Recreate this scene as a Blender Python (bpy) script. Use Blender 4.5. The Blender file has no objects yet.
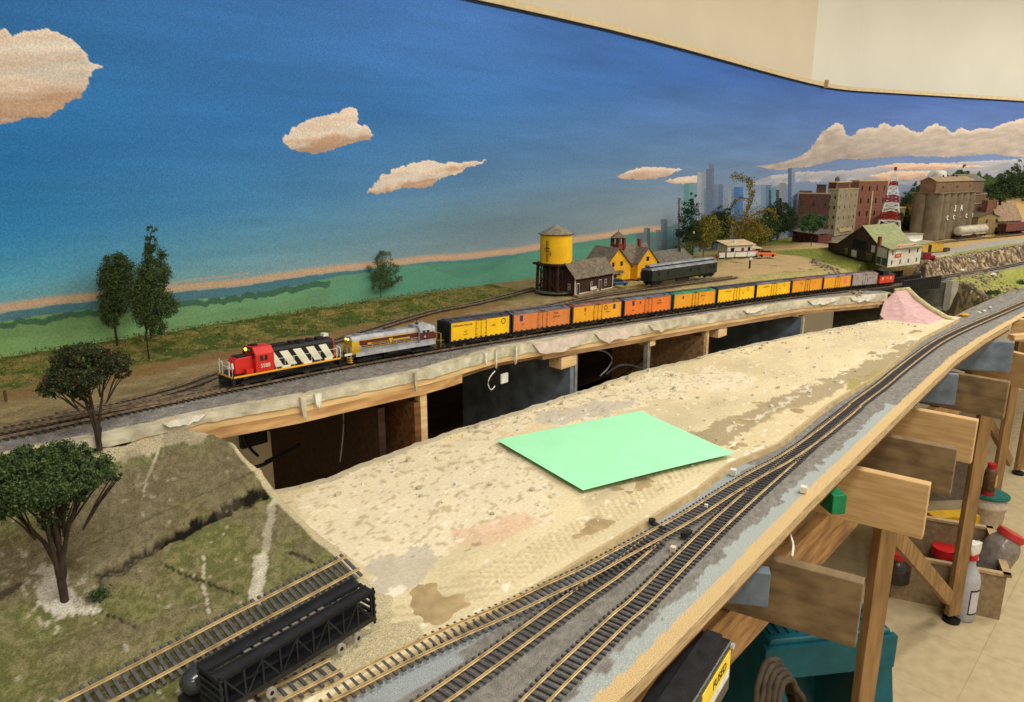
import bpy, math, random
import numpy as np
from mathutils import Vector, Matrix
random.seed(7); RNG=np.random.default_rng(7)
C=bpy.context.scene.collection
PI=math.pi
# ---------------------------------------------------------------- camera model (world X runs along the painted wall, Y towards it)
F=740.0; HZ=165.0; EYE=1.46
PT=math.atan((351-HZ)/F); CP,SP=math.cos(PT),math.sin(PT)
DX,DY=.729,.6845            # view heading in plan
def S(u,v,h):
    """world point seen at photo pixel (u,v) lying h below the eye"""
    a=u-512; b=v-351; y=F*CP-b*SP; z=F*SP+b*CP; t=h/z
    X=a*t; Y=y*t
    return Vector((DY*X+DX*Y, -DX*X+DY*Y, EYE-h))
def proj(s,w,z):
    X=DY*s-DX*w; Y=DX*s+DY*w; h=EYE-z
    zc=Y*CP+h*SP; zc=np.maximum(zc,1e-3)
    return 512+F*X/zc, 351+F*(h*CP-Y*SP)/zc
def ppm(p):                 # metres per pixel at a point
    X,Y=DY*p[0]-DX*p[1],DX*p[0]+DY*p[1]
    return (Y*CP+(EYE-p[2])*SP)/F
def interp(x,xs,ys): return np.interp(x,xs,ys)
# ---------------------------------------------------------------- materials
def lin(c):
    return tuple((x/255/12.92 if x/255<=.04045 else ((x/255+.055)/1.055)**2.4) for x in c)
_m={}
def mat(name,rgb,rgb2=None,scale=60,rough=.8,bump=0,metal=0,spec=.3,detail=4,stretch=None,attr=None,emit=0,alpha=None,trans=0,bscale=None,mix=(.35,.65)):
    if name in _m: return _m[name]
    m=bpy.data.materials.new(name); m.use_nodes=True; nt=m.node_tree; N=nt.nodes; L=nt.links
    b=N['Principled BSDF']; b.inputs['Roughness'].default_value=rough; b.inputs['Metallic'].default_value=metal
    b.inputs['Specular IOR Level'].default_value=spec
    c1=lin(rgb)+(1,)
    tc=N.new('ShaderNodeTexCoord'); mp=N.new('ShaderNodeMapping'); L.new(tc.outputs['Object'],mp.inputs['Vector'])
    if stretch: mp.inputs['Scale'].default_value=stretch
    nz=N.new('ShaderNodeTexNoise'); nz.inputs['Scale'].default_value=scale; nz.inputs['Detail'].default_value=detail
    L.new(mp.outputs['Vector'],nz.inputs['Vector'])
    rp=N.new('ShaderNodeValToRGB'); rp.color_ramp.elements[0].position=mix[0]; rp.color_ramp.elements[1].position=mix[1]
    L.new(nz.outputs['Fac'],rp.inputs['Fac'])
    if attr:
        at=N.new('ShaderNodeAttribute'); at.attribute_name='Col'
        mx=N.new('ShaderNodeMix'); mx.data_type='RGBA'; mx.blend_type='MULTIPLY'; mx.inputs[0].default_value=1
        rp.color_ramp.elements[0].color=(attr[0],)*3+(1,); rp.color_ramp.elements[1].color=(attr[1],)*3+(1,)
        L.new(at.outputs['Color'],mx.inputs[6]); L.new(rp.outputs['Color'],mx.inputs[7])
        L.new(mx.outputs[2],b.inputs['Base Color'])
    else:
        c2=lin(rgb2)+(1,) if rgb2 else tuple(x*.86 for x in c1[:3])+(1,)
        rp.color_ramp.elements[0].color=c2; rp.color_ramp.elements[1].color=c1
        L.new(rp.outputs['Color'],b.inputs['Base Color'])
    if bump:
        bp=N.new('ShaderNodeBump'); bp.inputs['Strength'].default_value=bump; bp.inputs['Distance'].default_value=.002
        n2=N.new('ShaderNodeTexNoise'); n2.inputs['Scale'].default_value=bscale or scale*2; n2.inputs['Detail'].default_value=6
        L.new(mp.outputs['Vector'],n2.inputs['Vector']); L.new(n2.outputs['Fac'],bp.inputs['Height']); L.new(bp.outputs['Normal'],b.inputs['Normal'])
    if emit:
        b.inputs['Emission Color'].default_value=c1; b.inputs['Emission Strength'].default_value=emit
    if trans: b.inputs['Transmission Weight'].default_value=trans; b.inputs['IOR'].default_value=1.3
    if alpha is not None: b.inputs['Alpha'].default_value=alpha
    _m[name]=m; return m
def wood(name,a,b,stretch=(1,12,12),scale=9,rough=.65):
    return mat(name,a,b,scale=scale,rough=rough,bump=.15,stretch=stretch,detail=6)
# ---------------------------------------------------------------- mesh builder
class MB:
    def __init__(s): s.v=[]; s.f=[]; s.m=[]; s.mats=[]; s.M=Matrix(); s.cur=0
    def mat(s,m):
        if m not in s.mats: s.mats.append(m)
        s.cur=s.mats.index(m); return s
    def add(s,vs,fs):
        o=len(s.v); s.v+= [tuple(s.M@Vector(p)) for p in vs]; s.f+=[tuple(i+o for i in f) for f in fs]; s.m+=[s.cur]*len(fs); return s
    def box(s,x0,x1,y0,y1,z0,z1):
        return s.add([(x0,y0,z0),(x1,y0,z0),(x1,y1,z0),(x0,y1,z0),(x0,y0,z1),(x1,y0,z1),(x1,y1,z1),(x0,y1,z1)],
          [(0,3,2,1),(4,5,6,7),(0,1,5,4),(1,2,6,5),(2,3,7,6),(3,0,4,7)])
    def prism(s,poly,z0,z1):      # polygon in xy extruded in z
        n=len(poly)
        return s.add([(x,y,z0) for x,y in poly]+[(x,y,z1) for x,y in poly],
          [tuple(range(n-1,-1,-1)),tuple(range(n,2*n))]+[(i,(i+1)%n,n+(i+1)%n,n+i) for i in range(n)])
    def prof(s,poly,x0,x1):       # polygon in yz extruded along x
        n=len(poly)
        return s.add([(x0,y,z) for y,z in poly]+[(x1,y,z) for y,z in poly],
          [tuple(range(n-1,-1,-1)),tuple(range(n,2*n))]+[(i,(i+1)%n,n+(i+1)%n,n+i) for i in range(n)])
    def profy(s,poly,y0,y1):      # polygon in xz extruded along y
        n=len(poly)
        return s.add([(x,y0,z) for x,z in poly]+[(x,y1,z) for x,z in poly],
          [tuple(range(n)),tuple(range(2*n-1,n-1,-1))]+[(i,n+i,n+(i+1)%n,(i+1)%n) for i in range(n)])
    def cyl(s,c,r,h,axis='z',n=16,r2=None):
        r2=r if r2 is None else r2; vs=[]
        for k,(rr,t) in enumerate(((r,0),(r2,h))):
            for i in range(n):
                a=2*PI*i/n; p,q=rr*math.cos(a),rr*math.sin(a)
                vs.append({'z':(c[0]+p,c[1]+q,c[2]+t),'x':(c[0]+t,c[1]+p,c[2]+q),'y':(c[0]+q,c[1]+t,c[2]+p)}[axis])
        return s.add(vs,[tuple(range(n-1,-1,-1)),tuple(range(n,2*n))]+[(i,(i+1)%n,n+(i+1)%n,n+i) for i in range(n)])
    def lathe(s,c,pr,n=20):
        vs=[];fs=[]
        for r,z in pr:
            for i in range(n): a=2*PI*i/n; vs.append((c[0]+r*math.cos(a),c[1]+r*math.sin(a),c[2]+z))
        for k in range(len(pr)-1):
            for i in range(n): fs.append((k*n+i,k*n+(i+1)%n,(k+1)*n+(i+1)%n,(k+1)*n+i))
        fs.append(tuple(range(n-1,-1,-1))); fs.append(tuple(range((len(pr)-1)*n,len(pr)*n)))
        return s.add(vs,fs)
    def tube(s,pts,r,n=6):
        pts=[Vector(p) for p in pts]; k=len(pts); rs=r if isinstance(r,(list,tuple)) else [r]*k
        vs=[];fs=[]; up=Vector((0,0,1))
        for i,p in enumerate(pts):
            t=(pts[min(i+1,k-1)]-pts[max(i-1,0)]); t=t.normalized() if t.length>1e-9 else up
            a=t.cross(up); a=a.normalized() if a.length>.05 else t.cross(Vector((1,0,0))).normalized()
            b=t.cross(a)
            for j in range(n):
                q=2*PI*j/n; vs.append(tuple(p+(a*math.cos(q)+b*math.sin(q))*rs[i]))
        for i in range(k-1):
            for j in range(n): fs.append((i*n+j,i*n+(j+1)%n,(i+1)*n+(j+1)%n,(i+1)*n+j))
        fs.append(tuple(range(n-1,-1,-1))); fs.append(tuple(range((k-1)*n,k*n)))
        return s.add(vs,fs)
    def bar(s,a,b,w,h=None):
        """square-ish bar from a to b"""
        a,b=Vector(a),Vector(b); t=(b-a).normalized(); up=Vector((0,0,1)) if abs(t.z)<.95 else Vector((0,1,0))
        x=t.cross(up).normalized()*w/2; y=x.cross(t).normalized()*(h or w)/2
        vs=[a-x-y,a+x-y,a+x+y,a-x+y,b-x-y,b+x-y,b+x+y,b-x+y]
        return s.add([tuple(p) for p in vs],[(0,3,2,1),(4,5,6,7),(0,1,5,4),(1,2,6,5),(2,3,7,6),(3,0,4,7)])
    def sweep(s,pts,prof,closed=True):
        """profile (offset left, z) swept along path in plan"""
        k=len(pts); n=len(prof); vs=[];fs=[]
        for i,p in enumerate(pts):
            p=Vector(p); t=Vector(pts[min(i+1,k-1)])-Vector(pts[max(i-1,0)]); t.z=0; t.normalize(); nn=Vector((-t.y,t.x,0))
            for o,z in prof: q=p+nn*o; vs.append((q.x,q.y,q.z+z))
        for i in range(k-1):
            for j in range(n if closed else n-1): fs.append((i*n+j,(i+1)*n+j,(i+1)*n+(j+1)%n,i*n+(j+1)%n))
        if closed: fs+= [tuple(range(n)),tuple(range(k*n-1,(k-1)*n-1,-1))]
        return s.add(vs,fs)
    def build(s,name,parent=None,material=None,smooth=False,loc=None,bevel=0):
        me=bpy.data.meshes.new(name); me.from_pydata(s.v,[],s.f)
        ms=[material] if material else s.mats
        for m in ms: me.materials.append(m)
        if not material and len(ms)>1: me.polygons.foreach_set('material_index',s.m)
        if smooth: me.polygons.foreach_set('use_smooth',[True]*len(me.polygons))
        me.update(); o=bpy.data.objects.new(name,me); C.objects.link(o)
        if parent: o.parent=parent
        if loc: o.location=loc
        if bevel:
            b=o.modifiers.new('bevel','BEVEL'); b.width=bevel; b.segments=2; b.limit_method='ANGLE'
        return o
def tag(o,label=None,cat=None,group=None,kind=None):
    if label: o['label']=label
    if cat: o['category']=cat
    if group: o['group']=group
    if kind: o['kind']=kind
    return o
def thing(name,label,cat,loc=(0,0,0),rz=0,group=None,pitch=0):
    o=bpy.data.objects.new(name,None); C.objects.link(o); o.empty_display_size=.02
    o.location=loc; o.rotation_euler=(0,pitch,rz); return tag(o,label,cat,group)
def text(name,body,size,parent,M,material,extrude=.0002,align='CENTER',sx=1):
    cu=bpy.data.curves.new(name,'FONT'); cu.body=body; cu.size=size; cu.extrude=extrude; cu.align_x=align; cu.align_y='CENTER'
    t=bpy.data.objects.new(name,cu); C.objects.link(t)
    dg=bpy.context.evaluated_depsgraph_get(); me=bpy.data.meshes.new_from_object(t.evaluated_get(dg))
    bpy.data.objects.remove(t); bpy.data.curves.remove(cu)
    o=bpy.data.objects.new(name,me); C.objects.link(o); me.materials.clear(); me.materials.append(material)
    for v in me.vertices: v.co.x*=sx
    if parent: o.parent=parent
    o.matrix_local=M; return o
def face_M(x,y,z,facing='-y'):
    """matrix putting text on a vertical face"""
    r={'-y':Matrix.Rotation(PI/2,4,'X'),'+y':Matrix.Rotation(PI,4,'Z')@Matrix.Rotation(PI/2,4,'X'),
       '-x':Matrix.Rotation(-PI/2,4,'Z')@Matrix.Rotation(PI/2,4,'X'),'+x':Matrix.Rotation(PI/2,4,'Z')@Matrix.Rotation(PI/2,4,'X'),
       'up':Matrix()}[facing]
    return Matrix.Translation((x,y,z))@r
def catmull(P,step=.01):
    P=[Vector(p) for p in P]; P=[2*P[0]-P[1]]+P+[2*P[-1]-P[-2]]; out=[]
    for i in range(1,len(P)-2):
        n=max(2,int((P[i+1]-P[i]).length/step))
        for k in range(n):
            t=k/n; a,b,c,d=P[i-1],P[i],P[i+1],P[i+2]
            out.append(.5*((2*b)+(c-a)*t+(2*a-5*b+4*c-d)*t*t+(3*b-a-3*c+d)*t**3))
    out.append(P[-2]); return out
def resample(P,step):
    out=[P[0].copy()]; acc=0
    for a,b in zip(P,P[1:]):
        l=(b-a).length
        while acc+l>=step:
            t=(step-acc)/l; a=a+(b-a)*t; out.append(a.copy()); l=(b-a).length; acc=0
            if l<1e-9: break
        acc+=l
    return out
def vnoise(x,y,seed=0):
    """smooth value noise, vectorised"""
    xi=np.floor(x).astype(np.int64); yi=np.floor(y).astype(np.int64); fx=x-xi; fy=y-yi
    fx=fx*fx*(3-2*fx); fy=fy*fy*(3-2*fy)
    def h(a,b):
        n=(a*374761393+b*668265263+seed*974634777)&0x7fffffff; n=((n^(n>>13))*1274126177)&0x7fffffff
        return ((n^(n>>16))&0xffff)/65535.
    return (h(xi,yi)*(1-fx)+h(xi+1,yi)*fx)*(1-fy)+(h(xi,yi+1)*(1-fx)+h(xi+1,yi+1)*fx)*fy
def fbm(x,y,o=4,seed=0):
    r=0;a=.5;t=0
    for k in range(o): r=r+a*vnoise(x*2**k,y*2**k,seed+k); t+=a; a*=.5
    return r/t
def inpoly(x,y,P):
    r=np.zeros(x.shape,bool); n=len(P)
    for i in range(n):
        x1,y1=P[i]; x2,y2=P[(i+1)%n]
        c=((y1>y)!=(y2>y))
        with np.errstate(divide='ignore',invalid='ignore'):
            r^= c&(x<(x2-x1)*(y-y1)/((y2-y1) if y2!=y1 else 1e-9)+x1)
    return r
def segdist(x,y,P):
    d=np.full(x.shape,1e9)
    for (x1,y1),(x2,y2) in zip(P,P[1:]):
        L=(x2-x1)**2+(y2-y1)**2; t=np.clip(((x-x1)*(x2-x1)+(y-y1)*(y2-y1))/L,0,1)
        d=np.minimum(d,np.hypot(x-x1-t*(x2-x1),y-y1-t*(y2-y1)))
    return d
def grid_mesh(name,X,Y,Z,col,material,parent=None,smooth=True):
    a,b=X.shape; me=bpy.data.meshes.new(name)
    v=np.stack([X,Y,Z],-1).reshape(-1,3)
    i=np.arange(a*b).reshape(a,b); q=np.stack([i[:-1,:-1],i[1:,:-1],i[1:,1:],i[:-1,1:]],-1).reshape(-1,4)
    # keep normals facing up / the room
    me.vertices.add(len(v)); me.vertices.foreach_set('co',v.ravel())
    me.loops.add(q.size); me.loops.foreach_set('vertex_index',q.ravel().astype(np.int32))
    me.polygons.add(len(q)); me.polygons.foreach_set('loop_start',np.arange(0,q.size,4,dtype=np.int32)); me.polygons.foreach_set('loop_total',np.full(len(q),4,dtype=np.int32))
    me.update(calc_edges=True)
    at=me.color_attributes.new('Col','FLOAT_COLOR','POINT'); c=np.ones((a*b,4)); cc=np.clip(col.reshape(-1,3)/255,0,1)
    c[:,:3]=np.where(cc<=.04045,cc/12.92,((cc+.055)/1.055)**2.4); at.data.foreach_set('color',c.ravel())
    if smooth: me.polygons.foreach_set('use_smooth',np.ones(len(q),bool))
    me.materials.append(material); o=bpy.data.objects.new(name,me); C.objects.link(o)
    if parent: o.parent=parent
    return o
def blend(col,mask,c,k=1.0):
    m=(mask*k)[...,None] if mask.dtype!=bool else (mask.astype(float)*k)[...,None]
    return col*(1-m)+np.array(c,float)*m
def sstep(a,b,x): t=np.clip((x-a)/(b-a),0,1); return t*t*(3-2*t)
# ---------------------------------------------------------------- common materials
M_black=mat('black_paint',(38,38,40),(24,24,26),rough=.5)
M_blackp=mat('black_plastic',(30,31,34),(20,20,22),rough=.35,spec=.5)
M_under=mat('underframe_black',(34,31,30),(20,19,19),scale=200,rough=.8)
M_wheel=mat('wheel_grey',(120,115,105),(80,76,70),rough=.5)
M_tie=mat('tie_plastic',(76,68,58),(52,46,40),scale=300,rough=.8)
M_tieblk=mat('tie_plastic_dark',(84,82,84),(62,61,64),scale=300,rough=.7)
M_rail=mat('rail_brass',(208,180,128),(164,138,96),scale=80,rough=.4,metal=.2,spec=.6)
M_railold=mat('rail_weathered',(150,130,104),(104,88,70),scale=150,rough=.5,metal=.2)
M_railbright=mat('rail_polished',(225,215,200),(170,150,125),scale=90,rough=.3,metal=.5,spec=.8)
M_pine=wood('pine_wood',(216,184,134),(186,150,102))
M_pinex=wood('pine_wood_grainy',(200,160,108),(160,118,72),stretch=(3,20,20),scale=6)
M_pinedk=wood('aged_pine',(168,134,92),(124,96,64))
M_ply=wood('plywood',(178,138,90),(140,104,64),stretch=(2,8,8))
M_brown=wood('brown_board',(120,78,44),(80,50,28))
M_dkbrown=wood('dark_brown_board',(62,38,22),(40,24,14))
M_grey=mat('blue_grey_paint',(112,124,134),(86,96,106),scale=30,rough=.7)
M_post=mat('grey_post',(140,138,128),(110,106,98),rough=.8)
M_white=mat('white_paint',(222,220,210),(200,196,185),rough=.6)
M_glass=mat('window_glass',(32,38,44),(20,24,30),rough=.15,spec=.6)
# ================================================================ ROOM
def wallbox(name,P,z0,z1,t,m):
    b=MB()
    for (x0,y0),(x1,y1) in zip(P,P[1:]):
        a=Vector((x0,y0,0)); c=Vector((x1,y1,0)); d=(c-a).normalized(); n=Vector((-d.y,d.x,0))*t
        b.prism([(a.x,a.y),(c.x,c.y),(c.x+n.x,c.y+n.y),(a.x+n.x,a.y+n.y)],z0,z1)
    o=b.build(name,material=m); o['kind']='structure'; return o
M_wl=mat('wall_cream',(228,216,192),(222,210,186),scale=3,rough=.8)
M_wb=mat('wall_white',(236,233,220),(231,228,214),scale=3,rough=.8)
M_wallr=mat('wall_rear_white',(225,220,205),(220,214,198),scale=3,rough=.8)
def floor_mat():
    m=mat('floor_tile',(192,174,138),(178,160,124),scale=25,rough=.45,bump=.03)
    nt=m.node_tree; N=nt.nodes; L=nt.links; b=N['Principled BSDF']
    src=b.inputs['Base Color'].links[0].from_socket
    tc=N.new('ShaderNodeTexCoord'); br=N.new('ShaderNodeTexBrick'); br.offset=0; br.inputs['Scale'].default_value=1
    br.inputs['Brick Width'].default_value=.305; br.inputs['Row Height'].default_value=.305; br.inputs['Mortar Size'].default_value=.0014
    br.inputs['Color1'].default_value=(1,1,1,1); br.inputs['Color2'].default_value=(.96,.95,.93,1); br.inputs['Mortar'].default_value=(.78,.72,.64,1)
    L.new(tc.outputs['Object'],br.inputs['Vector'])
    mx=N.new('ShaderNodeMix'); mx.data_type='RGBA'; mx.blend_type='MULTIPLY'; mx.inputs[0].default_value=1
    L.new(src,mx.inputs[6]); L.new(br.outputs['Color'],mx.inputs[7]); L.new(mx.outputs[2],b.inputs['Base Color']); return m
fl=MB().box(-2.2,8.4,-2.6,3.4,-.02,0).build('floor',material=floor_mat()); fl['kind']='structure'
ce=MB().box(-2.2,8.4,-2.6,3.4,2.75,2.8).build('ceiling',material=M_wb); ce['kind']='structure'
CX,CYc=3.586,1.47      # where the room wall changes direction behind the painted backdrop
wallbox('wall_left',[(-2.2,CYc),(CX,CYc)],0,2.75,.05,M_wl)
wallbox('wall_back',[(CX,CYc),(4.1,1.45),(8.4,-.30)],0,2.75,.05,M_wb)
wallbox('wall_right',[(8.4,-.35),(8.4,-2.6)],0,2.75,.05,M_wallr)
wallbox('wall_front',[(8.4,-2.6),(-2.2,-2.6)],0,2.75,.05,M_wallr)
wallbox('wall_near',[(-2.2,-2.6),(-2.2,CYc)],0,2.75,.05,M_wallr)
# ================================================================ PAINTED BACKDROP
BW=1.345
def path_bd():
    P=[Vector((-1.9,BW,0)),Vector((3.45,BW,0))]
    bend=math.radians(-21); r=.9; c=Vector((3.45,BW-r,0))
    for k in range(1,9):
        a=PI/2+bend*k/8; P.append(Vector((c.x+r*math.cos(a),c.y+r*math.sin(a),0)))
    t=Vector((math.cos(bend),math.sin(bend),0)); P.append(P[-1]+t*3.2); return P
BP=path_bd(); BTOP=EYE+.372; BBOT=EYE-.36
def paint(u,v,s,z):
    sh=u.shape; infr=(u>-330)
    us=[-400,0,240,500,750,900,1300]
    # sky rows by height over the painted horizon
    hz=interp(u,[-400,0,120,240,380,520,580,640,700,1300],[345,309,293,281,264,249,239,231,226,205])
    q=(hz-v)/300.0
    def row(c0,c1,c2): # colours at u=0,500,900
        return np.stack([interp(u,[0,500,900],[c0[i],c1[i],c2[i]]) for i in range(3)],-1)
    st=[0,.1,.25,.5,.75,1.0,1.3]
    rows=[row((100,158,165),(104,132,140),(150,165,180)),row((66,146,175),(90,128,146),(118,142,168)),row((38,118,172),(74,124,166),(86,122,172)),
          row((32,106,166),(52,112,178),(52,92,172)),row((36,110,172),(56,110,182),(44,84,164)),row((36,100,160),(54,104,176),(44,84,164)),row((30,84,148),(50,96,168),(44,84,164))]
    col=rows[0].copy()
    for i in range(len(st)-1):
        t=np.clip((q-st[i])/(st[i+1]-st[i]),0,1)[...,None]; col=np.where((q>=st[i])[...,None],rows[i]*(1-t)+rows[i+1]*t,col)
    col=col*(1-.0)*np.array((1.16,1.06,1.08))+np.array((6,4,0.))
    n=fbm(s*2.2,z*16,4,3)-.5; n2=fbm(s*5,z*60,3,9)-.5
    col=col*(1+n*.16+n2*.08)[...,None]
    # grey haze lower centre/right
    col=blend(col,np.exp(-((u-590)/150)**2-((v-225)/30)**2),(112,132,140),.35)
    # pale orange band over the horizon
    wob=(fbm(s*6,z*0+1,3,5)-.5)*5
    d=v-(hz+wob); wd=interp(u,[0,240,420,640],[5,4,3.6,3.2])
    col=blend(col,np.clip(1.4-np.abs(d)/wd,0,1)*(u<705),(206,166,132),.9)
    b2=v-(hz+wob-7-(u-200)*.02); col=blend(col,np.clip(1-np.abs(b2)/1.6,0,1)*((u>165)&(u<250)),(200,165,130),.7)
    # land below
    below=(d>wd)&(u<735)
    green=row((122,160,100),(96,146,122),(84,130,108))
    gn=fbm(s*8,z*50,4,17)-.5
    green=green*(1+gn*.35)[...,None]
    col=np.where(below[...,None],green,col)
    far=below&(d<interp(u,[0,240,400,640],[15,13,8,0])+(fbm(s*5,z*0,2,35)-.5)*6); col=blend(col,far,(70,112,138),.8)
    tl=below&(np.abs(d-interp(u,[0,240,400,560],[18,16,12,8])-(fbm(s*60,z*3,2,21)-.5)*8)<3)&(u<330); col=blend(col,tl,(52,88,72),.75)
    teal=np.clip((u-300)/160,0,1)*below*(u<700); col=blend(col,teal,(78,140,124),.6)
    rg=10+12*np.sin(u/23.)*np.exp(-((u-430)/120)**2)+(fbm(s*5,z*0,3,33)-.5)*16; hl=below&(d>rg)&(u>330); col=blend(col,hl,(96,154,130),.45)
    low=below*np.clip((d-22)/20,0,1)*np.clip((420-u)/120,0,1); col=blend(col,low,(136,172,112),.5)
    # clouds (brushed)
    wu=u+(fbm(s*70+z*60,z*50-s*30,3,41)-.5)*12/(1+1.5*(u>560)); wv=v+(fbm(s*60,z*60,3,43)-.5)*5/(1+(u>560))
    def cloud(P,top,mid,bot,k=1.0,rimw=5.0,ax=None):
        nonlocal col
        m=inpoly(wu,wv,P)&infr; rimd=segdist(wu,wv,P+[P[0]]); streak=(fbm(s*10+z*6,z*70-s*8,3,53)-.5)
        v0=min(p[1] for p in P); v1=max(p[1] for p in P); t=np.clip((v-v0)/(v1-v0)+(fbm(s*14,z*30,3,51)-.5)*.5,0,1)
        c=np.where((t<.5)[...,None],np.array(top,float)*(1-2*np.minimum(t,.5))[...,None]+np.array(mid,float)*(2*np.minimum(t,.5))[...,None],
            np.array(mid,float)*(2-2*np.maximum(t,.5))[...,None]+np.array(bot,float)*(2*np.maximum(t,.5)-1)[...,None])
        if ax:
            (xa,ya),(xb,yb),hh=ax; tt=(wv-(ya+(yb-ya)*(wu-xa)/(xb-xa)))/hh+streak*1.2
            un=sstep(.0,.5,tt); c=np.array((226,206,188.))*(1-un)[...,None]+np.array((186,154,130.))*un[...,None]; wl_=np.exp(-((tt+.25)/.22)**2); c=c*(1-.55*wl_[...,None])+np.array((206,208,202.))*(.55*wl_[...,None])
        c=c*(1+streak*.22)[...,None]; rk_=np.clip(1-rimd/rimw,0,1)*(t<.62); c=c*(1-.75*rk_[...,None])+np.array((238,222,206.))*(.75*rk_[...,None])
        col=np.where(m[...,None],col*(1-k)+c*k,col)
    cloud([(-200,20),(0,30),(8,28),(14,36),(24,30),(45,29),(60,33),(80,47),(90,60),(101,66),(92,72),(90,84),(80,96),(62,108),(45,117),(20,121),(0,124),(-200,130)],(226,184,164),(192,172,154),(206,180,158),ax=((0,84),(100,66),60))
    cloud([(282,141),(288,130),(303,121),(325,116),(338,112),(348,107),(355,110),(356,122),(368,127),(377,134),(366,141),(345,144),(325,152),(305,153),(291,149)],(226,202,184),(212,190,170),(186,156,132),rimw=2.5,ax=((283,140),(377,130),14))
    cloud([(364,194),(374,184),(382,175),(395,170),(410,163),(425,161),(447,163),(470,162),(487,160),(474,166),(455,173),(437,181),(424,188),(405,189),(385,192)],(222,196,178),(206,182,164),(186,160,140),rimw=2.5,ax=((364,190),(487,160),14))
    cloud([(616,177),(628,171),(642,167),(655,167),(682,169),(672,174),(655,179),(630,179)],(226,196,180),(206,180,162),(196,168,150))
    cloud([(664,181),(680,177),(696,176),(706,182),(690,184),(672,184)],(226,206,190),(214,190,172),(200,172,150))
    cloud([(755,167),(775,163),(792,160),(808,152),(816,141),(822,132),(830,127),(838,122),(843,125),(847,135),(853,136),(860,129),(868,127),(876,129),(884,122),(892,127),(903,124),(910,130),(920,133),(928,127),(935,123),(945,127),(952,134),(960,128),(970,131),(980,128),(992,129),(1002,124),(1014,121),(1030,116),(1200,86),(1200,170),(1024,158),(990,154),(950,157),(905,156),(870,159),(840,159),(812,166),(780,170)],
          (228,212,190),(200,186,172),(176,164,156))
    cloud([(745,184),(770,176),(800,172),(850,170),(880,166),(1200,150),(1200,200),(900,185),(860,182),(800,182),(770,186)],(196,188,182),(182,178,178),(160,166,180),.75)
    cloud([(878,166),(900,163),(940,164),(990,166),(940,169),(900,169)],(240,200,160),(232,188,150),(220,180,150))
    cloud([(868,176),(890,171),(930,171),(925,178),(890,180)],(240,196,160),(228,184,150),(220,180,150))
    # city skyline
    def tower(u0,u1,vt,c,c2=None,split=.5):
        nonlocal col
        m=(u>=u0)&(u<u1)&(v>=vt)&(v<275); col=blend(col,m,c,.92)
        if c2: col=blend(col,m&(u>u0+(u1-u0)*split),c2,.92)
        win=(np.sin(v*3.0)>.55)&m; col=blend(col,win,(150,165,175),.18)
    city=(u>640)&(u<812)&(v>interp(u,[640,660,680,700,725,760,812],[246,240,222,205,212,205,205]))&(v<275); col=blend(col,city,(112,136,150),.75)
    for a in [(636,644,233,(92,108,118)),(644,650,228,(104,112,124),(70,84,96)),(650,656,236,(96,120,126)),(656,661,230,(96,108,120)),(661,667,219,(84,104,120)),(667,674,226,(88,130,140)),(673,680,224,(84,124,130)),
        (678,681,198,(66,74,92)),(680,686,200,(128,140,136)),(684,694,183,(84,132,136),(106,146,148)),(697,706,172,(146,156,166),(128,140,154)),(704,709,189,(104,118,140)),
        (709,714,164,(100,110,130)),(706,712,169,(92,102,128)),(706,716,190,(92,108,136)),(714,723,184,(106,124,152),(92,112,142)),(724,729,198,(124,136,146)),(728,735,189,(138,150,162),(100,124,146)),(734,743,187,(58,98,150),(70,116,168)),
        (744,750,204,(120,134,144)),(761,771,185,(112,132,156),(88,108,134)),(769,772,190,(48,58,76)),(771,777,188,(92,136,142)),(776,779,190,(44,52,66)),(779,786,183,(132,124,124),(118,128,142)),(784,790,188,(110,128,150)),(788,795,168,(72,88,116),(126,142,164)),(793,797,200,(88,104,128))]:
        tower(*a)
    col=col*1.0
    # painted hillside behind the town at the right
    hill=(v>interp(u,[885,895,905,930,960,1000,1200],[230,212,196,178,172,176,176])+(fbm(s*30,z*2,2,61)-.5)*10)&(u>885)
    col=col*np.array((1.10,1.05,1.13)) if False else col
    hc=np.where((fbm(s*40,z*40,3,71)>.5)[...,None],np.array((70,88,50.)),np.array((50,66,40.)))
    col=np.where(hill[...,None],hc,col)
    tan=hill&(v>204+(fbm(s*12,z*3,2,77)-.5)*14)&(u>975); col=blend(col,tan,(168,146,96),.8)
    return col
def topz(x): return BTOP-.042*float(sstep(1.6,3.5,np.array(float(x))))
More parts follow.
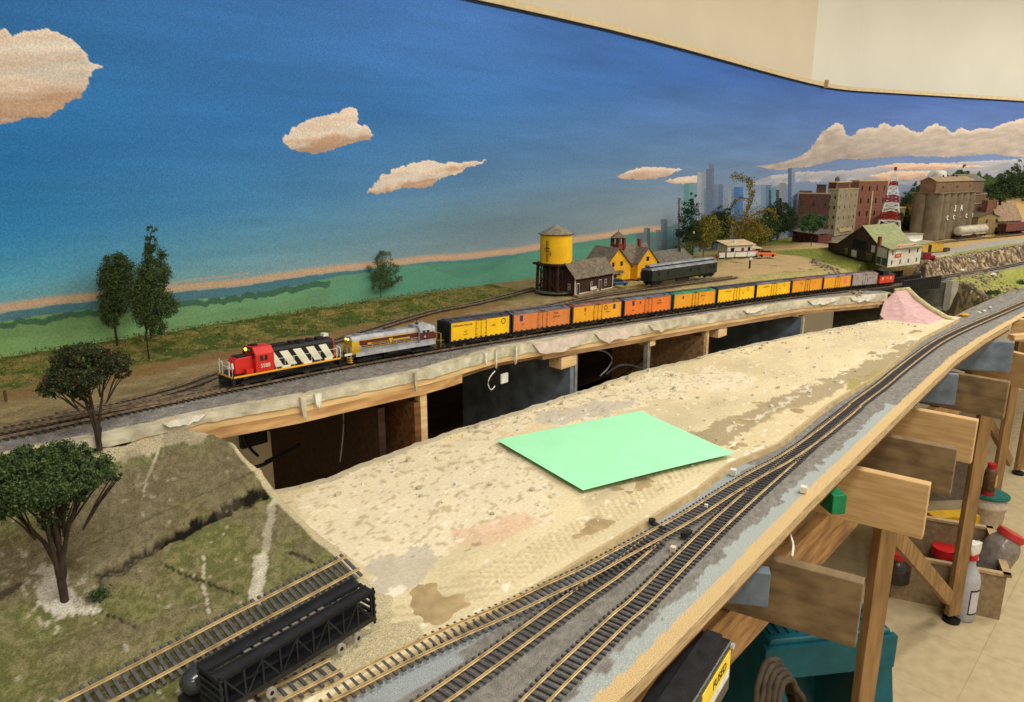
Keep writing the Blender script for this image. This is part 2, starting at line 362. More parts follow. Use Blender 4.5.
def make_backdrop():
    seg=[0]
    for a,b in zip(BP,BP[1:]): seg.append(seg[-1]+(b-a).length)
    D=[];x=0
    while x<seg[-1]:
        D.append(x); X=x-1.9; dist=max(1.2,math.hypot(X,1.34)); x+=.0012*dist*1.1
    D=np.array(D); px=np.interp(D,seg,[p.x for p in BP]); py=np.interp(D,seg,[p.y for p in BP])
    X=np.repeat(px[:,None],420,1); Y=np.repeat(py[:,None],420,1); Z=BBOT+(np.array([topz(x) for x in px])-BBOT)[:,None]*np.linspace(0,1,420)[None,:]
    u,v=proj(X,Y,Z); SS=np.repeat(D[:,None],420,1)
    infront=(DX*X+DY*Y)>.25
    u=np.where(infront,u,-350); v=np.where(infront,v,200-(Z-EYE)*600)
    col=paint(u,v,SS,Z)
    m=mat('backdrop_paint',(255,255,255),scale=350,rough=.75,attr=(.84,1.12),bump=.04,spec=.15)
    root=thing('painted_backdrop','long curved backdrop painted with blue sky, clouds, green plain and distant city skyline','backdrop',(0,0,0))
    grid_mesh('painted_panel',X[::-1],Y[::-1],Z[::-1],col[::-1],m,root,smooth=True)
    b=MB()
    for P0,P1 in zip(BP,BP[1:]):
        d=(P1-P0).normalized(); n=Vector((-d.y,d.x,0))
        q=[P0+n*.0005,P1+n*.0005,P1+n*.006,P0+n*.006]; b.prism([(p.x,p.y) for p in q],BBOT,topz(3.5))
    b.build('panel_backing',root,M_ply)
    e=MB()
    BQ=[Vector((x,BW,0)) for x in np.linspace(-1.9,3.45,24)]+BP[2:]
    for P0,P1 in zip(BQ,BQ[1:]):
        d=(P1-P0).normalized(); n=Vector((-d.y,d.x,0)); t0,t1=topz(P0.x),topz(P1.x)
        for o0,o1,z0,z1,mm in ((-.012,.03,BTOP,BTOP+.016,mat('trim_cream',(218,200,158),(206,186,146),rough=.6)),(-.006,.03,BTOP-.004,BTOP,M_black)):
            e.mat(mm); q=[P0+n*o0,P1+n*o0,P1+n*o1,P0+n*o1]; a0,a1=z0-BTOP,z1-BTOP; zz=[t0+a0,t1+a0,t1+a0,t0+a0,t0+a1,t1+a1,t1+a1,t0+a1]; e.add([(p.x,p.y,z) for p,z in zip(q+q,zz)],[(0,3,2,1),(4,5,6,7),(0,1,5,4),(1,2,6,5),(2,3,7,6),(3,0,4,7)])
    e.build('top_trim',root)
    cl=MB().box(-.006,.006,-.018,-.004,-.008,.024).cyl((0,-.02,.016),.006,.006,'y',10)
    tag(cl.build('spring_clip',material=mat('clip_tan',(200,170,120),rough=.5),loc=(3.40,BW-.008,topz(3.4)+.002)),'small tan clip holding the backdrop top trim where it begins to bend','clip')
make_backdrop()
# ================================================================ TERRAIN
def Gm(s): return np.clip(.28+.0354*(s-.4),.255,.3475)         # depth of the main line below the eye
MAIN=[S(-330,492,.248),S(-140,466,.262),S(0,440,.2725)]       # replaced below by smooth (s,w) line
mpx=[(225,391),(350,368),(446,349),(511,339.5),(570,330),(622,322.5),(671,315),(715,308.5),(754,303),(790,298),(822,294),(849,290.5),(876,288),(896,286)]
def on_main(u,v,dh=0):
    p=S(u,v,.3)
    for _ in range(8): p=S(u,v,float(Gm(p.x))-dh)
    return p
near=[on_main(u,v) for u,v in mpx]
MS=[-1.6,-1.0,-.5,0.0]; MWv=[]
_n=np.array([(p.x,p.y) for p in near]); _c=np.polyfit(_n[:,0],_n[:,1],4)
def wmain(s):
    s=np.asarray(s,float); a=np.polyval(_c,np.clip(s,.35,2.45)); sl=(np.polyval(_c,.36)-np.polyval(_c,.35))/.01; sr=(np.polyval(_c,2.45)-np.polyval(_c,2.44))/.01
    a=np.where(s<.35,a+(s-.35)*sl*.55,a); e=float(np.polyval(_c,2.45)); a=np.where(s>2.45,np.interp(s,[2.45,2.69,2.92,3.26,4.2],[e,.600,.534,.478,.37]),a); return a+.015
print('main w', [(round(x,2),round(float(wmain(x)),3)) for x in (-1,-.3,0,.4,.8,1.2,1.6,2.0,2.4,2.8,3.3)])
LIPS=[-1.6,.149,.259,.356,.474,.695,.976,1.14,1.299,1.578,1.689,1.866,2.034,2.213]
LIPW=[.835,.828,.826,.832,.819,.82,.872,.862,.85,.81,.786,.741,.692,.632]
def wlip(s): return np.minimum(np.interp(s,LIPS,LIPW),wmain(s)-.038)
RTS=[-.6,.345,.389,.533,.733,.895,1.126,1.418,1.734,2.034,2.437,2.8,3.3,4.2]; RTW=[.30,.318,.322,.335,.359,.373,.397,.418,.448,.453,.45,.432,.39,.30]
def wrt(s): return np.interp(s,RTS,RTW)
RLS=[-.8,.442,.589,.868,1.115,1.453,1.775,2.035,2.317,2.8,3.3,4.2]; RLW=[.262,.277,.287,.307,.321,.34,.356,.356,.346,.325,.29,.2]
def wrl(s): return np.interp(s,RLS,RLW)
def wback(s): return np.interp(s,[p.x for p in BP],[p.y for p in BP])-.004
def hgt(s,w):
    """depth below the eye of the upper scenery"""
    g=Gm(s); d=w-wmain(s)
    hb=np.interp(s,[-1,1,2,2.4,4,6],[.292,.298,.30,.302,.30,.285])
    wid=np.interp(s,[0,1.6,2.2,2.5],[.12,.20,.10,.035])
    k=sstep(.032,.032+wid,d); h=g*(1-k)+hb*k
    # bank by the backdrop at the left
    k2=sstep(.12,.02,wback(s)-w)*np.interp(s,[-1,1.0,1.6],[1,1,0]); h=h-.010*k2
    # lawn mound beside the house
    h=h-.022*np.exp(-((s-2.75)/.22)**2-((w-1.12)/.10)**2)
    # hill at the far right behind the elevator
    h=h-.13*sstep(.35,.05,wback(s)-w)*sstep(3.9,4.5,s)
    # slope to the near branch line and the creek gully
    wr=wrt(s)+.022; kk=sstep(wmain(s)-.035,wr,w); h=np.where((w<wmain(s)-.03)&(s>2.235),g+(.401-g)*kk,h)
    h=np.where((w<wr)&(s>2.235),.401,h)
    gul=sstep(2.262,2.30,s)*sstep(2.70,2.61+.0,s-(w-.60)*.15)*sstep(.455,.50,w)*sstep(.80,.76,w-(s-2.4)*.05)
    h=h+(.485-h)*gul
    return h
M_ground=mat('scenery_ground',(255,255,255),scale=420,rough=.95,attr=(.62,1.25),bump=.8,spec=.1,mix=(.3,.7),bscale=500)
def ground_colour(s,w,z):
    u,v=proj(s,w,z); n1=fbm(s*40,w*40,4,101); n2=fbm(s*160,w*160,3,103); n3=fbm(s*12,w*12,3,107); d=w-wmain(s)
    col=np.zeros(s.shape+(3,))+np.array((148,130,92.)); col=col*(1+(n1-.5)*.4)[...,None]
    # grass bank by the wall
    wb=wback(s)-w; gb=sstep(-.02,.02,.17-wb+(n1-.5)*.07); grass=np.where((n2>.5)[...,None],np.array((104,110,52.)),np.array((134,124,66.)))
    grass=np.where((n1>.58)[...,None],np.array((84,96,44.)),grass); grass=np.where((n1<.36)[...,None],np.array((150,128,78.)),grass)
    gb=gb*(s<1.35); col=col*(1-gb[...,None])+grass*gb[...,None]
    br=sstep(.05,.0,np.abs(wb-.20)+(n1-.5)*.05)*(s<1.2); col=blend(col,br,(140,108,64),.85)
    # field by the house
    f=(s>1.55)&(s<2.7)&(d>.045); fc=np.where((n2>.52)[...,None],np.array((160,152,92.)),np.array((176,160,104.))); col=np.where(f[...,None],fc,col)
    dirt=inpoly(u+(n1-.5)*10,v+(n1-.5)*5,[(712,270),(735,258),(790,254),(812,262),(822,267),(800,270),(760,274),(730,281),(716,282)]); col=blend(col,dirt,(196,166,122),.9)
    gr=inpoly(u+(n1-.5)*12,v+(n1-.5)*5,[(560,310),(540,303),(600,292),(645,286),(735,274),(745,282),(690,296),(620,305)]); col=blend(col,gr,(174,152,108),.7)
    lawn=inpoly(u+(n1-.5)*8,v,[(745,234),(770,231),(800,234),(812,241),(800,246),(752,247)])|inpoly(u+(n1-.5)*8,v,[(752,252),(800,246),(850,248),(880,262),(900,272),(870,276),(835,266),(800,256)])
    lc=np.where((n2>.5)[...,None],np.array((112,122,52.)),np.array((134,134,66.))); col=np.where(lawn[...,None],lc,col)
    road=inpoly(u,v,[(755,247),(800,243),(850,243),(850,247),(800,249),(760,252)]); col=blend(col,road,(190,160,112),.9)
    st=inpoly(u,v,[(812,236),(880,232),(905,240),(890,250),(840,250),(812,243)]); col=blend(col,st,(150,142,122),.9)
    # right-hand yard
    yd=(s>2.45)&(d>.06)&(u>895); col=blend(col,yd,(190,158,102),.9)
    rdp=inpoly(u+(n2-.5)*3,v,[(893,262),(915,262),(945,262),(975,252),(1010,246),(1060,241),(1060,236),(1010,239),(975,243),(950,249),(925,256),(905,258)]); col=blend(col,rdp,(160,156,146),.95)
    rdl=inpoly(u,v,[(890,266),(905,258),(930,256),(955,254),(948,262),(915,266)]); col=blend(col,rdl,(196,180,144),.9)
    gs=inpoly(u+(n2-.5)*3,v,[(925,262),(960,252),(1010,244),(1060,240),(1060,247),(1000,252),(960,260)])&(u>930); col=blend(col,gs,(140,142,66),.8)
    # rock bank behind the main line
    rk=(d>.030)&(d<.085+(n1-.5)*.03)&(s>2.05); rc=np.where((n2>.55)[...,None],np.array((178,156,124.)),np.array((112,94,68.))); rc=np.where((n2<.4)[...,None],np.array((70,58,44.)),rc)
    col=np.where(rk[...,None],rc,col)
    # slope below the line at the far right
    sl=(w<wmain(s)-.03)&(s>2.235); gc=np.where((n2>.5)[...,None],np.array((152,150,78.)),np.array((134,138,70.))); col=np.where(sl[...,None],gc,col)
    h=EYE-z; gul=(h>Gm(s)+.012)&(s>2.25)&(s<2.78)&(w>.45)&((h>.41)|(s<2.72+(n1-.5)*.12)); gc=np.where((n2>.55)[...,None],np.array((112,98,66.)),np.array((66,58,40.))); col=np.where(gul[...,None],gc,col)
    rt=(w<wrt(s)+.022)&(s>2.235); col=np.where(rt[...,None],np.array((138,134,126.)),col)
    # ballast of the main line
    bl=(np.abs(d)<.034+(n1-.5)*.008)|((d<0)&(w>wlip(s)+.007+(n1-.5)*.012)&(s<2.25)); bl=bl&(s<2.26)|((np.abs(d)<.03)&(s>2.6))
    bc=np.array((134,130,124.))*(1+(n2-.5)*.5)[...,None]; col=np.where(bl[...,None],bc,col)
    lip=(w<wlip(s)+.010+(n1-.5)*.010)&(s<2.25); col=blend(col,lip,(214,196,156),.9)
    rear=np.abs(w-np.interp(s,[-1.5,.3,.5,1.6,2.2],[.93,.95,.955,1.0,1.0]))<.018; col=blend(col,rear&(s<1.9),(128,118,98),.6)
    # stony lump of banks near the tracks

    return col
def make_terrain():
    root=thing('layout_scenery','upper layout scenery of ballast, grass bank, field, creek gully and rock bank along the backdrop','scenery')
    sa=np.concatenate([np.arange(-1.5,0,.02),np.arange(0,2.24,.006),[2.24]]); nt=110
    T=np.linspace(0,1,nt); s=np.repeat(sa[:,None],nt,1); w0=wlip(sa)[:,None]; w=w0+(wback(sa)[:,None]-w0)*(T[None,:])
    h=hgt(s,w); n=fbm(s*60,w*60,4,5)-.5; away=np.clip((np.abs(w-wmain(s))-.02)/.02,0,1); z=EYE-h+n*.006*away*(w>wlip(s)+.01)-.0045
    col=ground_colour(s,w,z); grid_mesh('grassy_ground',s,w,z,col,M_ground,root)
    sb=np.concatenate([np.arange(2.24,3.0,.005),np.arange(3.0,5.6,.016)]); nt=190; T=np.linspace(0,1,nt)
    s=np.repeat(sb[:,None],nt,1); w0=(wrl(sb)+.001)[:,None]; w=w0+(wback(sb)[:,None]-w0)*(T[None,:]**1.3)
    h=hgt(s,w); n=fbm(s*50,w*50,4,5)-.5; rocky=(((w-wmain(s))>.03)&((w-wmain(s))<.09))|((h>.36)&(w>.46)); away=np.clip((np.abs(w-wmain(s))-.02)/.02,0,1)*(w>wrt(s)+.03)
    z=EYE-h+n*np.where(rocky,.013,.006)*away-.0045; col=ground_colour(s,w,z); grid_mesh('town_ground',s,w,z,col,M_ground,root)
make_terrain()
# ---- main line edge: plaster lip, plywood and pine cleats
M_plaster=mat('plaster_skirt',(206,198,174),(164,156,134),scale=45,rough=.9,bump=.6)
M_plasterw=mat('plaster_white',(226,222,208),(200,194,176),scale=80,rough=.9,bump=.6)
M_plasterp=mat('plaster_pinkish',(214,196,186),(190,176,160),scale=60,rough=.9,bump=.7)
def edge_pts(s0,s1,step=.01): return [(s,float(wlip(s)),EYE-float(Gm(s))-.0045) for s in np.arange(s0,s1+1e-6,step)]
def make_fascia():
    root=thing('roadbed_fascia','plaster and plywood front edge of the raised main line roadbed','fascia')
    def strip(name,s0,s1,T0,T1,out,m,rag=.0,seed=0,step=.006):
        vs=[];fs=[]; P=edge_pts(s0,s1,step); rr=random.Random(seed)
        for i,(x,y,z) in enumerate(P):
            t0,t1=(T0(x) if callable(T0) else T0),(T1(x) if callable(T1) else T1)
            a=(rr.random()-.5)*rag; b=(rr.random()-.5)*rag; o=(rr.random())*rag*.5
            vs+=[(x,y+.012,z-t0+.0002+a*.2),(x,y-out-o,z-t0+a*.4),(x,y-out-o*1.4,z-(t0+t1)/2),(x,y-out,z-t1+b),(x,y+.012,z-t1)]
        for i in range(len(P)-1):
            for j in range(5): fs.append((i*5+j,(i+1)*5+j,(i+1)*5+(j+1)%5,i*5+(j+1)%5))
        fs+= [(0,1,2,3,4),tuple(len(vs)-1-k for k in range(5))]
        b=MB(); b.add(vs,fs); return b.build(name,root,m)
    LB=lambda s: float(np.interp(s,[.3,.6,1.0,1.2],[.0125,.0135,.019,.020]))
    strip('plaster_skirt',.20,2.212,0,LB,.003,M_plaster,.0022,1,.012)
    strip('plywood_strip',.27,2.208,lambda s:LB(s)-.001,lambda s:LB(s)+.009,.001,M_pine,0,2,.03)
    o=strip('pine_cleat',.272,.78,lambda s:LB(s)+.009,lambda s:LB(s)+.0235,.0005,M_pinex,0,3,.05)
    strip('pine_cleat',.98,2.205,lambda s:LB(s)+.009,lambda s:LB(s)+.0175,.0005,M_pinedk,0,4,.05)
    # underside sheet of the roadbed
    vs=[];fs=[]; P=edge_pts(.24,2.22,.05)
    for x,y,z in P: vs+=[(x,y+.012,z-.020),(x,y+.16,z-.020),(x,y+.16,z-.036),(x,y+.012,z-.036)]
    for i in range(len(P)-1):
        for j in range(4): fs.append((i*4+j,(i+1)*4+j,(i+1)*4+(j+1)%4,i*4+(j+1)%4))
    MB().add(vs,fs).build('roadbed_underside',root,M_ply)
    # drips and patches of plaster
    for k,(s,ww,hh,m) in enumerate([(.475,.008,.030,M_plaster),(.497,.010,.020,M_plasterw),(.66,.004,.026,M_plaster),(.83,.005,.020,M_plasterw),(.86,.003,.030,M_plasterw),(.91,.003,.032,M_plasterw),(1.02,.14,.026,M_plasterp),(1.17,.12,.024,M_plasterp),(1.33,.12,.020,M_plaster),(1.66,.10,.012,M_plasterw),(1.95,.12,.014,M_plasterw),(2.10,.10,.016,M_plasterw),(.33,.05,.008,M_plasterw)]):
        b=MB(); rr=random.Random(k); n=9; vs=[]; z0=EYE-float(Gm(s))-.0045
        for side in (0,1):
            for i in range(n+1):
                x=s-ww/2+ww*i/n; y=float(wlip(x))-.0065-(.0012 if side else -.003)
                dz=hh*max(.0,math.sin(PI*i/n))**.4*(.75+.4*rr.random()); vs+=[(x,y,z0-.001),(x,y,z0-dz)]
        m2=2*(n+1); fs=[(2*i,2*i+2,2*i+3,2*i+1) for i in range(n)]+[(m2+2*i,m2+2*i+1,m2+2*i+3,m2+2*i+2) for i in range(n)]+[(2*i+1,2*i+3,m2+2*i+3,m2+2*i+1) for i in range(n)]+[(2*i,m2+2*i,m2+2*i+2,2*i+2) for i in range(n)]
        b.add(vs,fs); b.build('plaster_drip',root,m)
make_fascia()
# ---- tan plaster table between the two lines
TS=[-.6,.20,.30,.41,.49,.55,.70,.80,.916,1.21,1.5,1.754,2.032,2.12,2.23,2.26]; TW=[.80,.80,.80,.814,.792,.802,.806,.800,.794,.786,.741,.689,.618,.58,.52,.49]
def wstep(s): return np.interp(s,[-.6,.29,.411,.519,.66,.796,.897,1.016,1.257,1.514,1.912,2.151,2.3],[.435,.433,.426,.421,.42,.42,.43,.413,.43,.43,.46,.455,.455])
TANH=.398
def tan_colour(s,w,z):
    u,v=proj(s,w,z); n1=fbm(s*30,w*30,4,201); n2=fbm(s*140,w*140,3,203); n3=fbm(s*8,w*14,3,207)
    col=np.zeros(s.shape+(3,))+np.array((208,193,156.)); col*= (1+(n3-.5)*.16)[...,None]
    wp=inpoly(u+(n1-.5)*50,v+(n1-.5)*30,[(300,500),(390,455),(470,425),(560,395),(640,375),(720,365),(760,380),(700,395),(640,408),(560,425),(500,440),(560,490),(545,515),(480,540),(420,560),(370,570),(320,540)])
    col=blend(col,wp,(224,212,184),.75)
    sp=(n2>.66)&wp; col=blend(col,sp,(170,150,112),.6)
    pk=inpoly(u+(n1-.5)*20,v,[(455,530),(520,512),(540,522),(490,545),(455,545)]); col=blend(col,pk,(214,176,148),.6)
    gy=inpoly(u+(n1-.5)*30,v+(n1-.5)*8,[(370,560),(430,545),(440,570),(400,590),(375,600)]); col=blend(col,gy,(176,170,158),.6)
    gy=inpoly(u+(n1-.5)*26,v+(n1-.5)*6,[(540,413),(590,402),(640,398),(620,412),(560,424),(540,425)]); col=blend(col,gy,(178,172,162),.55)
    for P,c,k in (([(668,440),(720,425),(770,402),(830,378),(905,345),(950,332),(955,336),(910,352),(850,385),(790,412),(735,440),(700,452),(690,456)],(150,134,104),.75),
                  ([(790,410),(850,385),(900,358),(905,362),(870,385),(830,405),(770,440),(745,450),(735,440)],(206,188,148),.7),
                  ([(852,382),(880,368),(915,350),(940,340),(925,352),(893,378),(870,392),(850,392)],(150,140,84),.85),
                  ([(780,442),(830,412),(868,394),(880,390),(850,415),(800,440),(760,455),(735,466),(728,460)],(232,222,200),.85)):
        col=blend(col,inpoly(u+(n1-.5)*22,v+(n1-.5)*10,P),c,k)
    # remains of a lifted track: tie prints
    ln=[(345,655),(440,603),(520,565),(600,520),(690,462),(720,445)]; dd=segdist(u,v,ln); al=(u*.86-v*.5)
    tp=(np.sin(al*1.05)>.2)&(dd<interp(u,[340,720],[17,10])+(n1-.5)*6); col=blend(col,tp,(164,144,106),.38*1)
    ln=[(590,500),(650,470),(700,448)]; dd=segdist(u,v,ln); col=blend(col,np.clip(1-dd/12,0,1),(150,136,110),.5)
    for k in range(90):
        pass
    sp=(fbm(s*90,w*90,2,231)>.86); col=blend(col,sp,(130,110,82),.5)
    sp=(fbm(s*70,w*110,2,233)>.80); col=blend(col,sp,(236,230,212),.7)
    cr=segdist(u+(n1-.5)*14,v+(n1-.5)*14,[(690,448),(760,420),(860,360),(920,338)]); col=blend(col,(cr<1.3)&(n1>.45),(226,218,200),.6)
    ed=(w>np.interp(s,TS,TW)-.014-(n1-.5)*.012); col=blend(col,ed,(182,172,146),.8)
    st=(w<wstep(s)+.0035); col=blend(col,st,(176,156,116),.9)
    return col
def make_tan():
    root=thing('plaster_tabletop','rough tan plaster surface under the green paper, between the main line and near track','tabletop')
    sa=np.concatenate([np.arange(-.5,.2,.02),np.arange(.2,2.26,.005)]); nt=120; T=np.linspace(0,1,nt)
    s=np.repeat(sa[:,None],nt,1); w0=wstep(sa)[:,None]; w1=np.interp(sa,TS,TW)[:,None]+(fbm(sa*60,sa*0,3,9)[:,None]-.5)*.008; w=w0+(w1-w0)*T[None,:]
    n=fbm(s*22,w*22,3,211)-.5; n2=fbm(s*120,w*120,2,213)-.5; amp=sstep(.0,.04,w-w0)
    z=EYE-TANH+(n*.0050+n2*.0006)*amp
    grid_mesh('plaster_surface',s,w,z,tan_colour(s,w,z),mat('plaster_table',(255,255,255),scale=260,rough=.9,attr=(.92,1.08),bump=.25,spec=.15),root)
    # board below, its bevelled near edge showing above the grey roadbed
    b=MB(); vs=[];fs=[]; k=0; ss=list(np.arange(-.5,2.24,.03))
    for x in ss:
        a=float(wstep(x)); c=float(np.interp(x,TS,TW)); zz=EYE-TANH-.0003
        vs+=[(x,a,zz),(x,a-.004,zz-.008),(x,a-.004,zz-.020),(x,c-.003,zz-.020),(x,c,zz-.004)]
    for i in range(len(ss)-1):
        for j in range(5): fs.append((i*5+j,i*5+(j+1)%5,(i+1)*5+(j+1)%5,(i+1)*5+j))
    b.add(vs,fs).build('board_edge',root,mat('board_edge_tan',(176,154,112),(150,130,94),scale=60,rough=.85,bump=.3))
    # crumbs of plaster along the far rim and on the surface
    for nm,pl,m in (('plaster_crumbs',[( .02,1.55),(.25,1.2)],M_plaster),('white_crumbs',[(.0,1)],M_plasterw)):
        b=MB(); rr=random.Random(len(nm))
        for k in range(260 if nm[0]=='p' else 160):
            x=.45+rr.random()*1.65; c=float(np.interp(x,TS,TW)); y=c-.006-abs(rr.gauss(0,.02)) if (k%2 and nm[0]=='p') else float(wstep(x))+.02+rr.random()*(c-.03-float(wstep(x)))
            r=.0012+rr.random()**4*.004; z=EYE-TANH+.0005+float(fbm(np.array(x*22),np.array(y*22),3,211)-.5)*.005
            q=[(x+r*1.2*rr.uniform(.6,1)*math.cos(a),y+r*rr.uniform(.6,1)*math.sin(a)) for a in (0,1.2,2.6,3.6,5)]
            b.prism(q,z-.001,z+r*.7)
        tag(b.build(nm,root,m),kind='stuff')
make_tan()
# ---- near roadbed with grey ballast on plywood
def right_colour(s,w,z):
    u,v=proj(s,w,z); n1=fbm(s*70,w*70,4,301); n2=fbm(s*260,w*260,2,303)
    col=np.array((140,136,128.))*(1+(n2-.5)*.35)[...,None]
    e=w-wrl(s); ws=wstep(s)
    blue=(e<.030+(n1-.5)*.022)&(s<1.35); col=blend(col,blue,(178,186,182),.95)
    col=blend(col,(e<.016+(n1-.5)*.004),(222,190,136),.95)
    far=(s>1.1)&(w>wrt(s)+.028+(n1-.5)*.015)&(w>.40); col=blend(col,far,(158,146,106),.85)
    b2=(w>ws-.018-(n1-.5)*.008)&(s>.3)&(s<.93); col=blend(col,b2,(170,178,178),.9)
    b2=(w>ws-.055)&(s<.37); col=blend(col,b2&(w>ws-.03),(168,176,178),.9)
    return col
def make_right():
    root=thing('branch_roadbed','curved plywood roadbed with grey ballast carrying the near tracks','roadbed')
    sa=np.concatenate([np.arange(-.6,.2,.02),np.arange(.2,2.3,.005),np.arange(2.3,4.2,.03)]); nt=64; T=np.linspace(0,1,nt)
    s=np.repeat(sa[:,None],nt,1); w0=wrl(sa)[:,None]; w1=np.where(sa<2.24,wstep(sa)-.002,wrt(sa)+.03)[:,None]; w=w0+(w1-w0)*T[None,:]
    n=fbm(s*120,w*120,3,311)-.5; z=EYE-.4045+n*.0010*(w-w0>.02)+.001*sstep(.04,.02,np.abs(w-wrt(s)))
    grid_mesh('ballast_surface',s,w,z,right_colour(s,w,z),mat('grey_ballast',(255,255,255),scale=900,rough=.95,attr=(.72,1.22),bump=.9,spec=.15,bscale=1400),root)
    def band(name,o0,o1,z0,z1,m):
        vs=[];fs=[]; ss=list(np.arange(-.6,2.32,.02))
        for x in ss: a=float(wrl(x)); vs+=[(x,a+o0,EYE-.4047-z0),(x,a+o0,EYE-.4047-z1),(x,a+o1,EYE-.4047-z1),(x,a+o1,EYE-.4047-z0)]
        for i in range(len(ss)-1):
            for j in range(4): fs.append((i*4+j,(i+1)*4+j,(i+1)*4+(j+1)%4,i*4+(j+1)%4))
        fs+= [(0,1,2,3),tuple(len(vs)-1-k for k in range(4))]
        MB().add(vs,fs).build(name,root,m)
    band('plywood_deck',0,.14,.0022,.013,mat('plywood_edge',(196,168,124),(150,128,92),scale=40,rough=.8,stretch=(1,1,14)))
    band('backing_strip',.004,.03,.0131,.022,mat('rusty_lath',(150,100,58),(110,70,40),scale=30,rough=.8,stretch=(1,10,10)))
make_right()
# ---- pink foam slope by the bridge
def make_foam():
    P=[(895,291.5,.3495),(908,290,.350),(916,300,.366),(928,309,.38),(952,321,.402),(935,328,.402),(910,326,.402),(886,321,.400),(880,315,.392),(884,302,.37)]
    root=thing('foam_slope','pink foam ramp with a plaster rim beside the creek bridge','scenery')
    pts=[S(*p) for p in P]; c=S(905,308,.374); b=MB()
    n=len(pts); top=[tuple(p) for p in pts]; bot=[(p.x,p.y,EYE-.43) for p in pts]
    b.mat(mat('pink_foam',(206,170,168),(190,150,148),scale=70,rough=.9,bump=.5)); b.add(top+bot+[tuple(c)],[(i,(i+1)%n,2*n) for i in range(n)]+[(i,n+i,n+(i+1)%n,(i+1)%n) for i in range(n)])
    b.build('foam_block',root)
    r=MB(); r.tube([S(895,290.5,.348),S(908,289.5,.349),S(917,299,.364),S(930,309,.38),S(953,321,.400)],[.006,.008,.009,.009,.006],7)
    r.build('plaster_rim',root,mat('rim_plaster',(196,184,140),(170,158,112),scale=80,bump=.6),smooth=True)
make_foam()
# ---- left foreground hill
HILLS=.385
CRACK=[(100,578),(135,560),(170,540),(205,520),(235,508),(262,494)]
def hill_h(s,w):
    e=sstep(.08,.0,.83-w)
    h=np.interp(w,[.30,.44,.50,.56,.64,.72,.79,.822,.835],[.3985,.398,.3965,.391,.378,.356,.325,.298,.288])
    # left part is higher and flatter
    h=h-(.014)*sstep(.25,-.3,s)*sstep(.45,.6,w)
    edge=sstep(HILLS-.03,HILLS+.005,s-np.interp(w,[.5,.6,.7,.76,.80,.815,.84],[.0,.012,.018,.020,.014,-.004,-.045]))
    h=h+(.402-h)*edge
    return h
def hill_colour(s,w,z):
    u,v=proj(s,w,z); n1=fbm(s*45,w*45,4,401); n2=fbm(s*220,w*220,3,403); n3=fbm(s*14,w*14,3,407)
    g=np.where((n2>.52)[...,None],np.array((134,134,84.)),np.array((112,114,68.)))
    br=np.where((n2>.5)[...,None],np.array((146,134,100.)),np.array((122,110,80.)))
    k=sstep(.40,.62,n1*.35+n2*.3+n3*.35)*.8; col=g*(1-k[...,None])+br*k[...,None]
    k=inpoly(u+(n1-.5)*40,v+(n1-.5)*30,[(-100,500),(60,470),(150,455),(230,440),(265,470),(262,492),(200,515),(140,545),(90,560),(30,560),(-100,600)]); col=np.where(k[...,None],np.where((n3>.42)[...,None],br*.78+g*.17,br*.35+g*.58),col)
    k=inpoly(u+(n1-.5)*40,v+(n1-.5)*24,[(-200,470),(80,455),(210,430),(225,440),(180,450),(90,480),(-200,500)]); col=np.where(k[...,None],g*1.0,col)
    # plaster rim at the top
    rim=(w>.812+(n1-.5)*.015)&(u>20); col=blend(col,rim,(204,190,158),.9)
    # white plaster where the tree is planted, streaks
    pw=inpoly(u+(n1-.5)*34,v+(n1-.5)*26,[(42,565),(58,560),(66,575),(80,598),(104,612),(98,618),(70,612),(45,610),(34,600)]); col=blend(col,pw,(228,222,206),.9)
    sp=inpoly(u+(n1-.5)*60,v+(n1-.5)*50,[(15,560),(70,550),(120,612),(60,626),(12,612)])&(n2>.66); col=blend(col,sp,(220,212,196),.7)
    for ln,wd in (([(273,503),(270,525),(263,560),(258,592)],3.5),([(262,560),(256,598)],7),([(205,557),(203,580),(210,612)],1.1),([(160,450),(148,475),(143,495)],1.2)):
        d=segdist(u+(n1-.5)*7,v,ln); col=blend(col,(d<wd),(222,214,192),.85)
    sp=(fbm(s*130,w*130,2,431)>.83); col=blend(col,sp,(216,208,190),.7)
    n9=fbm(s*60,w*60,3,455); ck=segdist(u+(n9-.5)*12,v+(n9-.5)*9,CRACK); col=blend(col,ck<3.0+np.interp(u,[100,190,265],[1.2,2.4,1.2]),(26,23,18),.93)  # shade inside the crack painted near-black into the colour, over a shallow groove
    for ln,wd in (([(160,562),(185,575),(225,590),(240,597)],1.4),([(100,612),(140,630)],1.1),([(100,578),(96,592)],2),([(290,552),(310,560)],2.2),([(262,494),(276,488)],4),([(20,585),(0,600)],2)):
        d=segdist(u+(n1-.5)*12,v+(n1-.5)*10,ln); col=blend(col,d<wd,(44,38,28),.8)
    tanm=(s>HILLS-.015)|(inpoly(u+(n1-.5)*20,v+(n1-.5)*10,[(360,560),(340,640),(120,760),(700,760),(700,560)])); col=blend(col,tanm,(206,192,156),.9)
    gp=(n3>.56)&(w>.6)&~tanm; col=blend(col,gp,(128,116,98),.35); col=col*np.where(tanm,1,.93)[...,None]
    return col
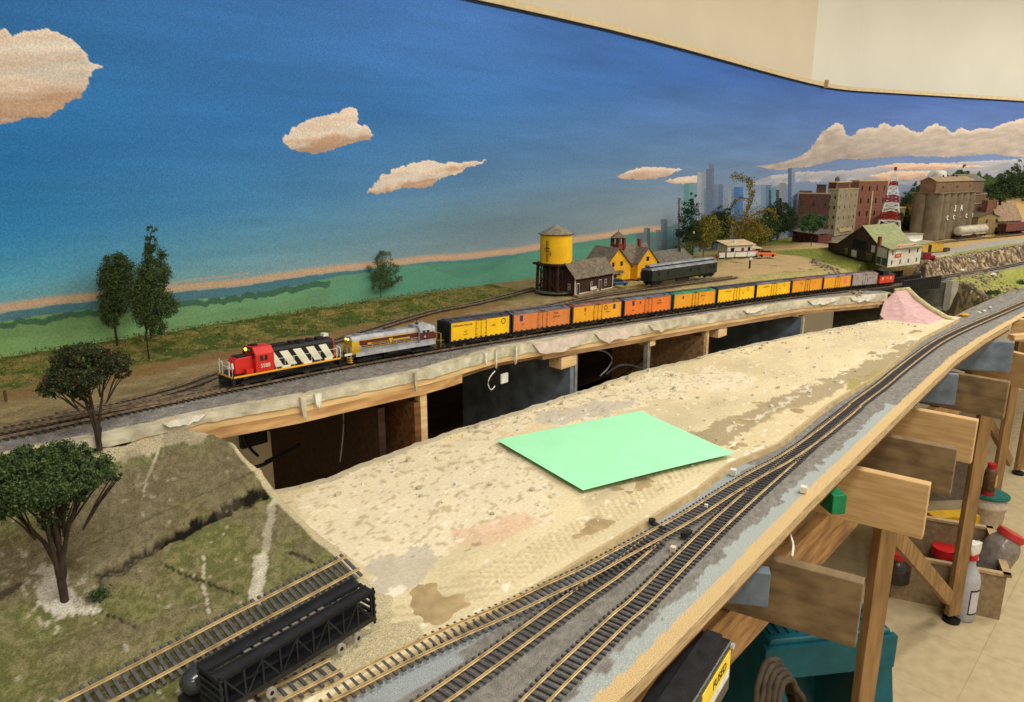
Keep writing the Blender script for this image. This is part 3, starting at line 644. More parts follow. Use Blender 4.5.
def make_hill():
    root=thing('foreground_hill','grassy brown plaster hill with a dark crack and white streaks at the lower left','scenery')
    s,w=np.meshgrid(np.concatenate([np.arange(-.75,-.2,.012),np.arange(-.2,.42,.0028)]),np.arange(.44,.8365,.0028),indexing='ij')
    wl=wlip(s)-.001; w=np.minimum(w,wl)
    h=hill_h(s,w); z=EYE-h; n=fbm(s*45,w*45,5,411)-.5; n2=fbm(s*150,w*150,3,413)-.5; amp=sstep(.44,.50,w)
    z=z+(n*.008+n2*.002)*amp
    u,v=proj(s,w,z); n9=fbm(s*60,w*60,3,455); ck=segdist(u+(n9-.5)*12,v+(n9-.5)*9,CRACK); z=z-.006*np.clip(1-ck/4.0,0,1)
    up=inpoly(u,v,[(60,560),(262,470),(262,494),(100,578)]); z=z+.004*up*np.clip(ck/6,0,1)
    # ends of the mesh drop like a broken edge
    z=np.where(s>.412,z-.01,z)
    keep=None
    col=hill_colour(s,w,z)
    z=np.where(s>HILLS+.012,np.minimum(z,EYE-.4035),z)
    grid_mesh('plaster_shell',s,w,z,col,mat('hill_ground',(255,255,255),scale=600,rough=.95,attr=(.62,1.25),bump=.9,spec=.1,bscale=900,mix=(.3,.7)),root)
    b=MB().box(-.75,.355,.45,.815,EYE-.44,EYE-.405); b.build('hill_base',root,M_plaster)
make_hill()
# ================================================================ TRACK
def track(name,P,label,rail=M_rail,tie=M_tie,sp=.0076,tilt=0,group=None,tw=.0026):
    """P: rail-top centre line"""
    P=catmull(P,.008); root=thing(name,label,'track',tuple(P[0]),0,group); o=P[0].copy(); P=[p-o for p in P]
    b=MB(); Q=resample(P,sp)
    for i,p in enumerate(Q):
        t=(Q[min(i+1,len(Q)-1)]-Q[max(i-1,0)]).normalized(); n=Vector((-t.y,t.x,0)).normalized(); j=n*.0148
        a=p-j; c=p+j; a.z-=.0032+tilt*.0148; c.z-=.0032-tilt*.0148; b.bar(a,c,tw,.0016)
        for sgn in (-1,1):
            pass
    b.build('tie_strip',root,tie)
    for sgn in (-1,1):
        r=MB(); o_=sgn*.00865; w=.00045; PP=[p+Vector((0,0,sgn*tilt*.00865)) for p in P]
        r.sweep(PP,[(o_-w,0),(o_-w,-.0008),(o_-.0002,-.001),(o_-.0002,-.0021),(o_-.0009,-.0024),(o_+.0009,-.0024),(o_+.0002,-.0021),(o_+.0002,-.001),(o_+w,-.0008),(o_+w,0)])
        r.build('rail',root,rail)
    return root
RZ=EYE-.3985
def R(u,v,h=.3985): return S(u,v,h)
main_pts=[Vector((s,float(wmain(s)),EYE-float(Gm(s))+.0005)) for s in (-1.3,-.9,-.5,-.2,0,.2,.4,.6,.8,1,1.2,1.4,1.6,1.8,2,2.2)]
track('main_track',main_pts,'weathered main line track under the long freight train',M_railold,M_tie,.0072)
track('main_track',[Vector((s,float(wmain(s)),EYE-float(Gm(s))+.0005)) for s in (2.66,2.8,3,3.2,3.5,3.9)],'curving track beyond the girder bridge at the foot of the rock bank',M_railold,M_tie,.0078)
def scen(u,v,dh=.002):
    p=S(u,v,.3)
    for _ in range(12): p=S(u,v,float(hgt(np.array(p.x),np.array(p.y)))-dh)
    return p
def scw(s,w,dh=.002): return Vector((s,w,EYE-float(hgt(np.array(float(s)),np.array(float(w))))+dh))
a=scen(0,427); b_=scen(236,383); c_=scen(565,301); d_=scen(640,288.5); e_=scen(735,276)
track('siding_track',[a+(a-b_)*1.2,a,b_,(b_+c_)/2,c_,d_,e_],'weathered siding track running behind the train and under the dark green coach',M_railold,M_tie,.0072)
a=scen(60,413); b_=scen(118,402); c_=scen(180,386); d_=scen(236,367); e_=scen(350,335)
track('rear_track',[a,b_,c_,d_,e_,scen(430,311),scen(480,301),scen(536,287)],'rearmost weathered track diverging past the grass bank towards the water tower',M_railold,M_tie,.0072)
# near branch line
branch=[R(u,v) for u,v in [(500,735),(552,682),(580,655),(620,617),(640,600),(685,555),(720,521),(759,486),(790,459),(820,432),(852,406),(883,383),(900,369),(932,345),(955,332),(990,316.5),(1024,302)]]
k=branch[-1]; branch.append(k+(branch[-1]-branch[-2])*1.0)
track('branch_track',branch,'long near track with bright brass rails curving along the plywood edge',M_rail,M_tieblk)
track('turnout_track',[R(u,v) for u,v in [(400,722),(460,680),(509,645),(551,614),(586,589),(614,570),(640,549),(656,536)]],'middle brass track on grey ballast leading into the near switch',M_rail,M_tieblk)
track('crossing_track',[R(u,v,.3955) for u,v in [(290,709),(345,684),(400,656),(445,635),(509,607),(551,587),(586,571),(621,552),(656,533),(692,513),(723,493),(758,472),(784,458),(815,437),(843,415),(856,404)]],'upper brass track of the switch crossing from the tan plaster onto the grey ballast',M_rail,M_tieblk)
for u,v,uu,vv in ((652,523,664,530),(684,536,690,531)):
    a=R(u,v,.399); b_=R(uu,vv,.399)
    tag(MB().bar((0,0,0),tuple(b_-a),.006,.004).cyl((0,0,0),.004,.005,'z',10).build('switch_throw',material=M_black,loc=tuple(a)),'small black switch throw bar on the '+('far' if u<670 else 'near')+' side of the track at the switch points','switch')
def hillz(u,v,dh):
    p=S(u,v,.385)
    for _ in range(12): p=S(u,v,min(.3985,float(hill_h(np.array(p.x),np.array(p.y))))-dh)
    return p
track('loose_track',[hillz(u,v,.0125) for u,v in [(60,714),(110,688),(183,650),(234,623),(300,589),(353,561)]],'loose length of brass rail track lying on the hill beside the black rack car',M_rail,M_tieblk,.0068,tilt=.45,tw=.0030)
track('track_offcut',[S(u,v,.3905) for u,v in [(262,700),(300,681),(335,663)]],'short offcut of track lying on the tan plaster below the black rack car',M_rail,M_tieblk,.0085)
# ================================================================ ROLLING STOCK
def lerp_main(s0,dist):
    """point on main at arc length dist from s0"""
    s=s0; acc=0; st=.002; p=Vector((s,float(wmain(s)),EYE-float(Gm(s))+.0008))
    while acc<dist:
        s+=st; q=Vector((s,float(wmain(s)),EYE-float(Gm(s))+.0008)); acc+=(q-p).length; p=q
    return s,p
def place_between(p,q):
    c=(p+q)/2; d=q-p; return c,math.atan2(d.y,d.x),-math.atan2(d.z,math.hypot(d.x,d.y))
def truck(parent,x,name='truck',wm=M_wheel,L=.019,m=M_under):
    b=MB(); 
    for sg in (-1,1):
        y=sg*.0118
        b.profy([(x-L,.0045),(x-L,.0075),(x-L*.5,.0085),(x-L*.3,.011),(x+L*.3,.011),(x+L*.5,.0085),(x+L,.0075),(x+L,.0045),(x+L*.45,.0035),(x-L*.45,.0035)],y-.001,y+.001)
        for k in (-.003,0,.003): b.cyl((x+k,y-.0016*sg,.004),.0011,.006,'z',6)
    b.box(x-.003,x+.003,-.011,.011,.005,.010); t=b.build(name,parent,m)
    for dx in (-L*.62,L*.62):
        w=MB()
        for sg in (-1,1): w.cyl((x+dx,sg*.0083-.001,.0055),.0055,.0022,'y',14)
        w.cyl((x+dx,-.0115,.0055),.0012,.023,'y',6); w.build('wheelset',t,wm)
    return t
def coupler(parent,x,sg):
    MB().box(min(x,x+sg*.007),max(x,x+sg*.007),-.0015,.0015,.0085,.0110).box(x+sg*.007-.0015,x+sg*.007+.0015,-.0024,.0024,.0078,.0118).build('coupler',parent,M_under)
def boxbody(L,W,z0,z1,pk=.0028):
    return [( -W/2,z0),(W/2,z0),(W/2,z1),(0,z1+pk),(-W/2,z1)]
def house_car(name,label,cat,p,q,side,roof,end,dark=(50,44,34),L=.1385,W=.0345,group=None,marks=(),plain=False):
    c,rz,pit=place_between(p,q); root=thing(name,label,cat,tuple(c),rz,group,pit)
    z0,z1=.0125,.0430
    b=MB().mat(side); b.box(-L/2+.0006,L/2-.0006,-W/2,W/2,z0,z1)
    b.build('body_sides',root)
    for sg in (-1,1):
        e=MB(); x=sg*L/2; e.box(min(x,x-sg*.0012),max(x,x-sg*.0012),-W/2-.0002,W/2+.0002,z0,z1+.0002)
        for k in range(6): z=z0+.0035+k*.0045; e.box(min(x,x+sg*.0009),max(x,x+sg*.0009),-W/2+.002,W/2-.002,z,z+.0016)
        e.box(min(x,x+sg*.002),max(x,x+sg*.002),-W/2,-W/2+.0012,z0-.002,z1); e.box(min(x,x+sg*.002),max(x,x+sg*.002),W/2-.0012,W/2,z0-.002,z1)
        e.cyl((x+sg*.001,.006,.028),.0035,.0008,'x',10); e.build('car_end',root,end)
    r=MB().prof([(-W/2-.0009,z1),(W/2+.0009,z1),(W/2+.0009,z1+.0006),(0,z1+.0032),(-W/2-.0009,z1+.0006)],-L/2-.0004,L/2+.0004)
    for k in range(13):
        x=-L/2+L*k/12; r.prof([(-W/2,z1+.0008),(0,z1+.0038),(W/2,z1+.0008),(0,z1+.0030)],x-.0004,x+.0004)
    ro=r.build('roof',root,roof)
    rw=MB(); 
    for k in (-.0026,0,.0026): rw.box(-L/2-.001,L/2+.001,k-.0011,k+.0011,z1+.0042,z1+.0048)
    for k in range(9): x=-L/2+.004+k*(L-.008)/8; rw.box(x-.0005,x+.0005,-.004,.004,z1+.003,z1+.0042)
    rw.build('running_board',ro,mat('roof_walk',(96,92,96),(70,68,72)))
    # hatch / ice bunkers, plug door and hardware on both sides
    for sg in (-1,1):
        for x in (-L/2+.010,L/2-.010): MB().box(x-.005,x+.005,sg*.0095-.0042,sg*.0095+.0042,z1+.0008,z1+.0036).build('ice_hatch',ro,roof)
        y=sg*(W/2+.0003); d=MB()
        for x in (-.0115,0,.0115): d.box(x-.0003,x+.0003,y-.0003,y+.0003,z0+.002,z1-.001)
        for z in (z0+.002,z1-.0014): d.box(-.0115,.0115,y-.0003,y+.0003,z,z+.0004)
        for z in (z0+.006,.028,z1-.006): d.box(-.0115,-.008,y-.0005,y+.0005,z,z+.0007); d.box(.008,.0115,y-.0005,y+.0005,z,z+.0007)
        d.box(-.004,.004,y-.0009,y+.0009,z1-.0005,z1+.0022)
        d.build('plug_door',root,mat('door_hardware_%s'%side.name,(120,88,30) if not plain else (120,112,106),(90,66,24) if not plain else (90,84,80)))
        l=MB()
        for x in (-L/2+.001,L/2-.0065):
            for k in range(6): l.box(x,x+.0055,y-.0003,y+.0007,z0+.003+k*.0045,z0+.0036+k*.0045)
        l.build('ladder',root,side)
        s=MB()   # side sill steps, black
        rr=random.Random(int(c.x*1000))
        s.box(-L/2+.004,L/2-.004,sg*W/2*.93-.001,sg*W/2*.93+.001,z0-.0022,z0)
        for k in range(11):
            x=-L/2+.008+k*(L-.016)/10; s.box(x-.0025,x+.0025,sg*(W/2)-.0004,sg*(W/2)+.0006,z0-.002,z0+.0012+rr.random()*.001)
        s.build('side_sill',root,M_under)
    u=MB().box(-L/2+.002,L/2-.002,-.003,.003,.0085,z0).box(-.02,-.008,-.010,-.003,.006,z0).cyl((.012,-.007,.0085),.0032,.014,'x',10); 
    u.box(-.045,.045,-.0004,.0004,.005,.006); u.build('underframe',root,M_under)
    for x in (-L/2+.024,L/2-.024): truck(root,x)
    coupler(root,-L/2,-1); coupler(root,L/2,1)
    dk=mat('lettering_%d'%dark[0],dark,dark,rough=.7)
    for kind,x,z,size,body in marks:
        y=-W/2-.0003
        if kind=='t': text('lettering',body,size,root,face_M(x,y,z),dk,.00005)
        elif kind=='ring':
            m=MB(); n=20
            for i in range(n):
                a0,a1=2*PI*i/n,2*PI*(i+1)/n; r0,r1=size*.72,size
                m.add([(x+r0*math.cos(a0),y,z+r0*math.sin(a0)),(x+r1*math.cos(a0),y,z+r1*math.sin(a0)),(x+r1*math.cos(a1),y,z+r1*math.sin(a1)),(x+r0*math.cos(a1),y,z+r0*math.sin(a1))],[(0,1,2,3)])
            m.build('herald',root,dk)
        elif kind=='sq': MB().box(x-size,x+size,y-.0001,y+.0001,z-size*1.4,z+size*1.4).build('herald',root,body)
    return root
Y1=mat('reefer_yellow',(232,184,20),(220,168,16),scale=40,rough=.5); Y2=mat('reefer_golden',(222,158,34),(208,142,26),scale=40,rough=.5); Y3=mat('reefer_amber',(218,150,34),(204,136,26),scale=40,rough=.55); O1=mat('reefer_orange',(204,122,64),(190,108,54),scale=40,rough=.5); O2=mat('reefer_bright_orange',(218,116,42),(204,104,34),scale=40,rough=.5)
RB=mat('roof_black',(78,80,92),(56,56,62),rough=.6); RG=mat('roof_grey',(120,118,126),(84,84,92),rough=.6); RBr=mat('roof_brown',(150,104,92),(118,76,66),rough=.6); RGn=mat('roof_green',(78,150,112),(54,116,88),rough=.6)
EB=mat('end_black',(40,38,40),(26,25,27)); EBr=mat('end_brown',(84,48,38),(60,34,28)); EG=mat('end_green',(40,96,72),(30,76,58))
HR=mat('herald_red',(190,60,50)); HB=mat('herald_blue',(40,50,90)); HP=mat('herald_pink',(226,110,110))
s_start=near[2].x-.004
# arc length positions of the car ends: fitted so that each car covers the photographed span
ends=[near[i].x for i in range(2,14)]
ends=[e-.0 for e in ends]
def mp(s): return Vector((s,float(wmain(s)),EYE-float(Gm(s))+.0008))
specs=[('yellow',Y1,RB,EB,'yellow refrigerator car with black roof, first car behind the locomotives',[('t',-.040,.037,.0045,'REFRIGERATOR LINE'),('t',.028,.030,.0042,'LINE'),('ring',.050,.035,.0052,''),('t',-.034,.026,.003,'CAPY'),('t',-.034,.021,.003,'LD LMT')]),
 ('orange',O1,RG,EB,'orange refrigerator car with grey roof between two yellow cars near the front',[('sq',-.052,.035,.0036,HB),('t',.034,.037,.006,'Fruit'),('t',.036,.030,.004,'GROWERS'),('t',-.048,.024,.003,'50412')]),
 ('yellow',Y2,RBr,EBr,'golden refrigerator car with maroon roof and small red heralds',[('sq',-.036,.036,.0026,HR),('ring',.022,.035,.0048,''),('sq',.047,.035,.0034,HB),('t',.030,.026,.003,'DISPATCH'),('t',-.036,.027,.003,'1062')]),
 ('orange',O2,RG,EB,'bright orange refrigerator car with grey roof ahead of the green roofed car',[('sq',-.048,.036,.0034,HB),('sq',-.026,.036,.0016,M_black),('t',.036,.036,.0052,'Trail'),('t',.036,.030,.0042,'EXPRESS'),('t',-.048,.022,.003,'8001')]),
 ('yellow',Y3,RGn,EG,'amber refrigerator car with green roof and green end',[('sq',-.044,.035,.0024,HB),('t',.028,.034,.0034,'DESPATCH'),('t',.030,.024,.003,'1944')]),
 ('yellow',Y1,RB,EB,'yellow refrigerator car with black roof just behind the green roofed car',[('t',-.034,.036,.0036,'REFRIGERATOR'),('ring',.046,.036,.0044,''),('t',.026,.028,.0034,'LINE')]),
 ('yellow',Y1,RG,EB,'yellow refrigerator car with grey roof, directly ahead of the amber car with a plum roof',[('t',-.034,.036,.0036,'REFRIGERATOR'),('ring',.046,.036,.004,''),('t',.026,.028,.0034,'LINE')]),
 ('yellow',Y3,RBr,EBr,'amber refrigerator car with a plum brown roof near the rear of the train',[('t',-.03,.034,.003,'WESTERN'),('sq',.0,.027,.0016,M_black),('t',.036,.034,.003,'FRUIT')]),
 ('yellow',Y2,mat('roof_mauve',(150,130,150),(120,100,120)),EB,'golden refrigerator car with a round red herald, just ahead of the grey boxcar',[('sq',.040,.031,.0058,HP)])]
for i,(nm,sd,rf,en,lab,marks) in enumerate(specs):
    p,q=mp(ends[i]),mp(ends[i+1]); gap=q-p; L=gap.length-.0085
    house_car('refrigerator_car',lab,'train car',p,q,sd,rf,en,L=min(max(L,.11),.15),marks=marks,group='refrigerator cars of the freight train')
p,q=mp(ends[9]),mp(ends[10]); L=(q-p).length-.0085
house_car('boxcar','grey boxcar coupled directly ahead of the red caboose','train car',p,q,mat('boxcar_grey',(160,150,144),(138,128,122),rough=.6),mat('roof_pinkgrey',(160,136,134),(136,112,110)),EBr,L=L,marks=[('t',.03,.032,.006,'EXPRESS'),('t',-.036,.034,.0045,'RAIL')],dark=(150,70,90),plain=True)
# caboose
def caboose():
    p,q=mp(ends[10]),mp(ends[11]); c,rz,pit=place_between(p,q); L=(q-p).length-.004; r=thing('caboose','short red orange caboose with a black roof and cupola at the tail of the train','caboose',tuple(c),rz,None,pit)
    red=mat('caboose_red',(214,70,28),(196,60,24),rough=.5); W=.034; l=L*.40
    b=MB().box(-l,l,-W/2,W/2,.0125,.034); b.build('body',r,red)
    b=MB().prof([(-W/2-.001,.034),(W/2+.001,.034),(W/2+.001,.0348),(0,.0385),(-W/2-.001,.0348)],-L/2,L/2).build('roof',r,M_black)
    b=MB().box(-l*.55,l*.15,-W/2+.001,W/2-.001,.034,.0475).prof([(-W/2-.002,.0475),(W/2+.002,.0475),(0,.0515)],-l*.8,l*.3).build('cupola',r,M_black)
    for x in (-l*.6,l*.5): MB().box(x-.0032,x+.0032,-W/2-.0004,-W/2+.0004,.0215,.029).build('window',r,mat('window_pale',(190,190,170)))
    for sg in (-1,1):
        x=sg*L/2; MB().box(min(x,sg*l),max(x,sg*l),-W/2+.002,W/2-.002,.0115,.0128).build('platform',r,M_under)
        h=MB(); 
        for y in (-W/2+.003,-.005,.005,W/2-.003): h.tube([(x*.98,y,.012),(x*.98,y,.023)],.0005,5)
        h.tube([(x*.98,-W/2+.003,.023),(x*.98,W/2-.003,.023)],.0005,5); h.tube([(x*.98,-W/2+.004,.012),(x*.98,-W/2+.004,.034)],.0006,5); h.build('end_railing',r,M_under); coupler(r,x,sg)
    MB().box(-l,l,-.004,.004,.008,.0125).box(-.012,.012,-W/2+.004,-W/2+.012,.006,.0125).build('underframe',r,M_under)
    MB().cyl((l*.5,.006,.036),.0013,.010,'z',8).build('smoke_jack',r,M_black)
    for x in (-l*.62,l*.62): truck(r,x,L=.014)
    text('lettering','C N',.0055,r,face_M(0,-W/2-.0004,.026),M_white,.00004)
caboose()
# locomotives
def handrail(root,x0,x1,y,z0,z1,n,m):
    h=MB(); h.tube([(x0,y,z1),(x1,y,z1)],.00032,5)
    for i in range(n): x=x0+(x1-x0)*i/(n-1); h.tube([(x,y,z0),(x,y,z1)],.0003,5)
    h.build('handrail',root,m)
def loco1():
    p,q=mp(near[0].x+.004),mp(near[1].x-.008); c,rz,pit=place_between(p,q); L=(q-p).length
    r=thing('diesel_locomotive','red, black and white striped diesel locomotive number 5588 leading the train','locomotive',tuple(c),rz,None,pit)
    red=mat('loco_red',(206,44,34),(188,38,30),scale=30,rough=.42); blk=mat('loco_black',(34,32,34),(24,23,25),rough=.45); wht=mat('loco_white',(232,228,206),(216,210,188),rough=.5); yel=mat('loco_yellow',(240,176,22),(226,160,18),rough=.5)
    x0,x1=-L/2,L/2; W=.036
    MB().box(x0+.006,x1-.006,-W/2,W/2,.0130,.0165).box(x0+.004,x0+.008,-W/2,W/2,.006,.0165).box(x1-.008,x1-.004,-W/2,W/2,.006,.0165).build('walkway',r,blk)
    st=MB()
    for y in (-W/2-.0003,W/2+.0003): st.box(x0+.006,x1-.006,y-.0003,y+.0003,.0145,.0167)
    st.box(x0+.0035,x0+.0042,-W/2,W/2,.0145,.0167); st.build('yellow_sill_stripe',r,yel)
    # long hood
    hx0=x0+.064; hx1=x1-.012; hw=.0112
    MB().prof([(-hw,.0165),(hw,.0165),(hw,.041),(hw-.003,.0445),(-hw+.003,.0445),(-hw,.041)],hx0,hx1).build('long_hood',r,blk,bevel=.0005)
    MB().prof([(-hw-.0002,.0165),(hw+.0002,.0165),(hw+.0002,.041),(hw-.003,.0447),(-hw+.003,.0447),(-hw-.0002,.041)],hx1-.001,hx1+.0006).build('rear_panel',r,red)
    # white slanted stripes on both sides
    n=5
    for k in range(n):
        xb=hx0+.006+k*(hx1-hx0-.018)/(n-1)*1.0; w=.0125; dx=-.014
        for sg in (-1,1):
            y=sg*(hw+.0002); z0,z1=.0175,.0385
            xa=max(xb+dx,hx0+.0005); a=[(min(xb,hx1),z0),(min(xb+w,hx1-.0005),z0),(min(xb+dx+w,hx1),z1),(xa,z1)]
            s=MB().profy(a,y-.00015,y+.00015); o=s.build('white_stripe',r,wht)
        
    # white blocks on the sill
    for k in range(4): x=hx0+.012+k*.034; MB().box(x,x+.013,-W/2+.0005,-W/2+.002,.0165,.0195).build('walkway_box',r,wht)
    # roof details
    t=MB().box(hx0+.004,hx0+.030,-.0065,.0065,.0445,.0468)
    for k in range(3): t.cyl((hx1-.018-k*.015,0,.0445),.0062,.0028,'z',18)
    t.box(hx0+.034,hx0+.040,-.004,.004,.0445,.048).box(hx0+.045,hx0+.052,-.009,.009,.044,.0462); t.build('roof_fans',r,M_under)
    MB().box(hx1-.012,hx1-.004,-.0045,.0045,.0475,.0515).build('roof_antenna',r,M_white)
    # cab
    cx0,cx1=x0+.038,hx0+.001; cw=.0172
    MB().prof([(-cw,.0165),(cw,.0165),(cw,.0405),(cw-.0065,.0492),(-cw+.0065,.0492),(-cw,.0405)],cx0,cx1).build('cab',r,red,bevel=.0006)
    for sg in (-1,1):
        for a,b in ((cx0+.0065,cx0+.0110),(cx0+.0130,cx0+.0170)): MB().box(a,b,sg*cw-.0003,sg*cw+.0003,.0315,.0385).build('cab_window',r,M_glass)
        MB().box(cx0-.0003,cx0+.0003,min(sg*.008,sg*.014),max(sg*.008,sg*.014),.0345,.041).build('cab_window',r,M_glass)
        text('number_lettering','5588',.0075,r,face_M(cx0+.0135,sg*(cw+.0003),.0245,'-y' if sg<0 else '+y'),wht,.00005,sx=.95)
    MB().box(cx0-.0015,cx0+.001,-.0085,.0085,.0425,.0475).build('number_board',r,M_under)
    text('board_number','5588',.0036,r,face_M(cx0-.0017,-.0042,.0450,'-x'),mat('board_teal',(150,200,190)),.00004)
    MB().cyl((cx0-.0032,.0035,.0452),.0021,.002,'x',12).build('headlight',r,mat('headlight_glow',(255,170,60),(255,150,40),emit=6))
    MB().box(cx0+.004,cx0+.012,-.003,.003,.0492,.0515).cyl((cx0+.002,.004,.0500),.001,.006,'x',8).build('horn',r,M_under)
    # nose
    nx0=x0+.013; nw=.0095
    MB().profy([(nx0,.0165),(nx0-.0005,.0335),(nx0+.004,.0375),(cx0,.0385),(cx0,.0165)],-nw,nw).build('short_hood',r,red,bevel=.0012)
    MB().box(nx0+.005,cx0-.001,-nw+.001,nw-.001,.0372,.0388).build('nose_top',r,M_under)
    MB().box(nx0+.012,nx0+.022,-W/2+.002,-nw,.0165,.0225).build('battery_box',r,red)
    # noodle letters on the nose front
    lg=MB(); y=-.0065; lg.tube([(nx0-.0012,.008,.022),(nx0-.0012,.0085,.031),(nx0-.0012,.004,.031),(nx0-.0012,.0015,.023),(nx0-.0012,-.002,.023),(nx0-.0012,-.0055,.031),(nx0-.0012,-.007,.024)],.0010,6); lg.build('nose_logo',r,wht)
    # end railings, steps, coupler
    for x,sg in ((x0+.005,-1),(x1-.005,1)):
        h=MB()
        for y in (-W/2+.001,W/2-.001):
            h.tube([(x,y,.006),(x,y,.030),(x-sg*.002,y*.8,.0325),(x,y*.5,.0325),(x,y*.5,.0165)],.00065,6)
        h.tube([(x,-.008,.028),(x,.008,.028)],.0005,5); h.build('end_railing',r,mat('rail_white',(225,225,218),(200,200,195),rough=.4)); coupler(r,x,sg)
        s=MB()
        for y in (-W/2+.004,W/2-.004):
            for k in range(3): s.box(x-.003,x+.003,y-.004,y+.004,.005+k*.0035,.0057+k*.0035)
        s.build('steps',r,blk)
    MB().tube([(x0+.005,W/2-.002,.0165),(x0+.005,W/2-.002,.036)],.0005,5).build('marker_pole',r,M_white)
    handrail(r,cx1+.002,hx1,-W/2+.0006,.0165,.0305,8,wht); handrail(r,cx1+.002,hx1,W/2-.0006,.0165,.0305,8,wht)
    MB().prof([(-.012,.0045),(.012,.0045),(.015,.013),(-.015,.013)],-.028,.030).cyl((-.020,-.0145,.0110),.0026,.030,'x',10).build('fuel_tank',r,M_under)
    MB().profy([(x0+.001,.003),(x0+.006,.003),(x0+.006,.012)],-.014,.014).build('snow_plow',r,M_under)
    for x in (x0+.044,x1-.040): truck(r,x,L=.026)
loco1()
def loco2():
    p,q=mp(near[1].x+.0),mp(near[2].x-.010); c,rz,pit=place_between(p,q); L=(q-p).length-.004
    r=thing('diesel_locomotive','grey, maroon and yellow diesel locomotive coupled second behind the red one','locomotive',tuple(c),rz,None,pit)
    gr=mat('loco_grey',(176,176,178),(140,140,144),scale=60,rough=.5); mr=mat('loco_maroon',(92,32,34),(76,26,28),rough=.5); yl=mat('loco2_yellow',(206,166,32),(186,148,26),rough=.5)
    x0,x1=-L/2,L/2; W=.035; hw=.0108
    MB().box(x0+.005,x1-.005,-W/2,W/2,.0125,.0155).build('walkway',r,M_under)
    s=MB(); 
    for y in (-W/2,W/2): s.box(x0+.012,x1-.016,y-.0004,y+.0004,.0130,.0190)
    s.build('side_skirt',r,gr)
    MB().prof([(-hw,.0155),(hw,.0155),(hw,.0375),(hw-.0035,.0415),(-hw+.0035,.0415),(-hw,.0375)],x0+.010,x1-.046).build('long_hood',r,gr,bevel=.0006)
    MB().prof([(-hw-.0002,.0157),(hw+.0002,.0157),(hw+.0002,.0345),(-hw-.0002,.0345)],x0+.0095,x0+.0245).build('hood_end_yellow',r,yl)
    for sg in (-1,1):
        y=sg*(hw+.0003)
        MB().profy([(x0+.0225,.0350),(x0+.0225,.030),(x0+.027,.0245),(x0+.030,.0225),(x1-.046,.0225),(x1-.046,.0350)],y-.0002,y+.0002).build('maroon_band',r,mr)
        b=MB()
        for z in (.0345,.0235): b.box(x0+.026,x1-.046,y-.0004,y+.0004,z,z+.0009)
        b.build('yellow_pinstripe',r,yl)
        b=MB(); cx=(x0+x1-.02)/2
        for dx in (-.014,-.0115): b.profy([(cx+dx*3,.0278),(cx-.004,.0278),(cx-.003,.0300),(cx+dx*3,.0300)],y-.0004,y+.0004)
        b.profy([(cx+.036,.0278),(cx+.004,.0278),(cx+.003,.0300),(cx+.036,.0300)],y-.0004,y+.0004)
        b.profy([(cx-.004,.0320),(cx+.004,.0320),(cx,.0240)],y-.0005,y+.0005); b.build('yellow_herald',r,yl)
        MB().profy([(x1-.046,.0225),(x1-.046,.0340),(x1-.020,.0340),(x1-.014,.030),(x1-.014,.0225)],sg*.0168-.0002,sg*.0168+.0002).build('maroon_band',r,mr)
        MB().box(x1-.041,x1-.036,sg*.0170-.0003,sg*.0170+.0003,.0315,.0375).box(x1-.033,x1-.028,sg*.0170-.0003,sg*.0170+.0003,.0315,.0375).build('cab_window',r,M_glass)
        MB().cyl((x1-.037,sg*.0171-.0002,.0275),.0018,.0004,'y',12).build('round_emblem',r,gr)
    MB().prof([(-.0166,.0155),(.0166,.0155),(.0166,.0380),(.0105,.0450),(-.0105,.0450),(-.0166,.0380)],x1-.046,x1-.020).build('cab',r,gr,bevel=.0006)
    MB().prof([(-.0098,.0155),(.0098,.0155),(.0098,.037),(.007,.041),(-.007,.041),(-.0098,.037)],x1-.021,x1-.010).build('short_hood',r,gr,bevel=.0006)
    MB().box(x1-.0105,x1-.0090,-.0098,.0098,.0157,.0225).build('yellow_chevron',r,yl)
    t=MB()
    for k in range(4): t.cyl((x0+.026+k*.021,0,.0415),.0055,.002,'z',16)
    t.box(x0+.018,x1-.047,-.002,.002,.0405,.0420).box(x0+.055,x0+.075,.001,.008,.0415,.0440).box(x1-.052,x1-.047,-.006,.006,.0415,.046); t.build('roof_fans',r,mat('fan_grey',(130,130,134),(100,100,104)))
    MB().cyl((x1-.040,0,.045),.0006,.008,'z',6).box(x1-.042,x1-.038,-.002,.002,.045,.0475).build('horn',r,M_black)
    for y in (-.0032,.0032): MB().cyl((x0+.0075,y,.0372),.0016,.002,'x',10).build('headlight',r,mat('headlight_soft',(250,190,90),(250,180,80),emit=3))
    MB().box(x0+.0088,x0+.0098,-.008,.008,.0350,.0400).build('number_board',r,mat('board_blue',(140,150,180)))
    for x,sg in ((x0+.004,-1),(x1-.004,1)):
        h=MB()
        for y in (-W/2+.001,W/2-.001,-.006,.006): h.tube([(x,y,.006),(x,y,.029)],.0006,6)
        h.tube([(x,-W/2+.001,.0285),(x,W/2-.001,.0285)],.0005,5); h.build('end_railing',r,yl if sg>0 else gr); coupler(r,x,sg)
        s=MB()
        for y in (-W/2+.004,W/2-.004):
            for k in range(3): s.box(x-.003,x+.003,y-.004,y+.004,.005+k*.0035,.0058+k*.0035)
        s.build('steps',r,yl if sg<0 else M_under)
    handrail(r,x0+.012,x1-.048,-W/2+.0006,.0155,.028,9,gr); handrail(r,x0+.012,x1-.048,W/2-.0006,.0155,.028,9,gr)
    MB().prof([(-.012,.0045),(.012,.0045),(.015,.0125),(-.015,.0125)],-.024,.026).cyl((-.020,-.0145,.0105),.0026,.020,'x',10).cyl((.004,-.0145,.0105),.0026,.020,'x',10).build('fuel_tank',r,M_under)
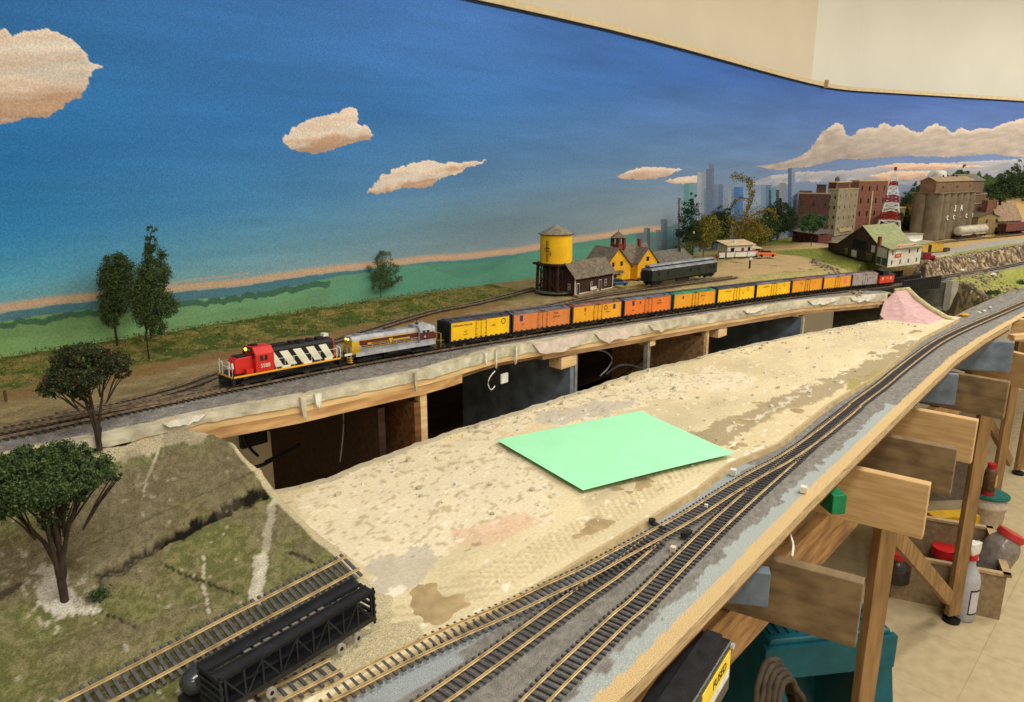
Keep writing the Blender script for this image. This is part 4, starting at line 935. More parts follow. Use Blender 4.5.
    for x in (x0+.038,x1-.038): truck(r,x,L=.022,wm=M_under)
loco2()
# dark green coach by the depot
def coach():
    p=scen(646,286,.004); q=scen(711,276,.004); c,rz,pit=place_between(p,q); L=(q-p).length; r=thing('passenger_coach','dark olive green baggage coach with a silver edged clerestory roof by the yellow depot','train car',tuple(c),rz,None,pit)
    k=1.0; g=mat('coach_green',(42,46,34),(32,36,28),rough=.7); W=.036
    MB().box(-L/2,L/2,-W/2,W/2,.012,.040).build('body',r,g,bevel=.001)
    MB().prof([(-W/2-.001,.040),(W/2+.001,.040),(W/2-.003,.0435),(.008,.0455),(-.008,.0455),(-W/2+.003,.0435)],-L/2-.001,L/2+.001).build('lower_roof',r,mat('roof_silver',(150,152,154),(112,114,118),rough=.6))
    MB().prof([(-.0085,.0450),(.0085,.0450),(.0085,.0490),(.005,.0515),(-.005,.0515),(-.0085,.0490)],-L/2+.003,L/2-.003).build('clerestory',r,mat('clerestory_dark',(40,40,42)))
    MB().prof([(-.0092,.0488),(.0092,.0488),(.005,.0525),(-.005,.0525)],-L/2+.002,L/2-.002).build('upper_roof',r,mat('roof_silver2',(150,154,160),(112,116,122)))
    for x in [-L/2+.028,-L/2+.062,.02,.055,L/2-.03,L/2-.016]:
        MB().box(x-.004,x+.004,-W/2-.0003,-W/2+.001,.026,.035).build('window',r,M_glass)
    for x in (-L/2+.04,L/2-.06): MB().box(x-.011,x+.011,-W/2-.0004,-W/2+.001,.0135,.037).build('baggage_door',r,mat('coach_door',(46,50,38)))
    MB().box(-L/2-.005,-L/2,-.012,.012,.012,.040).build('vestibule',r,M_black); MB().box(L/2,L/2+.005,-.012,.012,.012,.040).build('vestibule',r,M_black)
    MB().box(-L/2+.004,L/2-.004,-W/2+.003,W/2-.003,.009,.012).box(-.03,.02,-W/2+.003,-W/2+.010,.004,.010).build('underframe',r,M_under)
    for x in (-L/2+.026,L/2-.026): truck(r,x,wm=M_under,L=.022)
coach()
# black rack car in the foreground
def rack():
    A=S(374.5,586,.352); B=S(214,650,.352)  # far right top edge -> near
    A=S(374.4,588,.350); Wd=.029
    d=(S(219,678,.350)-A); L=d.length; d.normalize(); n=Vector((-d.y,d.x,0)); 
    if n.y<0: n=-n
    c=A+d*(L/2)+n*(Wd/2); zt=A.z; H=.041; rz=math.atan2(-d.y,-d.x)
    r=thing('rack_car','black open sided auto rack car resting on the plaster beside the loose track','train car',(c.x,c.y,zt-H),rz,None)
    m=M_blackp; x0,x1=-L/2,L/2; y0,y1=-Wd/2,Wd/2
    MB().box(x0,x1,y0,-.0022,H-.0045,H-.003).box(x0,x1,.0022,y1,H-.0045,H-.003).build('upper_deck',r,m)
    t=MB()
    for y in (y0,y1-.0012): t.box(x0,x1,y,y+.0012,H-.005,H-.0005)
    for y in (-.0035,.0023): t.box(x0,x1,y,y+.0012,H-.004,H-.0015)
    for k in range(16): x=x0+L*k/15; t.box(x-.001,x+.001,y0,y1,H-.0055,H-.0045)
    t.build('deck_rails',r,M_black)
    for y in (y0+.0006,y1-.0006):
        s=MB(); n_=9
        for k in range(n_+1):
            x=x0+.004+(L-.008)*k/n_; s.bar((x,y,.013),(x,y,H-.004),.0016)
            if k<n_:
                xn=x0+.004+(L-.008)*(k+1)/n_; s.bar((x,y,.013) if k%2 else (x,y,H-.005),(xn,y,H-.005) if k%2 else (xn,y,.013),.0013)
        s.box(x0,x1,y-.0009,y+.0009,.0105,.0150); s.build('side_truss',r,m)
    MB().box(x0,x1,y0+.001,y1-.001,.011,.013).box(x0+.01,x1-.01,y0+.004,y1-.004,.023,.0242).build('lower_deck',r,M_black)
    for x in (x0,x1-.0015):
        e=MB().box(x,x+.0015,y0,y0+.002,.007,H).box(x,x+.0015,y1-.002,y1,.007,H)
        for k in range(5): z=.010+k*.0065; e.box(x-.0006,x+.002,y0-.0005,y1+.0005,z,z+.0022)
        e.build('end_gate',r,m)
    lo=MB()
    for k in range(9): x=x1-.045-k*.0085; lo.box(x-.0028,x+.0028,-.0014,.0014,H-.0038,H-.0022)
    lo.build('chain_guides',r,mat('dull_steel',(110,106,98)))
    coupler(r,x1,1)
    for x in (x1-.030,x0+.030):
        t=MB().box(x-.016,x+.016,-.008,.008,.006,.011).build('truck',r,M_under)
        for dx in (-.009,.009):
            w=MB()
            for sg in (-1,1): w.cyl((x+dx,sg*.0150-.001,.0045),.0044,.002,'y',16)
            w.cyl((x+dx,-.015,.0045),.001,.030,'y',6)
            w.build('wheelset',t,mat('wheel_pale',(170,162,146),(120,112,100)))
            for sg in (-1,1): MB().cyl((x+dx,sg*.0154-.0008,.0045),.0018,.0022,'y',10).build('axle_cap',t,M_under)
rack()
def blob_car():
    p=S(199,684,.385); r=thing('toy_tank','small dark glossy rounded model tank body at the left end of the black rack car','toy',(p.x,p.y,EYE-.392),math.radians(25))
    b=MB(); n=10; pr=[(0,.0)]
    for k in range(n+1): a=PI*k/n; pr.append((max(.0002,.011*math.sin(a)**.6),-.014*math.cos(a)))
    b.M=Matrix.Translation((0,0,.013))@Matrix.Rotation(PI/2,4,'Y'); b.lathe((0,0,0),pr[1:],18); b.build('tank_shell',r,mat('glossy_dark',(58,64,70),(42,46,52),rough=.2,spec=.7),smooth=True)
    MB().box(-.014,.014,-.008,.008,0,.004).build('chassis',r,M_black)
blob_car()
# ================================================================ STRUCTURES
def frame(name,label,cat,A,B,group=None):
    d=B-A; r=thing(name,label,cat,(A.x,A.y,A.z-.003),math.atan2(d.y,d.x),group); return r,math.hypot(d.x,d.y)
def windows(root,face,a0,a1,nx,z0,z1,nz,w,h,depth=0,off=0,m=None,frm=None,arch=False,part='window'):
    """rows of windows; face 'f' front (y=off) or 'l' left (x=off) / 'r' right"""
    for i in range(nx):
        for j in range(nz):
            a=a0+(a1-a0)*(i/(nx-1) if nx>1 else .5); z=z0+(z1-z0)*(j/(nz-1) if nz>1 else .5)
            b=MB(); e=.0006
            def bx(p0,p1,q0,q1,t,mm):
                b.mat(mm)
                if face=='f': b.box(p0,p1,off-t,off+.0004,q0,q1)
                elif face=='l': b.box(off-t,off+.0004,p0,p1,q0,q1)
                else: b.box(off-.0004,off+t,p0,p1,q0,q1)
            if frm: bx(a-w/2-.0008,a+w/2+.0008,z-h/2-.001,z+h/2+.001,e,frm)
            bx(a-w/2,a+w/2,z-h/2,z+h/2,e+.0003,m or M_glass)
            if frm: bx(a-w/2,a+w/2,z-.0003,z+.0003,e+.0006,frm); bx(a-.0002,a+.0002,z-h/2,z+h/2,e+.0006,frm)
            b.build(part,root)
def gable(root,L,D,zw,zr,m,mr,over=.003,axis='x',x0=0,y0=0,name='walls',ov_name='roof',t=.0012):
    """gabled block, ridge along axis"""
    b=MB()
    if axis=='x':
        b.prof([(y0,0),(y0+D,0),(y0+D,zw),(y0+D/2,zr),(y0,zw)],x0,x0+L)
        s=(zr-zw)/(D/2); e=over
        r=MB().prof([(y0-e,zw-s*e+t),(y0+D/2,zr+t*1.3),(y0+D+e,zw-s*e+t),(y0+D+e,zw-s*e),(y0+D/2,zr+.0001),(y0-e,zw-s*e)],x0-over,x0+L+over)
    else:
        b.profy([(x0,0),(x0+L,0),(x0+L,zw),(x0+L/2,zr),(x0,zw)],y0,y0+D)
        s=(zr-zw)/(L/2); e=over
        r=MB().profy([(x0-e,zw-s*e+t),(x0+L/2,zr+t*1.3),(x0+L+e,zw-s*e+t),(x0+L+e,zw-s*e),(x0+L/2,zr+.0001),(x0-e,zw-s*e)],y0-over,y0+D+over)
    b.build(name,root,m); return r.build(ov_name,root,mr)
def brick(name,a,b,mo=(150,140,125),sc=1):
    m=mat(name,a,b,scale=90,rough=.85); nt=m.node_tree; N=nt.nodes; L=nt.links; bs=N['Principled BSDF']; src=bs.inputs['Base Color'].links[0].from_socket
    tc=N.new('ShaderNodeTexCoord'); mp=N.new('ShaderNodeMapping'); mp.inputs['Rotation'].default_value=(PI/2,0,0); L.new(tc.outputs['Object'],mp.inputs['Vector'])
    br=N.new('ShaderNodeTexBrick'); br.inputs['Scale'].default_value=1; br.inputs['Brick Width'].default_value=.006*sc; br.inputs['Row Height'].default_value=.002*sc; br.inputs['Mortar Size'].default_value=.0003
    br.inputs['Color1'].default_value=(1,1,1,1); br.inputs['Color2'].default_value=(.8,.8,.8,1); br.inputs['Mortar'].default_value=(1.25,1.2,1.15,1); L.new(mp.outputs['Vector'],br.inputs['Vector'])
    mx=N.new('ShaderNodeMix'); mx.data_type='RGBA'; mx.blend_type='MULTIPLY'; mx.inputs[0].default_value=1; L.new(src,mx.inputs[6]); L.new(br.outputs['Color'],mx.inputs[7]); L.new(mx.outputs[2],bs.inputs['Base Color']); return m
def planks(name,a,b,w=.0022,vert=True):
    m=mat(name,a,b,scale=80,rough=.85); nt=m.node_tree; N=nt.nodes; L=nt.links; bs=N['Principled BSDF']
    tc=N.new('ShaderNodeTexCoord'); wv=N.new('ShaderNodeTexWave'); wv.bands_direction='X' if vert else 'Z'; wv.inputs['Scale'].default_value=.5/w; L.new(tc.outputs['Object'],wv.inputs['Vector'])
    bp=N.new('ShaderNodeBump'); bp.inputs['Strength'].default_value=.5; bp.inputs['Distance'].default_value=.0006; L.new(wv.outputs['Fac'],bp.inputs['Height']); L.new(bp.outputs['Normal'],bs.inputs['Normal']); return m
shing=mat('shingle_grey',(128,116,98),(92,84,72),scale=140,rough=.9,bump=.5)
shing2=mat('shingle_brown',(120,112,100),(86,82,74),scale=120,rough=.9,bump=.5)
# ---- water tower
def water_tower():
    p=scen(555.5,290.5); r=thing('water_tower','yellow wooden water tower on dark timber legs beside the dark station','water tower',tuple(p)); k=ppm(p)*1.02
    R=15.8*k; z0=28*k; z1=55*k; ty=mat('tank_yellow',(240,188,24),(228,174,18),scale=50,rough=.6); tb=mat('tower_timber',(70,46,34),(44,30,24),scale=120,rough=.9)
    b=MB().cyl((0,0,z0),R,z1-z0,'z',40,R*.97); b.build('tank',r,ty,smooth=False)
    MB().cyl((0,0,z1),R*1.10,.0012,'z',32).build('roof_rim',r,M_under)
    MB().cyl((0,0,z1+.0008),R*1.1,8.5*k,'z',12,.0008).build('conical_roof',r,mat('roof_weathered',(150,140,118),(116,108,92),scale=100))
    d=MB().box(-R*1.02,R*1.02,-R,R,z0-.003,z0)
    for k2 in range(9): x=-R+2*R*k2/8; d.box(x-.001,x+.001,-R*1.02,R*1.02,z0-.005,z0-.003)
    d.build('deck',r,tb)
    for i in range(3):
        for j in range(4):
            x=-R*.82+R*1.64*i/2; y=-R*.82+R*1.64*j/3; MB().bar((x,y,0),(x*.95,y*.95,z0-.004),.0052).build('leg',r,tb)
    c=MB()
    for sg in (-1,1):
        c.bar((-R*.85,sg*R*.85,.004),(R*.85,sg*R*.85,z0-.006),.0016); c.bar((R*.85,sg*R*.85,.004),(-R*.85,sg*R*.85,z0-.006),.0016)
        c.bar((sg*R*.85,-R*.85,.004),(sg*R*.85,R*.85,z0-.006),.0016); c.bar((sg*R*.85,R*.85,.004),(sg*R*.85,-R*.85,z0-.006),.0016)
    rr=random.Random(3)
    for k2 in range(22):
        a=2*PI*k2/22; x,y=R*.93*math.cos(a),R*.93*math.sin(a); c.bar((x,y,0),(x,y,z0*rr.uniform(.7,.97)),.0030,.0016)
    c.build('bracing_boards',r,tb); c=MB()
    for k2 in range(26):
        a=2*PI*k2/26; x,y=R*.66*math.cos(a),R*.66*math.sin(a); c.bar((x,y,0),(x,y,z0-.004),.0062,.002)
    c.build('inner_boards',r,tb)
    MB().cyl((0,0,-.001),R*1.28,.003,'z',30).build('base_ring',r,mat('base_stone',(110,100,84),(84,78,66)))
    # ladder and gauge on the camera side of the tank
    a0=math.atan2(-p.y,-p.x)-.55
    l=MB(); n=Vector((math.cos(a0),math.sin(a0),0)); t=Vector((-n.y,n.x,0)); P=n*(R+.0008)
    for sg in (-1,1): l.tube([P+t*sg*.0022+Vector((0,0,z0+.004)),P+t*sg*.0022+Vector((0,0,z1-.012))],.0005,5)
    for k2 in range(7): z=z0+.008+k2*(z1-z0-.022)/6; l.tube([P-t*.004+Vector((0,0,z)),P+t*.004+Vector((0,0,z))],.0004,5)
    for z in (z0+.030,z0+.036): l.tube([P-t*.007+Vector((0,0,z)),P+t*.007+Vector((0,0,z))],.0008,5)
    l.tube([P+t*.0085+Vector((0,0,z0+.02)),P+t*.0085+Vector((0,0,z0+.027))],.0012,5); l.build('ladder_and_gauge',r,M_black)
    MB().tube([(-R,0,z0-.002),(-R-.016,.004,z0-.004)],.0016,7).build('spout',r,M_under)
water_tower()
# ---- dark station with grey roof
def station():
    A=scen(575,294); B=scen(612.5,287); r,L=frame('station_building','small dark brown station with white trim and a grey shingle roof beside the water tower','model building',A,B); k=ppm(A); D=.062; zw=19*k; zr=zw+.030
    br=planks('station_brown',(70,42,32),(50,30,24)); gable(r,L,D,zw,zr,br,shing,over=.007,axis='x')
    wt=mat('trim_white',(214,208,188),(190,184,166))
    t=MB()
    for x in (.0,L-.0015): t.box(x,x+.0018,-.0008,.001,0,zw)
    t.box(-.0008,.001,0,.0018,0,zw).box(-.0008,.001,D-.002,D,0,zw).box(0,L,-.0008,.0006,.0,.003).build('corner_trim',r,wt)
    for x,w,h in ((.010,.0075,.026),(.058*L/.09,.007,.026)): MB().mat(wt).box(x-w/2-.0012,x+w/2+.0012,-.0010,.0004,0,h+.0015).mat(mat('door_dark',(54,34,28))).box(x-w/2,x+w/2,-.0014,.0004,0,h).build('door',r)
    windows(r,'f',L*.42,L*.42,1,.018,.018,1,.006,.013,off=0,frm=wt); windows(r,'f',L*.80,L*.80,1,.018,.018,1,.007,.014,off=0,frm=wt)
    windows(r,'l',D*.3,D*.7,2,.018,.018,1,.006,.013,off=0,frm=wt)
    b=MB()
    for x in (L*.3,L*.48,L*.62,L*.9): b.bar((x,0,zw-.010),(x,-.006,zw-.003),.0012)
    b.build('eave_brackets',r,wt); MB().box(L*.36,L*.52,-.008,-.004,.007,.0085).box(L*.37,L*.38,-.008,-.004,0,.007).box(L*.5,L*.51,-.008,-.004,0,.007).box(L*.36,L*.52,-.0045,-.004,.0085,.014).build('bench',r,wt)
    MB().box(L*.02,L*.02+.007,D*.62,D*.62+.007,zr-.008,zr+.010).build('chimney',r,mat('chimney_dark',(58,42,40),(40,30,28)))
    MB().box(-.006,L+.004,-.014,0,-.002,.001).build('platform',r,mat('platform_boards',(150,130,96),(120,104,78)))
station()
# ---- yellow depot
def depot():
    A=scen(603,284.0); B=scen(651,276.8); r,L=frame('depot_building','large yellow depot with steep grey gables, brick cupola and red chimney behind the blue car','model building',A,B); k=ppm(A); 
    yl=planks('depot_yellow',(236,176,30),(220,160,22),.003,False); tr=mat('depot_trim',(120,58,34),(98,46,28))
    wl=L*.56; D=.075; zw=22*k; zr=zw+.030
    gable(r,wl,D,zw*.72,zr+.004,yl,shing,over=.005,axis='y',name='left_wing',ov_name='left_wing_roof')
    gable(r,L*1.12-wl*.5,D*.62,zw*.9,zr+.003,yl,shing,over=.004,axis='x',x0=wl*.5,y0=D*.25,name='main_wing',ov_name='main_wing_roof')
    gable(r,wl*.75,D*.7,zw*.80,zr-.004,yl,shing,over=.004,axis='y',x0=L*1.12-wl*.75,y0=0,name='right_wing',ov_name='right_wing_roof')
    windows(r,'f',wl*.34,wl*.64,2,zw*.88,zw*.88,1,.0075,.010,frm=tr); windows(r,'f',L*1.12-wl*.375,L*1.12-wl*.375,1,zw*.95,zw*.95,1,.010,.010,frm=tr)
    windows(r,'f',wl*.42,wl*.42,1,.012,.012,1,.009,.018,m=mat('door_brown',(80,44,28)),part='door'); windows(r,'f',L*1.12-wl*.6,L*1.12-wl*.2,2,.014,.014,1,.006,.012,frm=tr)
    MB().profy([(wl*.16,.026),(wl*.64,.026),(wl*.60,.033),(wl*.20,.033)],-.010,.001).build('door_canopy',r,shing2)
    b=MB().box(-.0005,.0012,-.0008,.0008,0,zw*.72).box(wl-.0012,wl+.0005,-.0008,.0008,0,zw*.72).box(0,wl,-.0008,.0005,0,.006).box(L*1.12-wl*.75,L*1.12,-.0008,.0005,0,.006); b.build('red_brown_trim',r,tr)
    rb=brick('depot_brick',(130,54,44),(100,40,34))
    cx,cy=wl*.86,D*.46; c=MB(); c.M=Matrix.Translation((cx,cy,zr-.004))@Matrix.Scale(1.25,4)@Matrix.Translation((-cx,-cy,-zr+.004))
    for sx in (-1,1):
        for sy in (-1,1): c.box(cx+sx*.0085-.003,cx+sx*.0085+.003,cy+sy*.0085-.003,cy+sy*.0085+.003,zr-.004,zr+.021)
    c.box(cx-.010,cx+.010,cy-.010,cy+.010,zr-.006,zr+.006).box(cx-.0112,cx+.0112,cy-.0112,cy+.0112,zr+.019,zr+.021); cu=c.build('cupola',r,rb)
    c2=MB(); c2.M=c.M; c2.cyl((cx,cy,zr+.021),.0205,.013,'z',4,.0008).cyl((cx,cy,zr+.033),.0007,.006,'z',6).build('cupola_roof',cu,shing)
    MB().box(L*.93,L*.93+.0075,D*.45,D*.45+.0075,zr-.006,zr+.017).box(L*.93-.001,L*.93+.0085,D*.45-.001,D*.45+.0085,zr+.014,zr+.017).build('chimney',r,rb)
depot()
def annex():
    A=scen(662,273); B=scen(693,268); r,L=frame('shed_building','low brown shed with a broad grey shingle roof just right of the yellow depot','model building',A,B); L*=1.0
    gable(r,L,.085,.028,.058,planks('shed_brown',(96,74,56),(76,58,44)),shing2,over=.006,axis='x'); MB().box(L*.80,L*.80+.006,.028,.034,.046,.068).build('vent_pipe',r,mat('vent_dark',(74,70,62),(60,56,50)))
    windows(r,'f',L*.3,L*.7,2,.012,.012,1,.007,.010)
annex()
# ---- cars and trucks
def auto(name,label,p,rz,c,k=1.0,pickup=False):
    r=thing(name,label,'model car',tuple(p),rz); L=.050*k; W=.020*k; m=mat(name+'_'+str(c),c,None,rough=.3,spec=.6)
    MB().profy([(-L/2,.003*k),(-L/2,.0085*k),(-L*.42,.0105*k),(-L*.20,.0115*k),(L*.25,.0115*k),(L*.44,.0105*k),(L/2,.008*k),(L/2,.003*k)],-W/2,W/2).build('body',r,m,bevel=.0015*k)
    MB().profy([(-L*.30,.0113*k),(-L*.20,.0178*k),(L*.04 if pickup else L*.14,.0182*k),(L*.10 if pickup else L*.26,.0113*k)],-W*.44,W*.44).build('cabin',r,mat('car_glass',(48,58,66),(36,44,52),rough=.15),bevel=.001*k)
    MB().box(-L*.19,(L*.04 if pickup else L*.13),-W*.43,W*.43,.0176*k,.0190*k).build('roof',r,m,bevel=.0006)
    for x in (-L*.3,L*.3):
        for y in (-W/2,W/2): MB().cyl((x,y-.0016*k,.0036*k),.0036*k,.0032*k,'y',14).build('wheel',r,M_under)
    MB().box(-L/2-.0006,-L/2+.001,-W*.42,W*.42,.0035*k,.0048*k).box(L/2-.001,L/2+.0006,-W*.42,W*.42,.0035*k,.0048*k).build('bumper',r,mat('chrome_dull',(180,180,176),(150,150,146),rough=.3,metal=.6))
    return r
A=scen(618,285.5); auto('model_car','dark blue model car parked between the brown station and the yellow depot',A,math.radians(-35),(40,78,110),.95)
A=scen(766,256.5); auto('model_car','bright orange model car parked on the dirt before the white house',A,math.radians(-50),(232,112,30),1.25)
# ---- white house with trailer
def house():
    A=scen(727,256.5); B=scen(752,255); r,L=frame('model_house','small white house with a pale low roof standing among the trees behind the dirt lot','model building',A,B); wt=planks('house_white',(226,218,200),(206,198,180),.003,False)
    k=ppm(A); zw=12*k
    MB().box(0,L,0,.055,0,zw).build('walls',r,wt); ro=mat('roof_cream',(220,198,160),(196,174,138))
    MB().prof([(-.008,zw-.001),(.062,zw+.010),(.062,zw+.012),(-.008,zw+.001)],-.008,L+.008).build('roof',r,ro)
    MB().box(L*.4,L*.4+.006,.02,.026,zw,zw+.014).build('roof_vent',r,M_white)
    windows(r,'f',L*.2,L*.2,1,zw*.62,zw*.62,1,.014,.013); windows(r,'f',L*.60,L*.60,1,zw*.42,zw*.42,1,.010,.026,m=mat('door_red_brown',(110,54,38)),part='door'); windows(r,'f',L*.86,L*.86,1,zw*.62,zw*.62,1,.009,.013)
    MB().box(L,L+.016,.004,.04,0,zw*.62).build('porch',r,wt); MB().prof([(-.002,zw*.62),(.044,zw*.75),(.044,zw*.79),(-.002,zw*.66)],L-.001,L+.040).build('porch_roof',r,ro)
    MB().box(L+.016,L+.036,.004,.04,0,zw*.60).build('shed_side',r,planks('barn_red',(120,58,38),(96,46,32)))
    # brick garden wall panels
    for x0,x1 in ((-.052,-.030),(-.022,.003),(.012,.055),(.060,.100)):
        x0*=1.0; MB().mat(M_white).box(x0,x1,-.030,-.027,.004,.021).mat(mat('rail_red',(130,54,40))).box(x0-.001,x1+.001,-.031,-.026,.021,.0235).mat(M_under).box(x0,x1,-.0295,-.0275,0,.004).build('white_fence_panel',r)
house()
A=scen(706,258); 
tag(MB().tube([(0,0,0),(0,0,.030)],.0012,6).mat(M_black).box(-.006,.006,-.003,.003,.022,.032).build('mail_post',material=mat('post_redbrown',(120,60,44)),loc=tuple(scen(717,265.5))),'short red brown post beside the right end of the green coach','post')
o=MB().mat(mat('post_dark_green',(40,54,44))).box(-.002,.002,-.002,.002,0,.028).mat(mat('sign_pale',(190,200,196))).box(-.008,.008,-.0025,.0025,.026,.032).build('sign_post',loc=tuple(scen(749.5,268.5))); tag(o,'dark green post with a pale bar on top in the field before the white house','sign post')
# ---- big barn like dairy with green roof
def barn():
    A=scen(828,248.5); Bc=scen(887.3,266.5); Cc=scen(919,263)
    # front gable wall A->Bc is seen dark, side Bc->Cc white
    r,L=frame('dairy_building','white and dark brown dairy building with a broad pale green roof behind the red caboose','model building',Bc,Cc); k=ppm(Bc)
    M=r.matrix_basis.inverted() if False else None
    inv=Matrix.Rotation(-r.rotation_euler.z,4,'Z'); la=inv@(A-Bc); W=abs(la.y) if abs(la.y)>.05 else .15; W=math.hypot(la.x,la.y)
    ang=math.atan2(la.y,la.x)
    wt=planks('dairy_white',(212,204,184),(192,184,164),.003,False); dk=planks('dairy_brown',(78,54,42),(56,38,30)); gr=mat('roof_green_pale',(152,156,110),(124,130,92),scale=100,rough=.85,bump=.3)
    zw=18.5*k; zr=36*k
    e=Vector((math.cos(ang),math.sin(ang),0))*W; X=Vector((L,0,0)); f=.56
    # polygon profile along e: white front strip, peak, long low lean-to
    prof=[(0,0),(0,zw),(f*.98,zr*1.05),(f*1.0,zr*1.05),(1.0,.030),(1.0,0)]
    def P(t,z,x=0): q=e*t+X*x; return (q.x,q.y,z)
    pr=[(0,0),(0,zw),(.17,zw*1.12),(.42,zr),(.82,11*k),(1.0,9.5*k),(1.0,0)]; n=len(pr)
    b=MB(); b.add([P(t,z) for t,z in pr]+[P(t,z,1) for t,z in pr],[tuple(range(n)),tuple(range(2*n-1,n-1,-1))]+[(i,n+i,n+(i+1)%n,(i+1)%n) for i in range(n)]); b.build('brown_walls',r,dk)
    MB().box(-.0015,L+.0015,-.0016,.0006,0,zw).build('white_side_wall',r,wt)
    # roof sheets
    for (t0,z0),(t1,z1),nm in (((-.03,zw-.001),(.17,zw*1.12),'green_roof'),((.17,zw*1.12),(.42,zr),'green_roof'),((.42,zr),(.82,11*k),'green_roof'),((.82,11*k),(1.04,9.2*k),'lean_to_roof')):
        b=MB(); v=[P(t0,z0+.0005,-.03),P(t1,z1+.0005,-.03),P(t1,z1+.0005,1.03),P(t0,z0+.0005,1.03)]; v2=[(x,y,z+.002) for x,y,z in v]
        b.add(v+v2,[(0,1,2,3),(7,6,5,4),(0,4,5,1),(1,5,6,2),(2,6,7,3),(3,7,4,0)]); b.build(nm,r,gr if nm[0]=='g' else mat('lean_to_tan',(142,128,100),(118,106,84)))
    # white face on the gable next to the corner, door and windows
    def gp(t0,t1,z0,z1,m,nm,o=.0012):
        nn=Vector((e.y,-e.x,0)).normalized(); 
        if (nn.x*1+nn.y*0)>0: nn=-nn
        b=MB(); v=[P(t0,z0),P(t1,z0),P(t1,z1),P(t0,z1)]; v2=[(x+nn.x*o,y+nn.y*o,z) for x,y,z in v]; b.add(v+v2,[(0,1,2,3),(7,6,5,4),(0,4,5,1),(1,5,6,2),(2,6,7,3),(3,7,4,0)]); b.build(nm,r,m)
    gp(0,.17,0,zw*.99,wt,'white_gable_panel'); gt=mat('dairy_green',(70,96,60),(54,78,48))
    for t in (.02,.095): gp(t,t+.06,.004,.026,gt,'door',.002)
    gp(.0,.015,0,zw,gt,'corner_board',.0022); gp(.162,.172,0,zw,gt,'corner_board',.0022)
    gp(.34,.56,.034,zw*1.12,mat('loft_black',(22,18,16)),'loft_opening',.0015); gp(.20,.25,.034,.056,wt,'white_notice',.002)
    gp(.22,.32,.004,.03,M_glass,'window',.0016); gp(.62,.68,.004,.026,M_glass,'window',.0016); gp(.48,.56,.004,.026,wt,'window',.0016)
    windows(r,'f',L*.1,L*.88,4,.014,zw-.013,2,.0045,.011,off=-.0016,m=mat('dairy_window',(60,66,62)),frm=gt)
    MB().box(-.002,L+.002,-.003,.001,zw-.002,zw+.0005).build('eave_board',r,gt)
    rd=mat('sign_red',(190,70,50)); MB().box(L*.17,L*.36,-.0032,-.0016,zw*.50,zw*.68).build('red_sign',r,rd); MB().box(L*.20,L*.33,-.0035,-.0031,zw*.57,zw*.585).box(L*.22,L*.31,-.0035,-.0031,zw*.61,zw*.625).build('sign_marks',r,M_white)
    MB().box(L*.17,L*.36,-.0030,-.0016,zw*.70,zw*.92).build('white_sign',r,M_white)
    s=MB().mat(M_white).box(L*.22,L*.80,-.002,0,zw+.002,zw+.010).mat(rd).box(L*.23,L*.79,-.0025,-.0018,zw+.0035,zw+.0085); s.build('roof_sign',r); mk=MB()
    for q in range(9): mk.box(L*(.28+q*.052),L*(.305+q*.052),-.0029,-.0024,zw+.0048,zw+.0072)
    mk.build('sign_marks',r,M_white)
    ch=e*.28; MB().box(-.004,.005,.030,.039,zw+.004,zw+.034).build('chimney',r,mat('chimney_red',(120,62,50),(96,48,40)))
barn()
# ---- red truck and sheds right of the dairy
def truck_model():
    p=scen(926,260.5); r=thing('model_truck','dark red model truck parked at the right end of the white dairy','model truck',tuple(p),math.radians(-62)); rd=mat('truck_red',(150,34,34),(124,28,28),rough=.4)
    MB().box(-.012,.010,-.011,.011,.006,.026).build('cab',r,rd,bevel=.001); MB().box(.010,.024,-.009,.009,.006,.017).build('hood',r,rd,bevel=.001); MB().box(-.050,-.014,-.012,.012,.008,.030).build('cargo_box',r,mat('truck_grey',(110,112,110),(90,92,90)))
    MB().box(-.050,.024,-.007,.007,.004,.007).build('chassis',r,M_under)
    for x in (-.040,-.028,.016):
        for y in (-.012,.012): MB().cyl((x,y-.002,.005),.005,.004,'y',14).build('wheel',r,M_under)
    MB().box(.0095,.0105,-.009,.009,.016,.024).build('windshield',r,M_glass)
truck_model()
def shed2():
    A=scen(922,252); B=scen(943,250.5); r,L=frame('yellow_shed','small yellow shed with a pale tin roof right of the dairy building','model building',A,B); gable(r,L,.045,.030,.038,planks('shed_yellow',(204,164,62),(180,142,50)),mat('tin_pale',(170,160,130),(146,138,112)),over=.003,axis='y')
    windows(r,'f',L*.35,L*.35,1,.014,.014,1,.016,.026,m=M_black,part='door'); MB().box(L,L+.03,-.006,.012,0,.012).build('loading_dock',r,mat('dock_dark',(84,70,54),(64,54,42)))
shed2()
def shed3():
    A=scen(899,250); B=scen(921,248); r,L=frame('low_shed','low orange tan shed with a white roof between the dairy and the yellow shed','model building',A,B); MB().box(0,L,0,.05,0,.026).build('walls',r,mat('tan_wall',(190,140,80),(166,120,66)))
    MB().prof([(-.004,.026),(.054,.026),(.044,.036),(.006,.036)],L*.35,L+.002).build('white_roof',r,M_white); MB().prof([(-.004,.026),(.054,.026),(.05,.030),(.0,.030)],-.002,L*.35).build('tan_roof',r,mat('orange_roof',(196,130,80),(170,110,66)))
shed3()
def shed4():
    A=scen(898,247); B=scen(918,246); r,L=frame('white_shop','low white shop wall behind the dairy below the yellow storefront','model building',scw(A.x+.1,A.y+.02),scw(B.x+.1,B.y+.02)); MB().box(0,L*1.1,0,.04,0,.040).build('walls',r,M_white); MB().box(-.002,L*1.1+.002,-.004,.042,.040,.042).build('roof',r,mat('grey_flat',(150,146,136))); windows(r,'f',L*.3,L*.8,2,.018,.018,1,.012,.010)
shed4()
